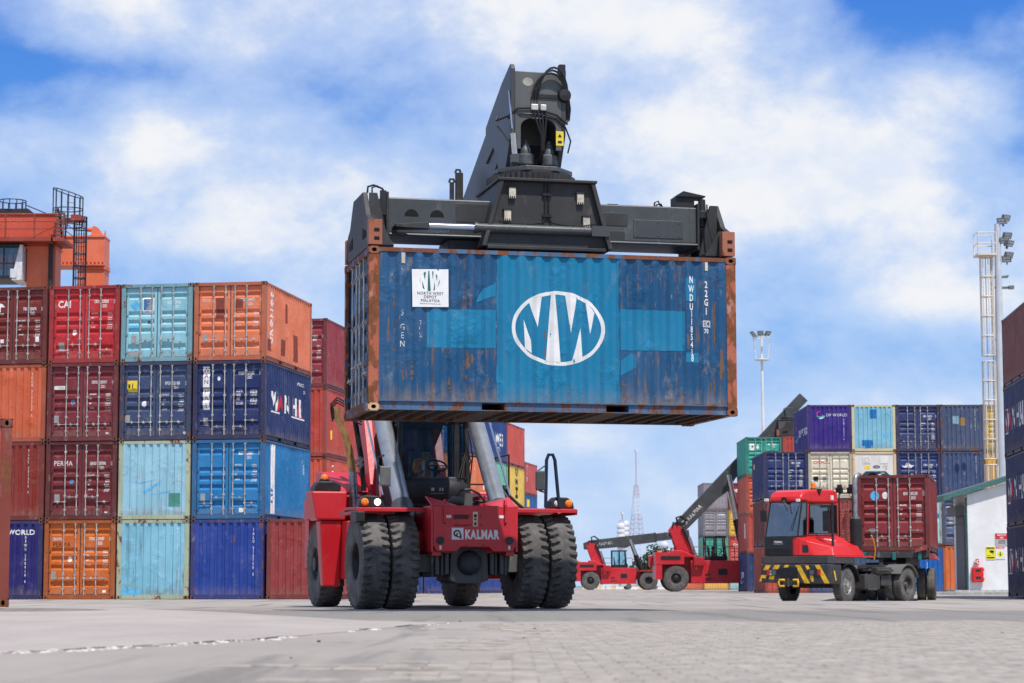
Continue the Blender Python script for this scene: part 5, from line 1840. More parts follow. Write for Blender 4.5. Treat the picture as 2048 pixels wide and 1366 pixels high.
    m.box(-wO - 0.03, wO + 0.03, -lo_ - 0.03, -lo_ + 0.10, hO - 0.03, hO + 0.03)
    m.box(-wO - 0.03, wO + 0.03, -lo_ - 0.03, -lo_ + 0.10, -hO - 0.03, -hO + 0.03)
    for s in (-1, 1):
        m.box(*sorted((s * wO - s * 0.03, s * (wO + 0.03))), -lo_ - 0.03, -lo_ + 0.10, -hO + 0.03, hO - 0.03)
    m.build("boom_collar", BOOM2, boom, 0)
    if not main:
        D2().text("KALMAR", -blen * 0.24, -0.14, 0.27, 0.85).frame(-blen * 0.285, -0.17, -blen * 0.252, 0.16, 0.05).build(
            "lettering", FADEW, boom, lambda s, t: (-wO - 0.004, -blen * 0.08 - (s + blen * 0.24), t))
    if not main:
        m = MB()
        for y0 in (1.5, 2.2, 3.4, 4.2):
            m.tube([(-1.55, y0, 2.05), (-1.55, y0, 2.95)], 0.025, 5)
        m.tube([(-1.55, 3.4, 2.95), (-1.55, 4.2, 2.95)], 0.025, 5)
        m.tube([(-1.55, 3.4, 2.5), (-1.55, 4.2, 2.5)], 0.025, 5)
        m.tube([(-1.55, 1.5, 2.95), (-1.55, 2.2, 2.95)], 0.025, 5)
        m.build("hand_rail", BLK, r, 0.5)
        m = MB()
        m.tube([(-0.86, 4.9, 4.2), (-0.88, 4.5, 3.4), (-0.88, 4.1, 2.6), (-0.88, 3.9, 1.9)], 0.10, 8)
        m.tube([(-0.86, 5.2, 4.5), (-0.86, 5.3, 4.9), (-0.7, 5.0, 5.0), (-0.6, 4.6, 4.7)], 0.07, 7)
        m.tube([(-0.70, 5.1, 4.4), (-0.84, 5.5, 4.6), (-0.74, 5.6, 4.1)], 0.06, 7)
        m.build("hose", BLK2, r)
        m = MB()
        m.tube([(-0.93, 4.45, 3.6), (-0.93, 4.0, 2.2)], 0.11, 10)
        m.build("exhaust_pipe", MESHSTEEL, r)
        m = MB()
        m.box(-1.64, -1.60, 5.1, 6.4, 2.1, 2.35)
        m.box(-1.64, -1.60, 2.0, 2.6, 1.1, 1.5)
        m.build("air_vent", BLK, r, 0)
        m = MB()
        m.box(-1.66, -1.60, 4.0, 4.1, 1.45, 1.65)
        m.box(-1.3, -1.1, 6.4, 6.6, 2.60, 2.72)
        m.build("lamp", AMBER, r, 0)
        m = MB()
        for s in (-1, 1):
            m.tube([(s * 1.45, -0.5, 1.8), (s * 1.45, -0.5, 2.8)], 0.03, 6)
            m.box(*sorted((s * 1.5, s * 1.25)), -0.58, -0.50, 2.35, 2.75)
        m.build("wing_mirror", BLK, r, 0)
        m = MB()
        m.box(-1.625, -1.600, 1.15, 4.42, 1.28, 1.33)
        m.build("body_seam", RS_RED2, r, 0)
        D2().text("MPL", -3.5, 1.02, 0.19, 0.9).text("R0011", -3.5, 0.74, 0.19, 0.9).build("lettering", BLACK, r, lambda s, t: (-1.626, -s, t))
    # everything that only the near machine shows
    spx, spy, spz, spr = spread_at
    if main:
        main_details(r, boom, cab, ch)
    # head and rotator stand in the machine's frame, above the spreader
    hd = MB()
    yz = lambda *p: p
    tipz = spz
    for s in (-1, 1):
        x0, x1 = sorted((s * 0.40, s * 0.475))
        if not main:
            hd.prism([(spy - 0.3, tipz + 0.10), (spy + 0.3, tipz + 0.10), (spy + 0.35, tipz + 0.7), (spy - 0.35, tipz + 0.7)], 'x', x0, x1)
            continue
        hd.prism([(spy - 0.42, tipz + 1.82), (spy - 0.48, tipz + 1.74), (spy - 0.44, tipz + 0.66), (spy - 0.16, tipz + 0.14), (spy + 0.26, tipz + 0.10), (spy + 0.42, tipz + 0.40), (spy + 0.62, tipz + 0.62),
                  (spy + 1.1, tipz + 0.42 if main else tipz + 0.3), (spy + 1.1, tipz + 1.05 if main else tipz + 0.8), (spy + 0.1, tipz + 1.60 if main else tipz + 1.3)], 'x', x0, x1)
    hd.build("boom_head", BOOM, r, 0, 0.012)
    hp = MB()
    if main:
        arch = [(0.30 * math.cos(PI * i / 10) * 1.0, tipz + 0.78 + 0.16 * math.sin(PI * i / 10)) for i in range(11)]
        hp.prism([(0.40, tipz + 0.40), (0.40, tipz + 1.70), (-0.40, tipz + 1.70), (-0.40, tipz + 0.40), (-0.30, tipz + 0.40)] + list(reversed(arch)) + [(0.30, tipz + 0.40)], 'y', spy - 0.46, spy - 0.42)
        hp.box(-0.40, 0.40, spy - 0.42, spy + 0.4, tipz + 1.55, tipz + 1.60)
        hp.box(-0.40, 0.40, spy + 0.34, spy + 0.40, tipz + 0.45, tipz + 1.1)
    else:
        hp.box(-0.40, 0.40, spy - 0.25, spy + 0.25, tipz + 0.2, tipz + 0.6)
    hp.build("head_plate", HEADP, r, 0, 0.01)
    ro = MB()
    ro.prism([(0.68 * math.cos(PI / 8 + i * PI / 4) * 1.02, spy + 0.70 * math.sin(PI / 8 + i * PI / 4)) for i in range(8)], 'z', tipz + 0.02, tipz + 0.10)
    rot = ro.build("rotator", BOOM, r, 0, 0.01)
    ge = MB()
    ng = 96 if main else 24
    prof = []
    pts = []
    for i in range(ng):
        a = 2 * PI * i / ng
        rr = 0.74 if i % 2 else 0.705
        pts.append((rr * math.cos(a), spy + rr * math.sin(a)))
    ge.prism(pts, 'z', tipz - 0.14, tipz - 0.02)
    ge.lathe([(0.66, -0.02), (0.66, 0.04)], (0, spy, tipz), 'z', 32)
    ge.lathe([(0.60, -0.24), (0.60, -0.14)], (0, spy, tipz), 'z', 32)
    ge.build("gear_ring", BOOM2, rot, 0.3)
    for s in (-1, 1):
        mo = MB()
        c0 = (s * 0.205 + 0.06, spy - 0.18, tipz + 0.10)
        mo.lathe([(0.001, 0.0), (0.115, 0.0), (0.115, 0.09), (0.145, 0.09), (0.145, 0.24), (0.12, 0.27), (0.09, 0.28), (0.085, 0.36), (0.07, 0.38), (0.065, 0.44), (0.04, 0.45), (0.04, 0.50), (0.001, 0.50)], c0, 'z', 18)
        for j in range(8):
            a = 2 * PI * j / 8
            mo.tube([(c0[0] + 0.125 * math.cos(a), c0[1] + 0.125 * math.sin(a), c0[2] - 0.14), (c0[0] + 0.125 * math.cos(a), c0[1] + 0.125 * math.sin(a), c0[2] + 0.04)], 0.018, 6)
        mo.build("slew_motor", plain("motor_grey", (0.10, 0.11, 0.115), 0.5, 0.2, 0.2), rot)
    spreader(r, spx, spy, spz, spr, main)
    return r


def spreader(r, x, y, z, rz, main):
    """telescopic spreader in its own frame: origin where it meets the container's near left top corner line.
    a along the container, b across it, c upwards from the container's top"""
    base = MB()
    C0 = 2.595
    A = lambda px: px
    # centre bracket
    for b0, b1 in ((0.46, 0.50), (1.94, 1.98)):
        base.prism([(2.24, 1.20), (3.74, 1.20), (4.03, 0.14), (3.80, 0.10), (2.15, 0.10), (1.93, 0.14)], 'y', b0, b1)
    for p, q in (((2.20, 1.20), (1.90, 0.12)), ((3.72, 1.20), (4.01, 0.12))):
        base.hexa([(p[0], 0.36, p[1]), (p[0] + 0.07, 0.36, p[1]), (p[0] + 0.07, 2.06, p[1]), (p[0], 2.06, p[1])],
                  [(q[0], 0.36, q[1]), (q[0] + 0.07, 0.36, q[1]), (q[0] + 0.07, 2.06, q[1]), (q[0], 2.06, q[1])])
    base.box(2.16, 3.82, 0.34, 2.08, 1.20, 1.245)
    base.box(2.0, 3.98, 0.40, 0.50, 0.085, 0.14)
    base.prism([(2.27, 1.245), (3.71, 1.245), (3.5, 1.275), (2.5, 1.275)], 'y', 0.55, 1.9)
    sp = base.build("spreader", BOOM2, r, 0, 0.008)
    sp.location, sp.rotation_euler = (x, y, z), (0, 0, rz)
    # shift so that local (a,b) of the container frame line up
    off = Vector((-2.98, -1.219, -1.40))
    sp.data = sp.data.copy()
    sp.data.transform(Matrix.Translation(off))

    def part(m, name, mat, smooth=0.6, bevel=0.0):
        me_o = m.build(name, mat, sp, smooth, bevel)
        me_o.data.transform(Matrix.Translation(off))
        return me_o
    # beams
    m = MB()
    m.box(0.43, 2.9, 0.76, 1.60, 0.335, 0.92)
    m.box(0.43, 2.9, 0.70, 1.64, 0.29, 0.335)
    part(m, "telescopic_beam", BOOM, 0, 0.03)
    m = MB()
    m.box(3.0, 5.66, 0.76, 1.60, 0.325, 0.94)
    m.box(3.0, 5.66, 0.70, 1.64, 0.28, 0.325)
    part(m, "telescopic_beam", BOOM, 0, 0.03)
    m = MB()
    m.box(1.45, 4.05, 0.9, 1.56, 0.12, 0.275)
    part(m, "beam_slide", BOOM2, 0)
    # end beams with their twistlock housings
    for s, a0, a1 in ((-1, 0.02, 0.10), (1, 5.95, 6.03)):
        m = MB()
        out = [(0.19, 0.02), (2.25, 0.02), (2.25, 0.46), (2.02, 0.56), (1.68, 0.98), (0.76, 0.98), (0.42, 0.56), (0.19, 0.46)]
        m.prism(out, 'x', a0, a1)
        i0, i1 = (0.10, 0.44) if s < 0 else (5.62, 5.95)
        m.prism([(0.70, 0.22), (1.74, 0.22), (1.74, 1.0), (0.70, 1.0)], 'x', (0.40 if s < 0 else 5.64), (0.44 if s < 0 else 5.68))
        for b in (0.22, 2.16):
            m.hexa([(i0, b, 0.05), (i1, b, 0.05), (i1, b + 0.06, 0.05), (i0, b + 0.06, 0.05)],
                   [(i0 if s < 0 else i1 - 0.10, b, 0.46), (i0 + 0.10 if s < 0 else i1, b, 0.46), (i0 + 0.10 if s < 0 else i1, b + 0.06, 0.46), (i0 if s < 0 else i1 - 0.10, b + 0.06, 0.46)])
        for b in (0.60, 1.80):
            m.hexa([(i0, b - 0.02, 0.06), (i1, b - 0.02, 0.06), (i1, b + 0.03, 0.06), (i0, b + 0.03, 0.06)],
                   [(i0 if s < 0 else i1 - 0.13, b - 0.02, 0.95), (i0 + 0.13 if s < 0 else i1, b - 0.02, 0.95), (i0 + 0.13 if s < 0 else i1, b + 0.03, 0.95), (i0 if s < 0 else i1 - 0.13, b + 0.03, 0.95)])
        m.box(i0, i1, 0.25, 2.19, 0.03, 0.10)
        e = part(m, "end_beam", BOOM2, 0, 0.006)
        for b in (0.012, 2.436 - 0.19):
            m = MB()
            xa, xb = (0.0, 0.215) if s < 0 else (5.843, 6.058)
            hz = 0.43
            m.mat(0).box(xa, xb, b + 0.012, b + 0.178, 0.03, hz)
            for z0 in (0.10, 0.235):
                m.mat(1).box(xa + 0.085, xa + 0.17, (b + 0.006 if b < 1 else b + 0.17), (b + 0.013 if b < 1 else b + 0.184), z0, z0 + 0.055)
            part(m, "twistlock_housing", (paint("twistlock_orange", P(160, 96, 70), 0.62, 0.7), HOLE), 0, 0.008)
        m = MB()
        x_ = a0 - 0.004 if s < 0 else a1 + 0.004
        m.prism([(1.72, 0.20), (2.06, 0.20), (2.06, 0.30), (1.72, 0.38)], 'x', x_ - 0.003, x_ + 0.003)
        m.prism([(0.40, 0.20), (0.74, 0.20), (0.74, 0.38), (0.40, 0.30)], 'x', x_ - 0.003, x_ + 0.003)
        part(m, "slot", HOLE, 0)  # flat plates, the slots' shade painted in near-black
    if not main:
        return
    # long hydraulic cylinder along the front
    m = MB()
    m.tube([(1.80, 0.42, 0.415), (3.98, 0.42, 0.415)], 0.075, 18)
    m.tube([(1.78, 0.42, 0.415), (1.84, 0.42, 0.415)], 0.088, 18)
    m.box(3.72, 4.02, 0.33, 0.50, 0.33, 0.50)
    for a in (2.35, 2.60, 3.36, 3.60):
        m.tube([(a, 0.42, 0.415), (a + 0.02, 0.42, 0.415)], 0.080, 18)
    part(m, "hydraulic_cylinder", BOOM)
    m = MB()
    m.tube([(1.02, 0.42, 0.415), (1.80, 0.42, 0.415)], 0.055, 20)
    part(m, "cylinder_rod", CHROME)
    m = MB()
    m.hexa([(0.5, 0.40, 0.385), (1.04, 0.36, 0.36), (1.04, 0.48, 0.36), (0.5, 0.78, 0.385)], [(0.5, 0.40, 0.43), (1.04, 0.36, 0.47), (1.04, 0.48, 0.47), (0.5, 0.78, 0.43)])
    part(m, "cylinder_bracket", BOOM2, 0, 0.006)
    for a, c in ((2.36, 0.92), (3.50, 0.86), (2.28, 0.55), (3.60, 0.48)):
        m = MB()
        m.mat(0).box(a, a + 0.11, 0.41, 0.455, c, c + 0.17)
        m.mat(1).box(a - 0.02, a + 0.13, 0.40, 0.458, c + 0.172, c + 0.195)
        for j in range(3):
            m.mat(1).box(a + 0.012 + 0.034 * j, a + 0.03 + 0.034 * j, 0.404, 0.411, c - 0.02, c + 0.03)
        part(m, "work_lamp", (IVORY, BLK), 0)
    m = MB()
    for a in (2.965, 3.025):
        m.tube([(a, 0.44, 1.30), (a, 0.44, 0.62), (a + (a - 2.995) * 1.6, 0.43, 0.54), (a + (a - 2.995) * 8, 0.42, 0.505), (a + (a - 2.995) * 18, 0.42, 0.50), (a + (a - 2.995) * 26, 0.42, 0.54)], 0.014, 8)
    m.box(2.92, 3.07, 0.415, 0.455, 0.98, 1.02)
    m.box(2.92, 3.07, 0.415, 0.455, 0.63, 0.67)
    part(m, "hose", BLK2)
    # half-moon pockets as flat plates painted shade-dark, and access plate on the beams
    m = MB()
    for a in (0.82, 1.24):
        m.prism([(a + 0.115 * math.cos(PI * i / 10), 0.62 + 0.115 * math.sin(PI * i / 10)) for i in range(11)], 'y', 0.755, 0.765)
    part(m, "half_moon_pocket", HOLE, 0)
    m = MB()
    m.box(4.55, 5.4, 0.748, 0.765, 0.40, 0.70)
    for a in (4.62, 4.98, 5.33):
        for c in (0.44, 0.66):
            m.tube([(a, 0.74, c), (a, 0.75, c)], 0.016, 6)
    part(m, "access_plate", BOOM, 0, 0.01)
    for a0, a1, c0, c1 in ((1.55, 2.1, 0.55, 0.86), (1.45, 2.0, 0.30, 0.52), (3.86, 4.45, 0.58, 0.80), (3.9, 4.4, 0.3, 0.5)):
        m = MB()
        m.box(a0, a1, 0.752, 0.765, c0, c1)
        part(m, "repair_plate", BOOM2, 0, 0.008)
    m = MB()
    m.tube([(0.12, 0.9, 1.0), (0.13, 0.9, 1.10), (0.22, 0.9, 1.13), (0.36, 0.9, 1.08), (0.44, 0.9, 0.94)], 0.017, 8)
    m.tube([(0.18, 0.8, 0.98), (0.18, 0.8, 1.07), (0.26, 0.8, 1.10), (0.36, 0.8, 1.05), (0.40, 0.8, 0.90)], 0.014, 8)
    m.tube([(4.95, 0.9, 0.93), (4.96, 0.9, 1.02), (5.02, 0.9, 1.05), (5.08, 0.9, 0.93)], 0.014, 8)
    m.tube([(5.0, 1.0, 0.93), (5.02, 1.0, 1.0), (5.10, 1.0, 1.02), (5.15, 1.0, 0.93)], 0.014, 8)
    m.tube([(5.74, 0.5, 0.95), (5.74, 0.45, 0.6), (5.80, 0.4, 0.3), (5.86, 0.3, 0.08)], 0.014, 8)
    part(m, "hose", BLK2)
    m = MB()
    m.box(5.30, 5.62, 0.8, 1.1, 0.94, 1.12)
    m.hexa([(5.30, 0.75, 1.12), (5.80, 0.75, 1.12), (5.80, 1.15, 1.12), (5.30, 1.15, 1.12)], [(5.42, 0.75, 1.21), (5.80, 0.75, 1.14), (5.80, 1.15, 1.14), (5.42, 1.15, 1.21)])
    m.lathe([(0.001, 0.62), (0.06, 0.62), (0.09, 0.72), (0.12, 0.76), (0.12, 0.86), (0.07, 0.90), (0.06, 1.08), (0.001, 1.10)], (5.75, 0.8, 0), 'z', 14)
    part(m, "lock_valve", BLK, 0.6)
    m = MB()
    m.box(4.18, 4.36, 1.0, 1.06, 0.95, 0.99)
    m.box(4.24, 4.28, 1.0, 1.06, 0.93, 0.96)
    m.box(0.30, 0.40, 0.72, 0.76, 0.62, 1.02)
    part(m, "sensor_bracket", BLK, 0)


def main_details(r, boom, cab, front):
    """the fittings one can see on the near machine"""
    fp = lambda y: (lambda s, t: (s, y, t))
    yf = -1.024
    lg = D2().text("KALMAR", -0.185, 1.255, 0.17, 0.66, 2, gap=0.14)
    lg.rect(-0.43, 1.235, -0.215, 1.445)
    D2().ring(-0.33, 1.345, 0.068, 0.062, 0.026, 20, -0.4, 4.6).ring(-0.30, 1.315, 0.05, 0.045, 0.022, 16, 2.0, 6.2).rect(-0.275, 1.25, -0.25, 1.33).build(
        "emblem", plain("emblem_dark", (0.05, 0.012, 0.014), 0.5), front, fp(yf - 0.004))
    lg.build("lettering", plain("white_vinyl", (0.74, 0.73, 0.72), 0.5, var=0.06), front, fp(yf))
    D2().rect(-0.53, 1.62, -0.44, 1.67).rect(0.44, 1.62, 0.53, 1.67).rect(-0.655, 1.02 + 0.04, -0.615, 1.13).rect(0.615, 1.06, 0.655, 1.13).build("reflector", WHITE, front, fp(yf))
    D2().rect(-0.04, 1.47, 0.05, 1.73).build("sticker", plain("cream_label", (0.62, 0.55, 0.38), 0.5), front, fp(yf))
    D2().ellipse(0.005, 1.66, 0.028, 0.03).ellipse(0.005, 1.60, 0.02, 0.02).ellipse(0.005, 1.52, 0.02, 0.028).build("lettering", BLACK, front, fp(yf - 0.004))
    D2().rect(-0.40, 1.60, -0.12, 1.68).rect(-0.40, 1.48, -0.12, 1.50).build("worn_patch", plain("scuffed_dark", (0.11, 0.012, 0.015), 0.6), front, fp(yf + 0.001))
    m = MB()
    for s in (-1, 1):
        m.tube([(s * 0.64, yf, 1.22), (s * 0.64, yf - 0.025, 1.22)], 0.07, 16)
    for x, z in ((0.11, 1.66), (0.11, 1.50), (-0.09, 1.66), (-0.09, 1.50), (-0.16, 1.13), (0.16, 1.13)):
        m.tube([(x, yf + 0.005, z), (x, yf - 0.008, z)], 0.014, 8)
    m.build("rubber_buffer", plain("dark_buffer", (0.05, 0.045, 0.045), 0.7), front)
    m = MB()
    for s in (-1, 1):
        x = s * 0.56
        m.prism([(yf + 0.01, 1.50), (yf - 0.035, 1.54), (yf - 0.06, 1.86), (yf - 0.03, 1.95), (yf + 0.03, 1.95), (yf + 0.06, 1.86)], 'x', x - 0.022, x + 0.022)
    m.build("towing_lug", RS_RED, front, 0, 0.008)
    # valve and hose on top of the frame
    m = MB()
    m.box(-0.08, 0.08, -0.55, -0.40, 1.86, 2.08)
    m.tube([(-0.30, -0.48, 1.95), (-0.08, -0.48, 1.95)], 0.075, 12)
    m.tube([(-0.36, -0.48, 1.93), (-0.20, -0.48, 1.93)], 0.045, 10)
    m.box(-0.55, 0.55, -0.9, 1.2, 1.742, 1.80)
    m.build("frame_valve", AXLE, front, 0.5)
    m = MB()
    m.tube([(-0.22, -0.42, 2.0), (-0.10, -0.40, 2.14), (0.08, -0.40, 2.16), (0.24, -0.40, 2.08), (0.40, -0.42, 1.88)], 0.022, 8)
    m.tube([(0.1, -0.3, 1.92), (0.4, -0.3, 1.95), (0.72, -0.3, 1.86)], 0.03, 8)
    m.build("hose", BLK2, front)
    # lamp clusters on the mudguards
    for s in (-1, 1):
        xc = s * 1.78
        m = MB()
        m.prism([(xc - 0.24, 1.815), (xc + 0.24, 1.815), (xc + 0.22, 1.93), (xc + 0.12, 2.02), (xc - 0.12, 2.03), (xc - 0.20, 1.95)], 'y', -0.52, -0.22)
        h = m.build("lamp_cluster", BLK, r, 0, 0.02)
        for dx, mt, rx in ((-0.12, AMBER, 0.07), (0.11, LAMPON if s < 0 else LAMPW, 0.06)) if s < 0 else ((0.13, AMBER, 0.07), (-0.09, LAMPW, 0.062)):
            m = MB()
            m.lathe([(0.001, -0.03), (rx * 0.6, -0.025), (rx, 0.0), (rx, 0.03)], (xc + dx, -0.525, 1.91), 'y', 14)
            m.build("lamp", mt, h)
    # mirrors
    m = MB()
    m.tube([(1.46, -0.55, 1.83), (1.48, -0.55, 2.70), (1.52, -0.55, 2.80), (1.60, -0.55, 2.80), (1.64, -0.55, 2.70), (1.72, -0.55, 1.83)], 0.032, 10)
    m.tube([(1.48, -0.55, 2.62), (1.30, -0.60, 2.50)], 0.015, 6)
    m.tube([(1.48, -0.55, 2.10), (1.32, -0.60, 2.14)], 0.015, 6)
    mp = m.build("mirror_post", plain("mirror_post_blue", (0.012, 0.02, 0.06), 0.4), r)
    m = MB()
    m.box(1.245, 1.43, -0.66, -0.60, 2.14, 2.50)
    m.build("wing_mirror", plain("mirror_back", (0.075, 0.08, 0.08), 0.5), mp, 0, 0.025)
    m = MB()
    m.tube([(-1.62, -0.3, 1.84), (-1.62, -0.3, 2.72), (-1.50, -0.3, 2.76)], 0.022, 8)
    m.tube([(-1.62, -0.3, 2.58), (-1.50, -0.34, 2.52)], 0.014, 6)
    mp = m.build("mirror_post", BLK, r)
    m = MB()
    m.box(-1.60, -1.40, -0.42, -0.36, 2.20, 2.56)
    m.build("wing_mirror", plain("mirror_back_grey", (0.14, 0.14, 0.14), 0.4), mp, 0, 0.025)
    # pipe, exhaust and hoses by the left boom support
    m = MB()
    m.tube([(-1.50, 4.0, 3.95), (-1.48, 4.0, 3.74), (-1.36, 4.0, 3.50), (-1.24, 4.0, 3.1), (-1.17, 4.0, 2.66)], 0.075, 14)
    pp = m.build("copper_pipe", COPPER, r)
    m = MB()
    m.tube([(-1.17, 4.0, 2.68), (-1.12, 4.0, 1.74)], 0.088, 16)
    m.build("perforated_guard", MESHSTEEL, pp)
    m = MB()
    for k in range(3):
        z = 3.92 + 0.05 * k
        m.tube([(-1.58 + 0.03 * k, 4.0, z - 0.25), (-1.62, 4.0, z), (-1.50, 3.95, z + 0.13), (-1.35, 3.95, z + 0.05), (-1.2, 3.95, z - 0.22 + 0.05 * k), (-1.0, 3.95, z - 0.3)], 0.018, 8)
    m.tube([(-1.12, 4.1, 3.8), (-1.05, 4.1, 3.4), (-0.98, 4.1, 3.0), (-0.92, 4.1, 2.4), (-0.90, 4.1, 1.8)], 0.055, 10)
    m.build("hose", BLK2, pp)
    m = MB()
    for z in (2.95, 2.85):
        m.tube([(-1.04, 4.08, z), (-0.96, 4.08, z - 0.06)], 0.065, 10)
    m.build("hose_clamp", GALV, pp)
    # thin chrome pipes beside the cylinders, hand rails and ladder on the right
    for pa_, pb_ in (((-1.18, 1.2, 2.1), (-1.20, 2.6, 3.65)), ((1.20, 0.9, 2.1), (1.17, 2.3, 3.65))):
        MB().tube([pa_, pb_], 0.022, 8).build("sensor_rod", CHROME, r)
    m = MB()
    for a, b in (((1.55, 2.2, 1.75), (1.55, 2.2, 2.95)), ((1.55, 3.2, 1.75), (1.55, 3.2, 2.95)), ((1.55, 2.2, 2.95), (1.55, 3.2, 2.95)), ((1.55, 2.2, 2.35), (1.55, 3.2, 2.35)),
                 ((0.78, 3.3, 2.42), (1.55, 3.2, 2.42)), ((0.78, 3.3, 3.0), (1.55, 3.2, 2.95))):
        m.tube([a, b], 0.018, 6)
    m.build("hand_rail", BLK, r)
    m = MB()
    m.tube([(1.15, 1.2, 2.3), (1.22, 1.0, 2.1), (1.32, 0.8, 1.95), (1.42, 0.6, 1.82)], 0.03, 8)
    m.tube([(1.12, 1.2, 2.25), (1.17, 1.0, 2.05), (1.25, 0.8, 1.9)], 0.022, 8)
    m.build("hose", BLK2, r)
    # air filter and beacon on the left cover
    m = MB()
    m.prism([(-1.98, 2.272), (-1.46, 2.272), (-1.46, 2.40), (-1.60, 2.47), (-1.90, 2.47), (-1.98, 2.36)], 'y', 3.72, 4.2)
    m.tube([(-1.74, 4.0, 2.46), (-1.74, 4.0, 2.53)], 0.10, 14)
    f = m.build("air_filter", BLK, r, 0.5, 0.02)
    m = MB()
    m.lathe([(0.075, 0.0), (0.07, 0.06), (0.05, 0.085), (0.001, 0.09)], (-1.74, 4.0, 2.53), 'z', 14)
    m.build("beacon", AMBER, f)
    m = MB()
    m.box(-2.08, -1.92, -1.0 + 0.35, -0.5 + 0.35, 1.55, 1.74)
    m.build("bracket", BLK, r, 0, 0.02)
    # wipers and brackets in front of the windshield
    m = MB()
    for x0, x1 in ((-0.42, -0.66), (0.46, 0.62)):
        w_ = MB()
        w_.tube([(x0, 1.90, 2.47), (x1, 2.02, 2.95)], 0.012, 6)
        w_.tube([(x0 + 0.05, 1.90, 2.47), (x1 + 0.03, 2.02, 2.95)], 0.012, 6)
        w_.build("wiper", BLK2, cab)
    m.tube([(0.70, 1.95, 2.4), (0.76, 1.98, 2.9), (0.70, 2.05, 3.4)], 0.014, 6)
    m.tube([(0.60, 1.92, 2.45), (0.72, 1.96, 2.8), (0.62, 2.02, 3.2)], 0.012, 6)
    m.box(-0.02, 0.08, 1.95, 2.05, 3.30, 3.42)
    m.build("cab_cable", BLK2, cab)
    m = MB()
    m.box(0.40, 0.50, 2.0, 2.08, 2.47, 3.6)
    m.build("cab_pillar", BLK, cab, 0)
    D2().rect(-0.10, 2.22, -0.04, 2.28).rect(0.06, 2.22, 0.09, 2.28).rect(0.11, 2.22, 0.14, 2.28).rect(-0.12, 2.17, 0.16, 2.175).build("lettering", plain("faint_letters", (0.35, 0.36, 0.38), 0.5), cab, lambda s, t: (s, 1.815, t))
    # hoses, plate and sticker on the boom head (head centre: y -4.56, top 8.95)
    yh = -5.035
    m = MB()
    for k in range(3):
        o = 0.03 * k
        m.tube([(0.18 + o - (0.30 - 0.02 * k) * math.cos(PI * j / 12), yh - 0.02 - 0.08 * math.sin(PI * j / 12), 8.36 + (0.44 + 0.05 * k) * math.sin(PI * j / 12)) for j in range(12)]
               + [(0.50 + o, yh + 0.06, 8.25), (0.50 + o, yh + 0.12, 8.08), (0.44, yh + 0.10, 7.92 + o)], 0.018, 8)
    for k in range(4):
        x = -0.12 + 0.08 * k
        m.tube([(x, yh - 0.01, 8.24), (x * 0.7 + 0.03, yh - 0.05, 8.0), (0.04 + 0.014 * k, yh - 0.06, 7.72), (0.05 + 0.012 * k, yh + 0.10, 7.40), (0.06 + 0.02 * k, yh + 0.25, 7.32)], 0.017, 8)
    m.tube([(-0.60, yh + 0.35, 8.12), (-0.64, yh + 0.3, 8.04), (-0.50, yh + 0.06, 8.08), (-0.36, yh - 0.02, 8.20), (-0.10, yh - 0.02, 8.22), (0.30, yh - 0.02, 8.12), (0.50, yh, 7.98)], 0.017, 8)
    m.tube([(-0.50, yh + 0.1, 8.05), (-0.30, yh - 0.01, 8.12), (0.0, yh - 0.01, 8.12), (0.30, yh - 0.01, 8.06), (0.46, yh - 0.01, 7.92), (0.55, yh, 7.7), (0.50, yh, 7.5)], 0.014, 8)
    m.tube([(-0.62, yh + 0.3, 7.95), (-0.56, yh + 0.15, 7.80), (-0.50, yh + 0.05, 7.66)], 0.014, 8)
    m.tube([(0.04, yh - 0.06, 7.78), (0.06, yh - 0.02, 7.52)], 0.040, 10)
    m.build("boom_hose", BLK2, r)
    m = MB()
    m.box(-0.14, -0.02, yh - 0.055, yh + 0.015, 8.18, 8.28)
    m.box(0.02, 0.12, yh - 0.055, yh + 0.015, 8.18, 8.28)
    m.build("hose_clamp", plain("steel_clamp", (0.6, 0.58, 0.52), 0.35, 0.5), r, 0, 0.01)
    m = MB()
    m.box(-0.10, 0.40, yh - 0.012, yh + 0.02, 8.40, 8.46)
    m.box(0.36, 0.46, yh - 0.02, yh + 0.1, 8.78, 8.98)
    m.lathe([(0.001, -0.08), (0.10, -0.07), (0.12, 0.0), (0.10, 0.10), (0.001, 0.10)], (0.44, yh, 8.46), 'y', 16)
    m.build("hose_bracket", BLK, r, 0.5)
    D2().rect(0.30, 7.62, 0.43, 7.86).build("sticker", YELP, r, lambda s, t: (s, yh + 0.008, t))
    D2().poly([(0.33, 7.76), (0.40, 7.76), (0.365, 7.82)]).rect(0.33, 7.66, 0.40, 7.70).build("lettering", BLACK, r, lambda s, t: (s, yh + 0.004, t))
    D2().ellipse(-0.18, 8.66, 0.09, 0.07).build("worn_patch", plain("bare_patch", (0.33, 0.31, 0.27), 0.6), r, lambda s, t: (s, yh + 0.010, t))
    m = MB()
    m.tube([(-0.44, yh - 0.02, 7.78), (-0.40, yh + 0.02, 7.44)], [0.05, 0.05], 14)
    m.tube([(-0.49, yh + 0.06, 8.5), (-0.46, yh + 0.0, 7.95), (-0.45, yh, 7.86)], 0.014, 8)
    m.build("damper_rod", CHROME, r)
    m = MB()
    m.box(-0.46, -0.34, yh - 0.02, yh + 0.10, 7.30, 7.44)
    m.tube([(-0.40, yh + 0.05, 7.42), (-0.38, yh + 0.18, 7.16)], 0.06, 12)
    m.build("damper", BOOM, r, 0.5)
    # bracket with chain links left of the boom, above the beam
    m = MB()
    m.box(-0.86, -0.80, -2.6, -2.5, 6.9, 7.38)
    m.box(-0.76, -0.64, -2.6, -2.5, 6.9, 7.55)
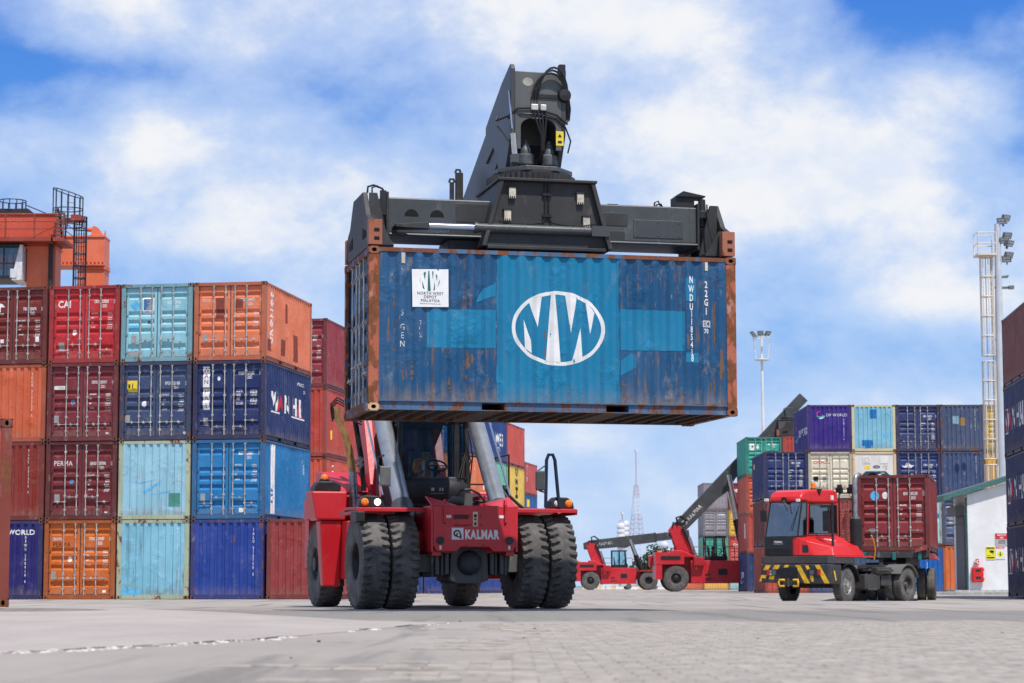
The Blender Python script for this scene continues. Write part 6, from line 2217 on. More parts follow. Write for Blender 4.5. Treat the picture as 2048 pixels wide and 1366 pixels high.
    for x, z in ((-0.83, 7.38), (-0.72, 7.55)):
        m.tube([(x - 0.05, -2.55, z), (x - 0.03, -2.55, z + 0.06), (x + 0.03, -2.55, z + 0.06), (x + 0.05, -2.55, z)], 0.02, 6)
    m.build("boom_bracket", BOOM2, r, 0)


RSM = reach_stacker((-0.947, 40.98, 0.0), 0.28, "red reach stacker in the middle carrying the scuffed blue container", (0.066, -4.562, 7.133, -0.0484), math.radians(29), (5.0, 2.95), 10.9, main=True)


def in_frame(loc, rz, p):
    c, q = math.cos(rz), math.sin(rz)
    return (loc[0] + p[0] * c - p[1] * q, loc[1] + p[0] * q + p[1] * c, loc[2] + p[2])


person(in_frame((-0.947, 40.98, 0), 0.28, (0.02, 2.74, 2.33)), 0.28, "driver in orange overalls at the wheel of the near red machine")

FR_LOC = (17.05, 158.0, 0.0)
FS = 1.05
reach_stacker(FR_LOC, PI / 2, "distant red reach stacker with its boom raised over the teal container", (0, -2.45, 11.6, 0.0), math.radians(46), (5.2, 4.1), 12.4, FS)
person(in_frame(FR_LOC, PI / 2, (0, 2.95, 2.34)), PI / 2, "driver in orange in the cab of the distant machine with raised boom")
FL_LOC = (13.7, 228.0, 0.0)
reach_stacker(FL_LOC, PI / 2, "farthest red reach stacker with its boom lowered, left of the raised one", (0, -3.4, 4.15, 0.0), math.radians(6.5), (5.3, 4.2), 9.3, 1.08)

# ------------------------------------------------------------------ terminal tractor and its trailer
TRL = (9.88, 73.15, -0.148)
TRZ = -0.663
TR_RED = paint("tractor_red", (0.66, 0.016, 0.016), 0.0, 0.30, 0.32, 0.14, spec=0.5, dust=(0.42, 0.17, 0.14))
CHAS = paint("chassis_dark", (0.055, 0.052, 0.05), 0.10, 0.7, 0.7, 0.3, dust=(0.18, 0.165, 0.15))


def road_tyre_mesh(R=0.575, w=0.30):
    m = MB()
    prof = [(0.30, -w / 2 + 0.03), (0.33, -w / 2 + 0.005), (R - 0.16, -w / 2 - 0.008), (R - 0.06, -w / 2 + 0.004), (R - 0.015, -w / 2 + 0.035)]
    full = list(prof)
    for i, x in enumerate((-0.085, -0.075, -0.065, -0.03, -0.02, -0.01, 0.03, 0.04, 0.05, 0.085)):
        full.append((R - (0.018 if i in (1, 4, 7) else 0.0), x))
    full += [(r, -x) for r, x in reversed(prof)]
    m.lathe(full, axis='x', n=44)
    for k in range(36):
        a = 2 * PI * k / 36
        for s in (-1, 1):
            x0 = s * 0.10
            c, q = math.cos(a), math.sin(a)
            m.beam((x0, (R - 0.01) * c, (R - 0.01) * q), (s * 0.145, (R - 0.03) * c, (R - 0.03) * q), 0.05, 0.02, (0, c, q))
    return m.mesh("tyre", (TYRE,), 0.5)


def road_rim(sgn, deep):
    m = MB()
    s = sgn
    if deep:
        m.lathe([(0.315, s * 0.13), (0.29, s * 0.135), (0.275, s * 0.10), (0.255, -s * 0.01), (0.20, -s * 0.03), (0.12, -s * 0.03), (0.11, s * 0.06), (0.09, s * 0.09), (0.001, s * 0.095)], axis='x', n=26)
        nb, rb, xb = 10, 0.165, -0.03
    else:
        m.lathe([(0.315, s * 0.13), (0.29, s * 0.135), (0.278, s * 0.11), (0.262, s * 0.06), (0.235, s * 0.085), (0.15, s * 0.13), (0.125, s * 0.13), (0.12, s * 0.165), (0.08, s * 0.19), (0.001, s * 0.195)], axis='x', n=26)
        nb, rb, xb = 10, 0.168, 0.12
    for i in range(nb):
        a = 2 * PI * i / nb
        y, z = rb * math.cos(a), rb * math.sin(a)
        m.tube([(s * xb, y, z), (s * (xb + 0.045), y, z)], 0.017, 6)
    if not deep:
        for i in range(10):
            a = 2 * PI * (i + 0.5) / 10
            y, z = 0.245 * math.cos(a), 0.245 * math.sin(a)
            m.mat(1).tube([(s * 0.070, y, z), (s * 0.082, y, z)], 0.024, 8)
        m.mat(0)
    return m.mesh("rim", (plain("rim_steel", (0.36, 0.345, 0.32), 0.5, 0.5, 0.3, 8) if not deep else plain("rim_dark", (0.09, 0.085, 0.08), 0.6, 0.2, 0.3), HOLE), 0.6)


def tractor():
    r = root("terminal_tractor", TRL, TRZ, "red terminal tractor with yellow and black striped bumper turning on the right", "yard truck")
    ty = cached('road', road_tyre_mesh)
    fR, fL = road_rim(1, False), road_rim(-1, False)
    dR, dL = road_rim(1, True), road_rim(-1, True)
    R = 0.575
    WBT = 4.1
    for s in (-1, 1):
        t = link("front_wheel", ty, r, (s * 1.02, 0, R))
        t.rotation_euler = (rnd.uniform(0, 6), 0, 0.08)
        link("rim", fR if s > 0 else fL, t)
        for x in (0.68, 1.02):
            t = link("rear_wheel", ty, r, (s * x, WBT, R))
            t.rotation_euler = (rnd.uniform(0, 6), 0, 0)
            link("rim", dR if s > 0 else dL, t)
    m = MB()
    m.hexa([(-1.22, -1.42, 0.66), (1.25, -1.42, 0.60), (1.25, -0.55, 0.60), (-1.22, -0.55, 0.66)], [(-1.24, -1.40, 1.25), (1.26, -1.40, 1.22), (1.26, -0.55, 1.22), (-1.24, -0.55, 1.25)])
    bp = m.build("bumper", paint("bumper_black", (0.035, 0.034, 0.034), 0.03, 0.4, 0.5), r, 0, 0.03)
    fn = lambda s, t: (s, -1.402 - 0.018 * (1.24 - t) / 0.6, t)
    st = D2()
    for x0, x1 in ((-1.04, -0.85), (-0.70, -0.50), (-0.32, -0.16)):      # left set leans the other way
        st.poly([(x0, 1.22), (x1, 1.22), (x1 - 0.10, 1.06), (x0 - 0.10, 1.06)])
    for x0, x1 in ((-1.21, -0.99), (-0.88, -0.68)):
        st.poly([(x0, 0.90), (x1, 0.90), (x1 - 0.10, 0.70), (x0 - 0.08, 0.70)])
    for x0 in (0.06, 0.78):
        st.poly([(x0, 1.21), (x0 + 0.18, 1.21), (x0 + 0.54, 0.63), (x0 + 0.35, 0.63)])
    st.poly([(0.42, 1.20), (0.54, 1.20), (0.62, 1.06), (0.50, 1.06)]).poly([(0.60, 0.88), (0.72, 0.88), (0.74, 0.68), (0.66, 0.68)])
    st.build("hazard_stripe", plain("hazard_yellow", (0.80, 0.45, 0.02), 0.5, var=0.2), bp, fn)
    D2().poly([(-1.15, 1.2), (-1.06, 1.2), (-0.92, 0.72), (-1.0, 0.72)]).build("hazard_stripe", MATS["hazard_yellow"], bp, lambda s, t: (1.264 - 0.01 * (t - 0.6) / 0.6, s + 0.05, t))
    m = MB()
    for s in (-1, 1):
        m.mat(0).box(s * 0.72 - 0.17, s * 0.72 + 0.17, -1.435, -1.39, 0.88, 1.08)
        m.mat(1).box(s * 0.70 - 0.10, s * 0.70 + 0.06, -1.442, -1.43, 0.91, 1.05)
        m.mat(2).box(s * 0.88 - 0.05 + s * 0.06, s * 0.88 + 0.05 + s * 0.06, -1.442, -1.39, 0.89, 1.07)
    m.mat(0).box(-0.50, 0.14, -1.425, -1.38, 0.82, 1.14)
    for k in range(4):
        m.mat(0).box(-0.48, 0.12, -1.435, -1.42, 0.84 + 0.08 * k, 0.87 + 0.08 * k)
    m.build("headlight_panel", (BLK, plain("headlight_glass", (0.10, 0.10, 0.11), 0.1), REDLENS), bp, 0)
    D2().text("CSXM", -0.98, 0.90, 0.075, 0.9).text("A 278", -0.94, 1.0, 0.05, 0.9).build("lettering", WHITE, bp, lambda s, t: (s, -1.437, t))
    m = MB()
    m.box(-0.36, 0.12, -1.50, -1.30, 0.56, 0.72)
    m.tube([(-0.12, -1.56, 0.52), (-0.12, -1.56, 0.80)], 0.045, 10)
    m.mat(1)
    for s in (-1, 1):
        m.tube([(-0.12 + s * 0.16, -1.50, 0.74), (-0.12 + s * 0.34, -1.52, 0.74), (-0.12 + s * 0.36, -1.54, 0.66), (-0.12 + s * 0.34, -1.52, 0.54), (-0.12 + s * 0.16, -1.50, 0.54)], 0.035, 8)
    m.build("tow_coupling", (CHAS, MATS["hazard_yellow"]), bp, 0.6)
    # frame, steps and deck
    m = MB()
    m.box(-1.24, 1.24, -1.36, 0.3, 1.255, 1.50)
    m.box(-0.46, -0.34, -1.2, 5.2, 0.70, 1.0)
    m.box(0.34, 0.46, -1.2, 5.2, 0.70, 1.0)
    m.box(-0.34, 0.34, 0.4, 0.6, 0.72, 0.98)
    m.box(-0.34, 0.34, 3.4, 3.7, 0.72, 0.98)
    m.box(-1.0, 1.0, -0.12, 0.12, 0.48, 0.66)
    m.box(-0.9, 0.9, WBT - 0.14, WBT + 0.14, 0.44, 0.72)
    m.build("frame", CHAS, r, 0, 0.02)
    m = MB()
    m.box(0.48, 1.16, 1.15, 2.15, 0.44, 0.92)
    m.box(0.80, 1.22, 1.3, 1.9, 0.40, 0.46)
    m.box(0.50, 1.10, 2.35, 3.0, 0.55, 0.90)
    m.box(0.48, 1.20, 1.9, 2.9, 0.94, 1.16)
    for y in (1.25, 1.6, 2.0):
        m.box(1.10, 1.18, y, y + 0.06, 0.44, 0.95)
    m.tube([(0.9, 2.2, 0.7), (0.9, 3.1, 0.7)], 0.16, 12)
    for k in range(5):
        m.tube([(1.18, 2.0 + 0.16 * k, 1.08), (1.24, 2.0 + 0.16 * k, 1.02)], 0.05, 8)
    m.build("fuel_tank", CHAS, r, 0.5, 0.02)
    for s in (-1, 1):
        m = MB()
        pts = [(WBT + 0.72 * math.cos(a), R + 0.70 * math.sin(a)) for a in [PI * (0.12 + 0.70 * i / 8) for i in range(9)]]
        m.prism(pts + [(WBT + (y - WBT) * 0.95, R + (z - R) * 0.95) for y, z in reversed(pts)], 'x', *sorted((s * 0.52, s * 1.20)))
        m.build("mudguard", paint("mudguard_grey", (0.13, 0.125, 0.115), 0.05, 0.6), r, 0.6)
        m = MB()
        pts = [(0.70 * math.cos(a), R + 0.70 * math.sin(a)) for a in [PI * (0.05 + 0.62 * i / 8) for i in range(9)]]
        m.prism(pts + [(y * 0.95, R + (z - R) * 0.95) for y, z in reversed(pts)], 'x', *sorted((s * 0.80, s * 1.24)))
        m.build("mudguard", BLK, r, 0.6)
    m = MB()
    m.box(-0.5, 0.5, 3.6, 4.7, 1.02, 1.24)
    m.hexa([(-0.55, 4.3, 1.24), (0.55, 4.3, 1.24), (0.55, 5.3, 1.10), (-0.55, 5.3, 1.10)], [(-0.55, 4.3, 1.34), (0.55, 4.3, 1.34), (0.55, 5.3, 1.16), (-0.55, 5.3, 1.16)])
    m.box(0.2, 1.0, 1.3, 3.4, 1.02, 1.10)
    m.build("fifth_wheel", CHAS, r, 0, 0.02)
    # cab: left of the engine, windshield raked, side glass
    x0, x1 = -1.12, 0.10
    cy = 1.32
    m = MB()
    m.hexa([(x0, -1.30, 1.505), (x1, -1.30, 1.505), (x1, cy, 1.505), (x0, cy, 1.505)], [(x0, -1.30, 2.12), (x1, -1.30, 2.12), (x1, cy, 2.24), (x0, cy, 2.24)])
    for x in (x0, x1 - 0.07):
        m.hexa([(x, cy - 0.10, 2.24), (x + 0.07, cy - 0.10, 2.24), (x + 0.07, cy, 2.24), (x, cy, 2.24)], [(x, cy - 0.10, 3.24), (x + 0.07, cy - 0.10, 3.24), (x + 0.07, cy, 3.24), (x, cy, 3.24)])
        m.hexa([(x, -0.74, 2.16), (x + 0.07, -0.74, 2.16), (x + 0.07, -0.60, 2.16), (x, -0.60, 2.16)], [(x, -0.66, 3.22), (x + 0.07, -0.66, 3.22), (x + 0.07, -0.54, 3.22), (x, -0.54, 3.22)])
    cab = m.build("cab", TR_RED, r, 0, 0.03)
    m = MB()
    roof = [(-1.06, 3.26), (-1.02, 3.42), (-0.86, 3.58), (-0.55, 3.66), (0.6, 3.70), (1.16, 3.70), (1.34, 3.62), (1.38, 3.24), (-0.55, 3.22), (-0.72, 3.26)]
    m.prism(roof, 'x', x0 + 0.0, x1)
    m.build("cab_roof", TR_RED, cab, 0.5, 0.09, seg=4)
    m = MB()
    m.hexa([(x0, -1.36, 1.51), (-0.08, -1.36, 1.51), (-0.08, -1.30, 1.51), (x0, -1.30, 1.51)], [(x0 + 0.01, -1.34, 2.12), (-0.08, -1.34, 2.12), (-0.08, -1.28, 2.12), (x0 + 0.01, -1.28, 2.12)])
    for k in range(4):
        m.box(x0 + 0.06, -0.16, -1.368, -1.35, 1.55 + 0.06 * k, 1.575 + 0.06 * k)
    m.build("grille", BLK, cab, 0, 0.02)
    D2().text("TERBERG", -0.60, 1.93, 0.06, 0.9, align='c').rect(-0.78, 1.89, -0.42, 1.897).build("lettering", WHITE, cab, lambda s, t: (s, -1.362 + 0.03 * (t - 1.5), t))
    for nm, vs in (("windshield", [(x0 + 0.02, -1.30, 2.13), (x1 - 0.02, -1.30, 2.13), (x1 - 0.04, -0.98, 3.25), (x0 + 0.04, -0.98, 3.25)]),
                   ("quarter_window", [(x1 - 0.01, -1.28, 2.14), (x1 - 0.01, -0.72, 2.17), (x1 - 0.01, -0.66, 3.21), (x1 - 0.03, -0.97, 3.24)]),
                   ("side_window", [(x1 - 0.02, -0.60, 2.24), (x1 - 0.02, cy - 0.10, 2.28), (x1 - 0.02, cy - 0.10, 3.19), (x1 - 0.02, -0.54, 3.16)]),
                   ("quarter_window", [(x0 + 0.01, -1.28, 2.14), (x0 + 0.01, -0.72, 2.17), (x0 + 0.01, -0.66, 3.21), (x0 + 0.03, -0.97, 3.24)]),
                   ("side_window", [(x0 + 0.02, -0.60, 2.24), (x0 + 0.02, cy - 0.10, 2.28), (x0 + 0.02, cy - 0.10, 3.19), (x0 + 0.02, -0.54, 3.16)]),
                   ("rear_window", [(x0 + 0.07, cy - 0.03, 2.28), (x1 - 0.07, cy - 0.03, 2.28), (x1 - 0.07, cy - 0.03, 3.2), (x0 + 0.07, cy - 0.03, 3.2)])):
        m = MB()
        m.add(vs, [(0, 1, 2, 3)])
        o = m.build(nm, GLS2, cab, 0)
        so_ = o.modifiers.new("thick", 'SOLIDIFY')
        so_.thickness = 0.008
    # thin window seals
    m = MB()
    def loop(vs, d=0.025):
        for a, b in zip(vs, vs[1:] + vs[:1]):
            m.beam(a, b, d, d)
    loop([(x0 + 0.02, -1.31, 2.13), (x1 - 0.01, -1.31, 2.13), (x1 - 0.02, -0.99, 3.26), (x0 + 0.03, -0.99, 3.26)])
    loop([(x1 + 0.005, -1.28, 2.14), (x1 + 0.005, -0.74, 2.17), (x1 + 0.005, -0.67, 3.22), (x1 - 0.01, -0.97, 3.25)])
    loop([(x1 + 0.003, -0.60, 2.24), (x1 + 0.003, cy - 0.10, 2.28), (x1 + 0.003, cy - 0.10, 3.19), (x1 + 0.003, -0.54, 3.16)])
    m.build("window_seal", RUBBER_SEAL, cab, 0)
    m = MB()
    m.box(x0 + 0.1, x1 - 0.1, -1.20, -0.75, 2.10, 2.26)
    m.box(-0.85, -0.35, 0.35, 0.85, 2.25, 2.5)
    m.hexa([(-0.85, 0.78, 2.4), (-0.35, 0.78, 2.4), (-0.35, 0.92, 2.4), (-0.85, 0.92, 2.4)], [(-0.80, 0.9, 3.05), (-0.40, 0.9, 3.05), (-0.40, 1.0, 3.05), (-0.80, 1.0, 3.05)])
    m.build("seat", plain("cab_interior", (0.03, 0.032, 0.035), 0.8), cab, 0, 0.03)
    m = MB()
    m.lathe([(0.21 + 0.016 * math.cos(2 * PI * j / 6), 0.016 * math.sin(2 * PI * j / 6)) for j in range(6)], (0, 0, 0), 'z', 18, True)
    m.tube([(-0.2, 0, 0), (0.2, 0, 0)], 0.012, 6)
    m.tube([(0, 0, 0), (0, 0.1, -0.4)], 0.03, 8)
    o = m.build("steering_wheel", BLK2, cab, 0.8, loc=(-0.50, -0.55, 2.50))
    o.rotation_euler = (0.75, 0, 0)
    m = MB()
    m.tube([(-0.50, -1.10, 3.42), (-0.44, -1.22, 3.22), (-0.30, -1.20, 2.95)], 0.022, 6)
    m.box(-0.56, -0.44, -1.18, -1.06, 3.28, 3.40)
    m.tube([(0.02, -0.98, 3.2), (-0.16, -1.30, 2.35)], 0.012, 6)
    m.build("wiper", BLK2, cab)
    m = MB()
    for x, z in ((x0 - 0.02, 3.34), (x1 - 0.05, 3.30)):
        m.box(x - 0.14, x + 0.0, -1.06, -0.98, z - 0.05, z + 0.04)
    m.build("side_lamp", LAMPW, cab, 0, 0.01)
    m = MB()
    m.box(x0 - 0.24, x0 - 0.04, -1.18, -1.10, 2.62, 3.0)
    m.tube([(x0 - 0.14, -1.14, 3.0), (x0 - 0.05, -1.05, 3.22)], 0.018, 6)
    m.build("wing_mirror", BLK, cab, 0, 0.02)
    m = MB()
    m.mat(0).lathe([(0.075, 0.0), (0.078, 0.17), (0.05, 0.19), (0.001, 0.19)], (-0.20, 0.25, 3.72), 'z', 14)
    m.mat(1).box(-0.28, -0.12, 0.17, 0.33, 3.68, 3.725)
    m.mat(1).prism([(-0.05, 3.70), (0.25, 3.70), (0.12, 3.48)], 'x', 0.10, 0.13)
    m.build("beacon", (AMBER, BLK), cab, 0.6)
    # bonnet right of the cab, with slanting top
    m = MB()
    hy0, hy1 = -1.28, 1.0
    m.hexa([(x1, hy0, 1.51), (0.62, hy0 + 0.05, 1.51), (0.62, hy1, 1.51), (x1, hy1, 1.51)], [(x1, hy0 + 0.02, 2.08), (0.40, hy0 + 0.10, 1.98), (0.40, hy1, 2.12), (x1, hy1, 2.22)])
    m.hexa([(0.622, hy0 + 0.05, 1.51), (1.22, -0.95, 1.51), (1.22, hy1, 1.51), (0.622, hy1, 1.51)], [(0.40, hy0 + 0.10, 1.98), (1.12, -0.86, 1.78), (1.12, hy1, 1.84), (0.402, hy1, 2.12)])
    m.box(0.12, 1.26, -0.9, 1.6, 1.462, 1.506)
    m.build("bonnet", TR_RED, r, 0, 0.03)
    m = MB()
    m.hexa([(0.25, -1.262, 1.62), (0.46, -1.245, 1.62), (0.46, -1.20, 1.62), (0.25, -1.22, 1.62)], [(0.24, -1.245, 1.86), (0.42, -1.215, 1.84), (0.42, -1.17, 1.84), (0.24, -1.20, 1.86)])
    m.hexa([(0.20, -0.3, 2.15), (0.26, -0.3, 2.14), (0.26, 0.7, 2.19), (0.20, 0.7, 2.20)], [(0.20, -0.3, 2.175), (0.26, -0.3, 2.165), (0.26, 0.7, 2.215), (0.20, 0.7, 2.225)])
    m.build("air_vent", BLK, r, 0)
    D2().text("TM04", -0.30, 0, 0.20, 1.0).build("lettering", WHITE, r, lambda s, t: (0.60 - t * 0.9, s + 0.1, 2.075 - (0.60 - t * 0.9 - 0.40) * 0.385 + 0.0 * s))
    # rail, coiled air lines, exhaust
    m = MB()
    m.tube([(1.0, -0.62, 1.50), (1.0, -0.62, 3.22)], 0.042, 8)
    m.tube([(1.0, -0.62, 1.50), (0.75, -0.55, 1.86)], 0.03, 6)
    m.box(0.55, 1.0, -0.64, -0.60, 3.06, 3.12)
    m.mat(1).box(0.97, 1.03, -0.66, -0.58, 3.30, 3.44)
    m.build("mirror_post", (BLK, LAMPW), r)
    m = MB()
    m.box(0.62, 0.86, -0.60, -0.54, 2.30, 2.95)
    m.build("wing_mirror", BLK, r, 0, 0.02)
    m = MB()
    m.tube([(0.05, 1.50, 2.0), (0.05, 1.50, 3.60)], 0.022, 6)
    m.tube([(0.55, 1.50, 2.0), (0.55, 1.50, 3.60)], 0.022, 6)
    m.tube([(0.05, 1.50, 3.60), (0.55, 1.50, 3.60)], 0.022, 6)
    m.tube([(0.05, 1.50, 3.0), (0.55, 1.50, 3.0)], 0.02, 6)
    for x in (0.05, 0.48):
        m.box(x - 0.10, x + 0.10, 1.44, 1.60, 3.62, 3.78)
        m.box(x - 0.02, x + 0.12, 1.40, 1.50, 3.76, 3.88)
    m.build("work_lamp_bar", BLK, r, 0.5)
    m = MB()
    for x in (0.20, 0.40):
        pts = [(x + 0.085 * math.cos(k * 0.9), 1.50 + 0.085 * math.sin(k * 0.9), 3.05 - 0.0115 * k) for k in range(110)]
        m.tube(pts, 0.016, 5)
    m.build("coiled_air_line", plain("coil_copper_red", (0.42, 0.12, 0.08), 0.45, 0.2, 0.5, 14), r)
    m = MB()
    m.tube([(0.98, 0.92, 1.5), (0.98, 0.92, 2.72)], 0.19, 18)
    for k in range(15):
        m.tube([(0.98, 0.92, 1.58 + 0.075 * k), (0.98, 0.92, 1.60 + 0.075 * k)], 0.197, 18)
    ex = m.build("exhaust", plain("exhaust_guard", (0.030, 0.031, 0.033), 0.5, 0.3), r)
    m = MB()
    m.tube([(0.98, 0.92, 2.70), (0.98, 0.92, 3.98), (0.985, 0.97, 4.10), (1.0, 1.12, 4.17), (1.0, 1.22, 4.16)], 0.075, 14)
    m.tube([(0.98, 0.92, 2.71), (0.98, 0.92, 2.80)], 0.15, 14)
    m.build("exhaust_pipe", plain("exhaust_steel", (0.40, 0.385, 0.36), 0.35, 0.8, 0.25), ex)
    m = MB()
    m.tube([(1.2, 1.55, 2.2), (1.22, 1.7, 1.95), (1.2, 1.8, 1.7), (1.12, 1.85, 1.40)], 0.022, 8)
    m.build("air_hose", plain("hose_orange", (0.85, 0.36, 0.04), 0.45), r)
    return r


tractor()
hh = root("hard_hat", in_frame(TRL, TRZ, (-0.05, 0.05, 2.27)), TRZ, "green hard hat lying behind the tractor's side window", "helmet")
m = MB()
m.lathe([(0.001, 0.16), (0.07, 0.15), (0.12, 0.10), (0.14, 0.02), (0.14, 0.0)], (0, 0, 0), 'z', 14)
hg = plain("hat_green", (0.01, 0.30, 0.12), 0.35)
m.build("shell", hg, hh)
m = MB()
m.lathe([(0.14, 0.0), (0.18, -0.005), (0.18, 0.012), (0.14, 0.02)], (0, 0, 0), 'z', 14)
m.build("brim", hg, hh)

TCF = Frame(11.77, 76.5, -0.23)
TCL = TCF.at(W / 2, 0, 1.57)
blu = D2().ellipse(-0.62, 1.88, 0.15, 0.16)
container(TCL, -0.23, P(138, 48, 50), "dark red container riding on the trailer behind the tractor", rust=0.06, dirt=0.2, handles=(0.70, 0.50), frame_rust=0.16,
          prints=[(WHITE, door_code(D(), "BSIU", "302158", "1", H8, 1.90).ellipse(-0.27, 1.89, 0.10, 0.12).frame(1.0, 1.87, 1.05, 2.05, 0.01)), (CYANP, blu),
                  (plain("dark_stencil", (0.02, 0.02, 0.02), 0.6), D2().frame(-0.33, 1.28, -0.2, 1.30, 0.01).poly([(-0.34, 1.36), (-0.31, 1.36), (-0.255, 1.25), (-0.265, 1.22)]).poly([(-0.17, 1.36), (-0.20, 1.36), (-0.255, 1.25), (-0.245, 1.22)])),
                  (plain("vent_grey", (0.22, 0.20, 0.19), 0.6), placard(D(), -0.70, 0.47, 0.2, 0.3))])


def trailer():
    r = root("container_trailer", TCF.at(W / 2, 0, -0.13), -0.23, "dark skeletal trailer under the dark red container", "trailer")
    fr = paint("trailer_paint", (0.045, 0.048, 0.05), 0.15, 0.7, 0.7)
    green = paint("trailer_green", (0.015, 0.17, 0.145), 0.08, 0.4)
    m = MB()
    for x in (-0.45, 0.45):
        m.box(x - 0.07, x + 0.07, 0.05, 6.6, 1.22, 1.55)
    for y in (1.5, 3.0, 4.5):
        m.box(-0.38, 0.38, y, y + 0.12, 1.28, 1.50)
    m.build("main_beam", fr, r, 0, 0.01)
    for y, g in ((-0.02, True), (2.9, False), (5.9, True)):
        m = MB()
        m.box(-1.21, 1.21, y, y + 0.2, 1.47, 1.685)
        m.build("bolster", fr, r, 0, 0.01)
    m = MB()
    for x in (-1.0, 0.0, 0.86):
        m.box(x - 0.06, x + 0.06, -0.07, -0.02, 1.40, 1.66)
    m.build("guide_block", green, r, 0, 0.008)
    m = MB()
    m.hexa([(1.18, -0.3, 1.42), (1.42, -0.3, 1.42), (1.46, 1.6, 1.40), (1.2, 1.6, 1.40)], [(1.18, -0.3, 1.60), (1.30, -0.3, 1.62), (1.34, 1.6, 1.58), (1.2, 1.6, 1.58)])
    m.hexa([(0.70, -0.12, 1.64), (1.12, -0.12, 1.75), (1.12, -0.04, 1.75), (0.70, -0.04, 1.64)], [(0.70, -0.12, 1.76), (1.12, -0.12, 1.92), (1.12, -0.04, 1.92), (0.70, -0.04, 1.76)])
    m.build("container_guide", paint("guide_red", (0.30, 0.05, 0.05), 0.35, 0.6), r, 0)
    m = MB()
    m.box(-0.8, 0.8, 3.9, 4.05, 0.5, 0.65)
    m.box(-0.6, 0.6, 3.6, 5.6, 0.9, 1.22)
    m.build("axle", fr, r, 0)
    ty = cached('road', road_tyre_mesh)
    for y in (3.97,):
        for x in (-1.04, -0.70, 0.70, 1.04):
            t = link("trailer_wheel", ty, r, (x, y, 0.575))
            t.rotation_euler = (rnd.uniform(0, 6), 0, 0)
            m = MB()
            s = 1 if x > 0 else -1
            m.lathe([(0.31, s * 0.12), (0.27, s * 0.1), (0.24, 0), (0.12, 0), (0.10, s * 0.12), (0.001, s * 0.13)], axis='x', n=16)
            m.build("rim", MATS["rim_dark"], t)


trailer()

# ------------------------------------------------------------------ the yard crane behind the left stack
ORC = paint("crane_orange", P(230, 116, 78), 0.10, 0.25, 0.5)
ORC2 = paint("crane_orange_dirty", P(150, 62, 46), 0.3, 0.55, 0.6)
CAGE = plain("cage_blue_black", (0.022, 0.032, 0.055), 0.5)


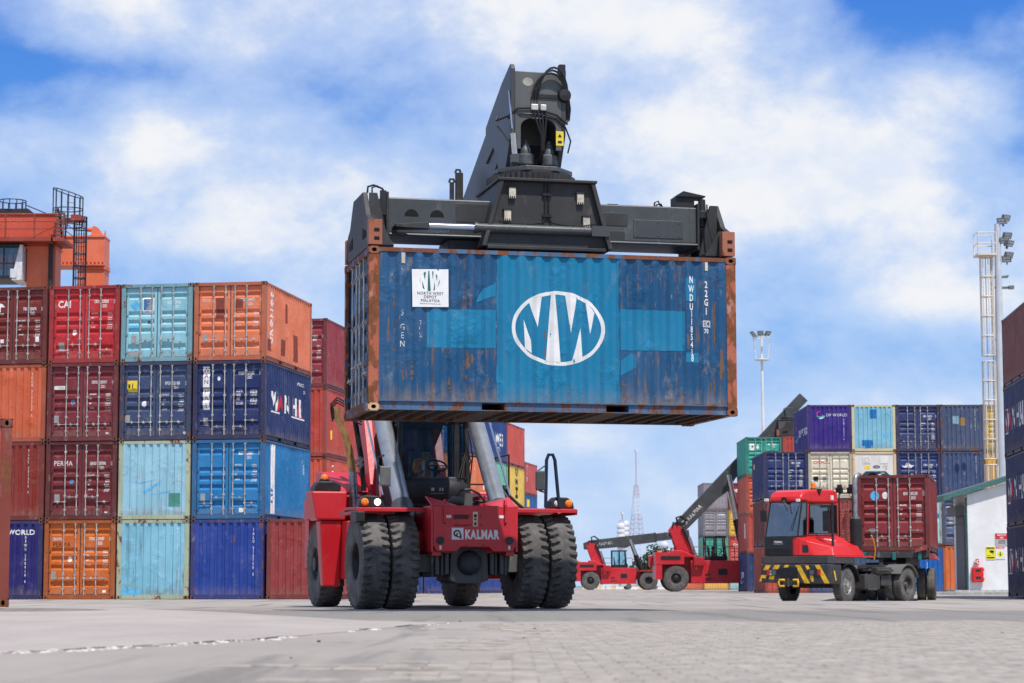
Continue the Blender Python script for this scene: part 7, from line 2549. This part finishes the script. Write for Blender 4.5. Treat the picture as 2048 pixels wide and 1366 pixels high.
def crane():
    r = root("gantry_crane", (-20.0, 100.0, 0.0), 0.0, "orange rubber-tyred gantry crane rising behind the left stack", "crane")
    for y, xr, nm in ((0.0, -0.62, "a"), (6.5, 0.40, "b")):
        m = MB()
        m.box(-24, xr, y, y + 1.3, 15.85, 17.15)
        m.box(-24, xr + 0.02, y - 0.12, y + 1.42, 15.76, 15.85)
        m.box(-24, xr + 0.02, y - 0.06, y + 1.36, 17.15, 17.22)
        g = m.build("girder", paint("crane_red_orange", P(204, 84, 58), 0.22, 0.5, 0.55) if nm == 'a' else ORC, r, 0)
        m = MB()
        m.box(xr - 1.30, xr, y + 0.05, y + 1.25, 2.0, 15.76)
        m.box(xr - 1.36, xr + 0.06, y - 0.02, y + 1.32, 15.60, 15.70)
        m.build("leg", ORC, r, 0)
        m = MB()
        m.box(-23.9, -22.6, y + 0.05, y + 1.25, 2.0, 15.76)
        m.build("leg", ORC, r, 0)
    for xc in (-1.27, -23.2):
        m = MB()
        m.box(xc - 0.7, xc + 0.7, -1.2, 9.0, 1.2, 2.0)
        sb = m.build("sill_beam", ORC, r, 0)
        for y in (-0.6, 1.2, 6.6, 8.4):
            t = link("wheel", cached('rst', lambda: big_tyre_mesh()), r, (xc, y, 0.86))
    # far girder: end plate with a hook, flange bolts
    m = MB()
    m.prism([(-0.55, 17.2), (0.0, 17.2), (0.40, 17.15), (0.40, 17.5), (0.30, 17.25), (0.05, 17.62), (-0.15, 17.72), (-0.28, 17.6), (-0.28, 17.3)], 'y', 6.6, 6.75)
    m.tube([(-0.5, 6.7, 17.55), (-0.25, 6.7, 17.55)], 0.12, 10)
    m.build("sheave_bracket", ORC, r, 0.4)
    m = MB()
    k = -1.6
    while k < 0.4:
        m.box(k, k + 0.07, 6.36, 6.42, 15.85, 15.93)
        k += 0.19
    m.build("flange_bolt", ORC2, r, 0)
    # walkway along the near girder with a double rail
    m = MB()
    m.box(-24, -0.55, -1.05, -0.03, 15.80, 15.98)
    m.box(-0.62, -0.05, -1.05, 1.3, 15.80, 15.95)
    w = m.build("walkway", ORC2, r, 0)
    m = MB()
    for z in (16.35, 16.68, 17.02):
        m.tube([(-24, -1.02, z), (-0.08, -1.02, z), (-0.08, 1.3, z)], 0.022, 6)
    for x in [-0.08 - 1.3 * i for i in range(18)]:
        m.beam((x, -1.02, 15.95), (x, -1.02, 17.04), 0.06, 0.06)
    for x in [-1.4 - 2.6 * i for i in range(8)]:
        m.tube([(x, -1.0, 16.0), (x + 0.9, -0.1, 16.7)], 0.022, 6)
    m.build("hand_rail", ORC2, w, 0.5)
    m = MB()
    m.tube([(-0.5, -0.2, 17.25), (-0.45, -0.5, 17.35), (-0.35, -0.4, 16.9), (-0.30, -0.3, 16.2), (-0.25, -0.1, 15.8)], 0.05, 6)
    m.tube([(-0.35, 0.4, 17.3), (-0.22, 0.1, 16.9), (-0.18, 0.0, 16.4), (-0.25, 0.2, 15.9)], 0.045, 6)
    for k in range(8):
        m.tube([(-0.62 + 0.05 * (k % 3), -0.5, 17.2 - 0.17 * k), (-0.15, -0.45, 17.15 - 0.17 * k)], 0.03, 5)
    m.tube([(-0.80, -0.15, 15.8), (-0.80, -0.15, 2.0)], 0.11, 8)
    m.build("cable_bundle", plain("cable_dark", (0.03, 0.025, 0.025), 0.6), r)
    # ladder cage with its head platform
    def cage(nm, x, y, z0, z1, rad, bars, hoops, wave=0.0):
        m = MB()
        for i in range(bars):
            a = 2 * PI * i / bars
            m.tube([(x + rad * math.cos(a), y + rad * math.sin(a), z0), (x + rad * math.cos(a), y + rad * math.sin(a), z1 + wave * math.cos(a))], 0.026, 5)
        for j in range(hoops + 1):
            z = z0 + (z1 - z0) * j / hoops
            ww = wave if j == hoops else 0
            m.tube([(x + rad * math.cos(2 * PI * i / 20), y + rad * math.sin(2 * PI * i / 20), z + ww * math.cos(2 * PI * i / 20)) for i in range(21)], 0.026, 5)
        for j in range(int((z1 - z0) / 0.3)):
            m.tube([(x - 0.2, y + rad * 0.9, z0 + 0.3 * j), (x + 0.2, y + rad * 0.9, z0 + 0.3 * j)], 0.014, 4)
        return m.build(nm, CAGE, r, 0.5)
    cage("ladder_cage", -0.18, 3.4, 14.15, 17.6, 0.30, 8, 6)
    cage("platform_cage", -0.78, 3.4, 17.2, 18.75, 0.70, 14, 2, -0.22)
    cage("platform_cage", -3.15, 2.4, 17.25, 18.2, 0.62, 12, 2)
    m = MB()
    m.box(-1.2, 0.0, 2.9, 3.9, 17.42, 17.50)
    m.box(-0.5, -0.05, 2.7, 3.1, 17.35, 17.62)
    m.build("cage_platform", ORC2, r, 0)
    m = MB()
    m.box(-4.2, -2.3, 1.8, 2.8, 17.22, 17.75)
    m.tube([(-2.5, 2.4, 18.0), (-1.3, 2.4, 17.5)], 0.025, 6)
    m.tube([(-2.5, 2.4, 17.75), (-1.3, 2.4, 17.3)], 0.025, 6)
    m.build("trolley", plain("trolley_black", (0.025, 0.025, 0.028), 0.6), r, 0)
    # driver's cabin hanging under the girder
    m = MB()
    m.box(-4.2, -2.05, -0.6, 1.4, 14.15, 14.30)
    m.box(-4.2, -2.05, -0.6, 1.4, 15.55, 15.74)
    for x in (-4.2, -3.15, -2.85, -2.12):
        m.box(x, x + 0.07, -0.6, -0.52, 14.3, 15.55)
        m.box(x, x + 0.07, 1.3, 1.38, 14.3, 15.55)
    m.box(-4.2, -2.1, -0.61, -0.55, 14.82, 14.88)
    c = m.build("driver_cabin", BLK, r, 0)
    m = MB()
    m.hexa([(-2.45, -0.62, 14.1), (-1.98, -0.62, 14.1), (-1.98, 1.4, 14.1), (-2.45, 1.4, 14.1)], [(-2.10, -0.62, 15.7), (-1.98, -0.62, 15.7), (-1.98, 1.4, 15.7), (-2.10, 1.4, 15.7)])
    m.box(-2.5, -2.2, -0.66, -0.58, 14.2, 14.6)
    m.build("cabin_panel", plain("cabin_white", (0.66, 0.66, 0.66), 0.5), c, 0)
    m = MB()
    m.add([(-4.15, -0.58, 14.3), (-2.2, -0.58, 14.3), (-2.2, -0.58, 15.55), (-4.15, -0.58, 15.55)], [(0, 1, 2, 3)])
    m.build("cabin_window", glass("cabin_glass", (0.3, 0.36, 0.36), 0.12), c, 0).modifiers.new("thick", 'SOLIDIFY').thickness = 0.01


crane()

# ------------------------------------------------------------------ the white building and what hangs on it
def building():
    r = root("gatehouse", (20.4, 100.0, 0.0), 0.0, "small white building with a green mono-pitch roof by the dark stack", "building")
    wm, t, b = newmat("white_render")
    v = objcoord(t)
    n = noise(t, v, 1.2, 6, 0.65)
    c = mixc(t, maprange(t, n, 0.35, 0.7), (0.70, 0.70, 0.68), (0.80, 0.80, 0.79))
    c = mixc(t, mth(t, 'MULTIPLY', maprange(t, noise(t, mapping(t, v, (6, 6, 0.5)), 1.5, 5), 0.55, 0.75), 0.25), c, (0.55, 0.55, 0.53))
    t.links.new(c, b.inputs['Base Color'])
    b.inputs['Roughness'].default_value = 0.85
    sl_ = 0.125 * 2.3
    m = MB()
    m.prism([(-0.10, 0.2), (6.5, 0.2), (6.5, 4.55 + 6.6 * sl_), (-0.10, 4.42)], 'y', 0.0, 0.22)
    m.box(-0.10, 0.05, 0.22, 0.4, 0.2, 4.4)
    m.box(-0.10, 0.10, 2.7, 3.1, 0.2, 4.4)
    m.box(-0.10, 0.10, 0.4, 2.7, 3.55, 4.4)
    m.box(6.3, 6.5, 0.22, 3.1, 0.2, 6.0)
    m.box(0.10, 6.3, 2.9, 3.1, 0.2, 4.4)
    m.build("wall", wm, r, 0)
    m = MB()
    m.prism([(-1.15, 4.22), (6.7, 4.22 + 7.85 * sl_), (6.7, 4.46 + 7.85 * sl_), (-1.15, 4.40)], 'y', -0.25, 3.4)
    m.build("roof", plain("roof_sheet_grey", (0.12, 0.13, 0.13), 0.6), r, 0)
    m = MB()
    m.prism([(-0.80, 4.30), (6.7, 4.20 + 7.85 * sl_), (6.7, 4.46 + 7.85 * sl_), (-0.80, 4.52)], 'y', -0.30, -0.252)
    m.prism([(-1.20, 4.12), (-0.80, 4.30), (-0.80, 4.52), (-1.20, 4.34)], 'y', -0.30, 3.4)
    m.build("fascia", plain("fascia_green", (0.06, 0.16, 0.14), 0.5), r, 0)
    m = MB()
    m.box(-0.14, -0.105, -0.005, 0.30, 0.2, 4.3)
    m.build("corner_trim", plain("trim_teal", (0.03, 0.14, 0.13), 0.5), r, 0)
    m = MB()
    for k in range(22):
        z = 0.2 + 0.15 * k
        m.prism([(-0.10, z), (-0.075, z + 0.02), (-0.075, z + 0.13), (-0.10, z + 0.15)], 'y', 0.4, 2.7)
    m.build("roller_shutter", plain("shutter_grey", (0.10, 0.105, 0.11), 0.55), r, 0)
    m = MB()
    m.box(-0.50, -0.10, 0.6, 2.6, 3.55, 3.95)
    m.beam((-0.15, 0.62, 3.2), (-0.75, 0.62, 3.05), 0.05, 0.05)
    m.beam((-0.12, 0.6, 0.22), (-0.16, 0.6, 3.4), 0.05, 0.05)
    m.build("shutter_box", plain("shutter_box_grey", (0.16, 0.16, 0.16), 0.6), r, 0)
    m = MB()
    m.hexa([(-0.9, -0.55, -0.05), (6.6, -0.55, -0.05), (6.6, 3.4, -0.05), (-0.9, 3.4, -0.05)], [(-0.8, -0.45, 0.2), (6.6, -0.45, 0.2), (6.6, 3.4, 0.2), (-0.8, 3.4, 0.2)])
    m.build("plinth", plain("plinth_concrete", (0.34, 0.33, 0.32), 0.9, var=0.2), r, 0)
    fb = root("fire_hose_cabinet", (20.67, 99.93, 0.55), 0.0, "red fire cabinet with two dark panes low on the white wall", "fire cabinet")
    m = MB()
    m.box(-0.25, 0.25, -0.14, 0.07, 0.0, 0.66)
    red = plain("fire_red", (0.66, 0.02, 0.018), 0.35)
    m.build("body", red, fb, 0, 0.02)
    m = MB()
    m.box(-0.22, 0.22, -0.165, -0.142, 0.03, 0.63)
    d = m.build("door", red, fb, 0, 0.01)
    for z in (0.13, 0.45):
        m = MB()
        m.box(-0.11, 0.12, -0.171, -0.164, z, z + 0.12)
        m.build("window", plain("dark_pane", (0.03, 0.03, 0.035), 0.15), d, 0)
    m = MB()
    m.box(0.25, 0.29, -0.1, -0.04, 0.08, 0.18)
    m.box(0.25, 0.29, -0.1, -0.04, 0.5, 0.6)
    m.build("hinge", red, fb, 0)
    s1 = root("camera_notice", (21.28, 99.985, 1.55), 0.0, "yellow notice with a camera pictogram on the white wall", "sign")
    m = MB()
    m.box(-0.19, 0.20, -0.012, 0.012, 0.0, 0.56)
    m.build("board", plain("sign_yellow", (0.80, 0.72, 0.02), 0.45, var=0.04), s1, 0)
    f = lambda s, t: (s, -0.015, t)
    D2().rect(-0.17, 0.46, 0.18, 0.54).rect(-0.17, 0.05, 0.18, 0.11).rect(-0.16, 0.17, 0.0, 0.19).poly([(-0.06, 0.40), (0.10, 0.40), (0.15, 0.30), (0.02, 0.28)]).rect(0.10, 0.22, 0.13, 0.32).ellipse(0.12, 0.36, 0.04).build("print", BLACK, s1, f)
    D2().text("CCTV IN OPERATION", 0.0, 0.48, 0.035, 0.7, align='c').build("lettering", MATS["sign_yellow"], s1, lambda s, t: (s, -0.018, t))
    s2 = root("danger_sign", (21.72, 99.985, 1.57), 0.0, "white board with a red strip and a yellow warning diamond", "sign")
    m = MB()
    m.box(-0.21, 0.21, -0.012, 0.012, 0.0, 0.58)
    m.build("board", plain("sign_white", (0.74, 0.74, 0.73), 0.45, var=0.04), s2, 0)
    D2().rect(-0.19, 0.46, 0.19, 0.56).build("strip", REDP, s2, f)
    D2().text("DANGER", 0, 0.48, 0.06, 0.8, align='c').build("lettering", WHITE, s2, lambda s, t: (s, -0.018, t))
    D2().poly([(-0.17, 0.22), (0, 0.05), (0.17, 0.22), (0, 0.39)]).build("diamond", MATS["sign_yellow"], s2, f)
    D2().ellipse(0, 0.27, 0.03).rect(-0.02, 0.13, 0.02, 0.24).rect(-0.06, 0.18, 0.06, 0.20).build("pictogram", BLACK, s2, lambda s, t: (s, -0.018, t))
    s3 = root("restricted_sign", (21.78, 99.985, 2.17), 0.0, "red and grey notice above the warning diamond on the wall", "sign")
    m = MB()
    m.box(-0.27, 0.30, -0.012, 0.012, 0.0, 0.54)
    m.build("board", plain("sign_grey", (0.42, 0.42, 0.42), 0.5, var=0.05), s3, 0)
    D2().rect(-0.26, 0.28, 0.29, 0.53).build("strip", REDP, s3, f)
    D2().text("RESTRICTED", 0.02, 0.43, 0.07, 0.7, align='c').text("AREA", 0.02, 0.32, 0.07, 0.7, align='c').build("lettering", WHITE, s3, lambda s, t: (s, -0.018, t))
    D2().text("AUTHORISED", 0.02, 0.18, 0.05, 0.7, align='c').text("PERSONS ONLY", 0.02, 0.09, 0.05, 0.6, align='c').build("lettering", BLACK, s3, lambda s, t: (s, -0.018, t))
    s4 = root("hydrant_outlet", (20.62, 99.94, 1.45), 0.0, "small hydrant outlet with a red plate on the white wall", "hydrant")
    m = MB()
    m.mat(0).box(0.0, 0.13, -0.03, 0.06, -0.12, 0.12)
    m.mat(1).tube([(-0.04, 0.06, 0.0), (-0.04, -0.10, 0.0)], 0.045, 10)
    m.mat(1).tube([(-0.1, -0.06, 0.0), (0.02, -0.06, 0.0)], 0.03, 8)
    m.build("outlet", (REDP, GALV), s4, 0.5)
    D2().rect(0.03, -0.08, 0.10, -0.02).rect(0.03, 0.02, 0.10, 0.08).build("print", WHITE, s4, lambda s, t: (s, -0.034, t))


building()
kb = MB()
kb.prism([(17.2, 98.2), (30, 98.0), (30, 99.7), (19.0, 99.7), (16.2, 104.5), (15.4, 104.5)], 'z', -0.02, 0.13)
o = kb.build("pavement", plain("kerb_concrete", (0.36, 0.35, 0.335), 0.9, var=0.2, scale=3), smooth=0, bevel=0.02)
o["kind"] = "structure"

# ------------------------------------------------------------------ light masts and far towers
MASTW = paint("mast_white", (0.70, 0.69, 0.66), 0.10, 0.3, 0.5)
CAGEW = paint("cage_cream", (0.74, 0.66, 0.56), 0.28, 0.3, 0.55, rustcol=(0.35, 0.16, 0.05))


def flood(par, x, y, z, rz, tilt=0.5, w=0.5, h=0.34):
    m = MB()
    m.mat(0).box(-w / 2, w / 2, -0.08, 0.06, -h / 2, h / 2)
    m.mat(0).box(-0.03, 0.03, 0.0, 0.12, -h / 2 - 0.16, -h / 2 + 0.1)
    for k in range(2):
        m.mat(1).box(-w / 2 + 0.05, w / 2 - 0.05, -0.09, -0.078, -h / 2 + 0.04 + k * (h / 2 - 0.02), -h / 2 + 0.14 + k * (h / 2 - 0.02))
    o = m.build("floodlight", (plain("flood_grey", (0.16, 0.17, 0.18), 0.5), plain("flood_lens", (0.5, 0.55, 0.55), 0.15)), par, 0, loc=(x, y, z))
    o.rotation_euler = (tilt, 0, rz)


def ladder_mast():
    r = root("light_mast", (24.55, 112.0, 0.0), 0.0, "tall white light mast with a caged ladder behind the building", "light mast")
    m = MB()
    m.tube([(0, 0, 0), (0, 0, 8), (0.03, 0, 14), (0.05, 0, 18.6)], [0.30, 0.25, 0.20, 0.15], 16)
    m.build("pole", paint("mast_bluegrey", (0.52, 0.56, 0.60), 0.03, 0.3), r)
    x, y, rad = -0.58, 0.0, 0.31
    for z0, z1 in ((0.6, 6.4), (6.7, 11.6), (11.9, 16.9)):
        m = MB()
        for i in range(7):
            a = PI * 0.18 + (2 * PI - PI * 0.36) * i / 6 
            m.tube([(x + rad * math.cos(a), y + rad * math.sin(a), z0), (x + rad * math.cos(a), y + rad * math.sin(a), z1)], 0.026, 5)
        n = int((z1 - z0) / 0.85)
        for j in range(n + 1):
            z = z0 + (z1 - z0) * j / n
            m.tube([(x + rad * math.cos(PI * 0.18 + (2 * PI - PI * 0.36) * i / 12), y + rad * math.sin(PI * 0.18 + (2 * PI - PI * 0.36) * i / 12), z) for i in range(13)], 0.032, 5)
            if j % 2 == 0:
                m.tube([(x + 0.2, y, z), (0, 0, z)], 0.028, 5)
        for s in (-0.2, 0.2):
            m.tube([(x + 0.32, s, z0 - 0.3), (x + 0.32, s, z1 + 0.3)], 0.028, 5)
        z = z0
        while z < z1:
            m.tube([(x + 0.32, -0.2, z), (x + 0.32, 0.2, z)], 0.014, 4)
            z += 0.3
        m.build("ladder_cage", CAGEW, r, 0.5)
    m = MB()
    m.box(-1.08, -0.12, -0.55, 0.55, 16.95, 17.05)
    m.mat(0)
    for px, py in ((-1.06, -0.53), (-1.06, 0.53), (-0.14, -0.53), (-0.14, 0.53)):
        m.tube([(px, py, 17.0), (px, py, 18.1)], 0.03, 5)
    for z in (17.55, 18.1):
        m.tube([(-0.14, -0.53, z), (-1.06, -0.53, z), (-1.06, 0.53, z), (-0.14, 0.53, z)], 0.03, 5)
    m.build("platform", CAGEW, r, 0.5)
    for (a, z, rz) in ((0.45, 18.9, 0.5), (0.25, 18.75, -0.6), (0.5, 18.0, 0.3), (0.35, 17.75, -0.2), (0.6, 17.6, 0.6), (0.55, 17.0, 0.4), (0.45, 16.8, -0.3)):
        flood(r, a, -0.15, z, rz, 0.5, 0.46, 0.32)
    m = MB()
    for z in (18.6, 17.8, 16.9, 15.9, 15.3):
        m.tube([(0, 0, z), (0.55, -0.1, z + 0.05)], 0.035, 6)
    m.box(-0.15, 0.5, -0.1, 0.1, 15.85, 15.95)
    m.box(-0.15, 0.5, -0.1, 0.1, 15.3, 15.4)
    m.box(0.5, 0.75, -0.35, -0.1, 15.25, 15.42)
    m.build("lamp_arm", plain("arm_grey", (0.16, 0.17, 0.18), 0.5), r, 0.5)


ladder_mast()


def plain_mast():
    r = root("light_mast", (22.9, 203.0, 0.0), 0.0, "slim white light mast with a ring of floodlights behind the teal stack", "light mast")
    m = MB()
    m.tube([(0, 0, 0), (-0.05, 0, 12), (-0.12, 0, 23.4)], [0.20, 0.15, 0.10], 12)
    m.build("pole", MASTW, r)
    m = MB()
    zt = 20.0
    m.tube([(-0.1 + 0.62 * math.cos(2 * PI * i / 16), 0.62 * math.sin(2 * PI * i / 16), 20.9) for i in range(17)], 0.045, 6)
    m.tube([(-0.1 + 0.85 * math.cos(2 * PI * i / 16), 0.85 * math.sin(2 * PI * i / 16), 22.9) for i in range(17)], 0.03, 6)
    m.prism([(-0.1 + 0.62 * math.cos(2 * PI * i / 12), 0.62 * math.sin(2 * PI * i / 12)) for i in range(12)], 'z', 20.82, 20.9)
    for i in range(6):
        a = 2 * PI * i / 6 + 0.3
        m.tube([(-0.1 + 0.62 * math.cos(a), 0.62 * math.sin(a), 20.9), (-0.1 + 0.85 * math.cos(a), 0.85 * math.sin(a), 22.9)], 0.025, 5)
    m.build("lamp_ring", MASTW, r, 0.5)
    for i, a in enumerate((3.5, 4.5, 5.3, 2.4)):
        flood(r, -0.1 + 0.80 * math.cos(a) * 1.1, 0.80 * math.sin(a), 23.25, a + PI / 2, 0.7, 0.55, 0.5)
    m = MB()
    m.tube([(-0.05, 0, 9.9), (-0.75, 0, 9.9)], 0.04, 6)
    m.box(-1.0, -0.65, -0.3, 0.2, 9.85, 10.25)
    m.build("security_camera", plain("camera_white", (0.6, 0.62, 0.64), 0.5), r, 0)


plain_mast()


def lattice(name, loc, h, wb, wt, n, label, bands, dishes=0, antenna=0.0):
    r = root(name, loc, 0.35, label, "tower", "towers beyond the yard")
    mats = (plain("tower_white", (0.66, 0.67, 0.70), 0.6), plain("tower_red_hazed", (0.46, 0.26, 0.27), 0.6))  # red paled so that distance haze is put into the colour
    m = MB()
    zs = [h * (1 - (1 - i / n) ** 1.25) for i in range(n + 1)]
    def wd(z):
        return (wb + (wt - wb) * min(1, (z / h) ** 0.75)) / 2
    for i in range(n):
        z0, z1 = zs[i], zs[i + 1]
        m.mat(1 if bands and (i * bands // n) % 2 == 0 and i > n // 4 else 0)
        a, b = wd(z0), wd(z1)
        c0 = [(-a, -a, z0), (a, -a, z0), (a, a, z0), (-a, a, z0)]
        c1 = [(-b, -b, z1), (b, -b, z1), (b, b, z1), (-b, b, z1)]
        k = 0.034 + 0.022 * (1 - i / n)
        for j in range(4):
            m.beam(c0[j], c1[j], k * 1.6)
            m.beam(c0[j], c1[(j + 1) % 4], k)
            m.beam(c1[j], c1[(j + 1) % 4], k)
    if antenna:
        m.mat(1).tube([(0, 0, h), (0, 0, h + antenna)], 0.10, 6)
        m.mat(0).box(-0.25, 0.25, -0.25, 0.25, h + antenna, h + antenna + 0.6)
    m.mat(0).box(-wb / 2 - 0.4, wb / 2 + 0.4, -wb / 2 - 0.4, wb / 2 + 0.4, -0.3, 0.3)
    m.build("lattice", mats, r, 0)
    for i in range(dishes):
        a = rnd.uniform(-2.6, -0.5)
        z = h * (0.62 + 0.36 * (i / max(1, dishes)))
        d = MB()
        d.lathe([(0.001, 0.0), (0.7, 0.12), (0.95, 0.35), (0.9, 0.36), (0.001, 0.2)], (0, 0, 0), 'y', 14)
        o = d.build("dish_antenna", mats[0], r, loc=((0.9 if i % 2 else -0.9), -1.0, z))
        o.rotation_euler = (0, 0, 0.4 if i % 2 else -0.6)


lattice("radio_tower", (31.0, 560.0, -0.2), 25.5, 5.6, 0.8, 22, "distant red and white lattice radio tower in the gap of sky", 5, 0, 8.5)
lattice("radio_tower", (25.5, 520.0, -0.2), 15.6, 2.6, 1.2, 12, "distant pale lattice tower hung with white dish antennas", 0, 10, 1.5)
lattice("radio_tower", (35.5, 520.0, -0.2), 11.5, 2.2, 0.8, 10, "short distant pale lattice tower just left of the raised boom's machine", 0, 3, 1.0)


def jib_crane():
    r = root("harbour_crane", (31.8, 480.0, 0.0), 0.0, "tiny far red jib crane beyond the quay", "crane")
    m = MB()
    m.beam((-1.6, 0, 0.5), (-1.6, 0, 5.0), 0.8)
    m.beam((-2.5, 0, 5.0), (3.0, 0, 8.6), 0.35)
    m.beam((-1.6, 0, 5.0), (0.4, 0, 7.4), 0.15)
    m.box(-2.6, -0.6, -0.6, 0.6, 3.6, 5.0)
    m.box(-2.8, -0.4, -1, 1, 0, 0.6)
    m.build("frame", plain("far_crane_red", (0.42, 0.16, 0.15), 0.6), r, 0)


jib_crane()

# trees far off behind the two distant machines
LEAF = plain("foliage_green", (0.055, 0.085, 0.040), 0.8, var=0.5, scale=0.8)
BARK = plain("bark_brown", (0.09, 0.07, 0.05), 0.9)


def tree(loc, h, w, label):
    r = root("tree", loc, rnd.uniform(0, 6), label, "tree", "trees beyond the yard")
    m = MB()
    m.tube([(0, 0, -0.2), (0.1, 0, h * 0.3), (0.0, 0.1, h * 0.6)], [0.25, 0.18, 0.08], 7)
    for k in range(5):
        a = rnd.uniform(0, 6)
        m.tube([(0.05, 0, h * (0.25 + 0.07 * k)), (w * 0.3 * math.cos(a), w * 0.3 * math.sin(a), h * (0.5 + 0.08 * k))], [0.09, 0.03], 5)
    m.build("trunk", BARK, r)
    m = MB()
    cl = [(rnd.gauss(0, w * 0.25), rnd.gauss(0, w * 0.25), h * rnd.uniform(0.35, 0.9), rnd.uniform(0.5, 1.0) * w * 0.24) for _ in range(16)]
    for cx, cy, cz, cr in cl:
        for _ in range(60):
            d = Vector((rnd.gauss(0, 1), rnd.gauss(0, 1), rnd.gauss(0, 0.8))).normalized() * cr * rnd.uniform(0.5, 1.0)
            p = Vector((cx, cy, cz)) + d
            u = Vector((rnd.gauss(0, 1), rnd.gauss(0, 1), rnd.gauss(0, 1))).normalized() * 0.28
            q = u.orthogonal().normalized() * 0.22
            m.add([p - u, p + q, p + u, p - q], [(0, 1, 2, 3)])
    m.build("crown", LEAF, r, 0)


for i, (px, h, w) in enumerate(((1296, 7.2, 5.5), (1309, 8.6, 6.5), (1322, 7.4, 5.2), (1284, 5.4, 4.6), (1188, 4.2, 4.2), (1202, 4.8, 4.0))):
    d = 430.0 + 8 * i
    tree(((px - 1024) / 4471.9 * d, d, -0.2), h, w,
         ["far dark green tree left of the tallest one in the gap", "tallest far tree, in the gap between the two distant machines", "far tree at the right of the gap beside the raised boom's machine",
          "low far tree under the farthest machine's nose", "low far tree seen behind the farthest machine's rear wheel", "far bushy tree between the farthest machine's wheels"][i])
sea = MB()
sea.add([(-900, 620, 0.05), (1600, 620, 0.05), (1600, 6800, 0.05), (-900, 6800, 0.05)], [(0, 1, 2, 3)])
o = sea.build("sea", plain("sea_water", (0.05, 0.10, 0.14), 0.25, var=0.1, scale=0.01), smooth=0)
o["kind"] = "structure"

# barriers, far vans and boxes along the quay
bar = MB()
bar.prism([(-0.22, 0), (0.22, 0), (0.16, 0.18), (0.10, 0.55), (-0.10, 0.55), (-0.16, 0.18)], 'x', -0.75, 0.75)
bme = bar.mesh("barrier", (None,), 0)
WB, YB = plain("barrier_white", (0.66, 0.64, 0.60), 0.7, var=0.2), plain("barrier_cream", (0.64, 0.50, 0.28), 0.7, var=0.2)
for i in range(24):
    px = 1168 + i * 9.3
    d = 262.0
    o = link("barrier", bme, None, ((px - 1024) / 4471.9 * d * 1.0, d + rnd.uniform(-0.2, 0.2), -0.01), WB if i % 3 else YB)
    o.scale = (0.36, 1, 1.0)
    tag(o, "pale kerb barrier in the far row under the distant machines" if i % 3 else "cream kerb barrier in the far row under the distant machines", "barrier",
        "white barriers of the far row" if i % 3 else "cream barriers of the far row")


def van(loc, rz, col, label):
    r = root("parked_van", loc, rz, label, "van", "vans parked far away")
    p = plain("van_paint_" + label.split()[1], col, 0.4)
    m = MB()
    m.prism([(-2.4, 0.35), (2.3, 0.35), (2.4, 0.7), (2.25, 1.0), (1.6, 1.15), (1.0, 1.85), (0.6, 1.98), (-2.3, 1.98), (-2.42, 1.2)], 'y', -0.88, 0.88)
    b = m.build("body", p, r, 0, 0.06)
    m = MB()
    m.prism([(1.52, 1.17), (1.0, 1.78), (0.45, 1.78), (0.45, 1.17)], 'y', -0.89, 0.89)
    m.prism([(0.3, 1.17), (0.3, 1.78), (-2.1, 1.78), (-2.1, 1.17)], 'y', -0.89, 0.89)
    m.build("window", plain("far_glass", (0.03, 0.035, 0.04), 0.15), b, 0)
    for x in (-1.5, 1.5):
        for y in (-0.8, 0.8):
            m = MB()
            m.lathe([(0.001, -0.1), (0.32, -0.1), (0.33, 0.0), (0.32, 0.1), (0.001, 0.1)], (x, y, 0.33), 'y', 14)
            m.build("wheel", TYRE, r)


van((16.3, 250.0, 0), 0.3, (0.68, 0.68, 0.66), "far white van parked between the two distant machines")
van((14.6, 256.0, 0), 0.1, (0.60, 0.56, 0.5), "far beige van parked behind the farthest machine's front wheel")
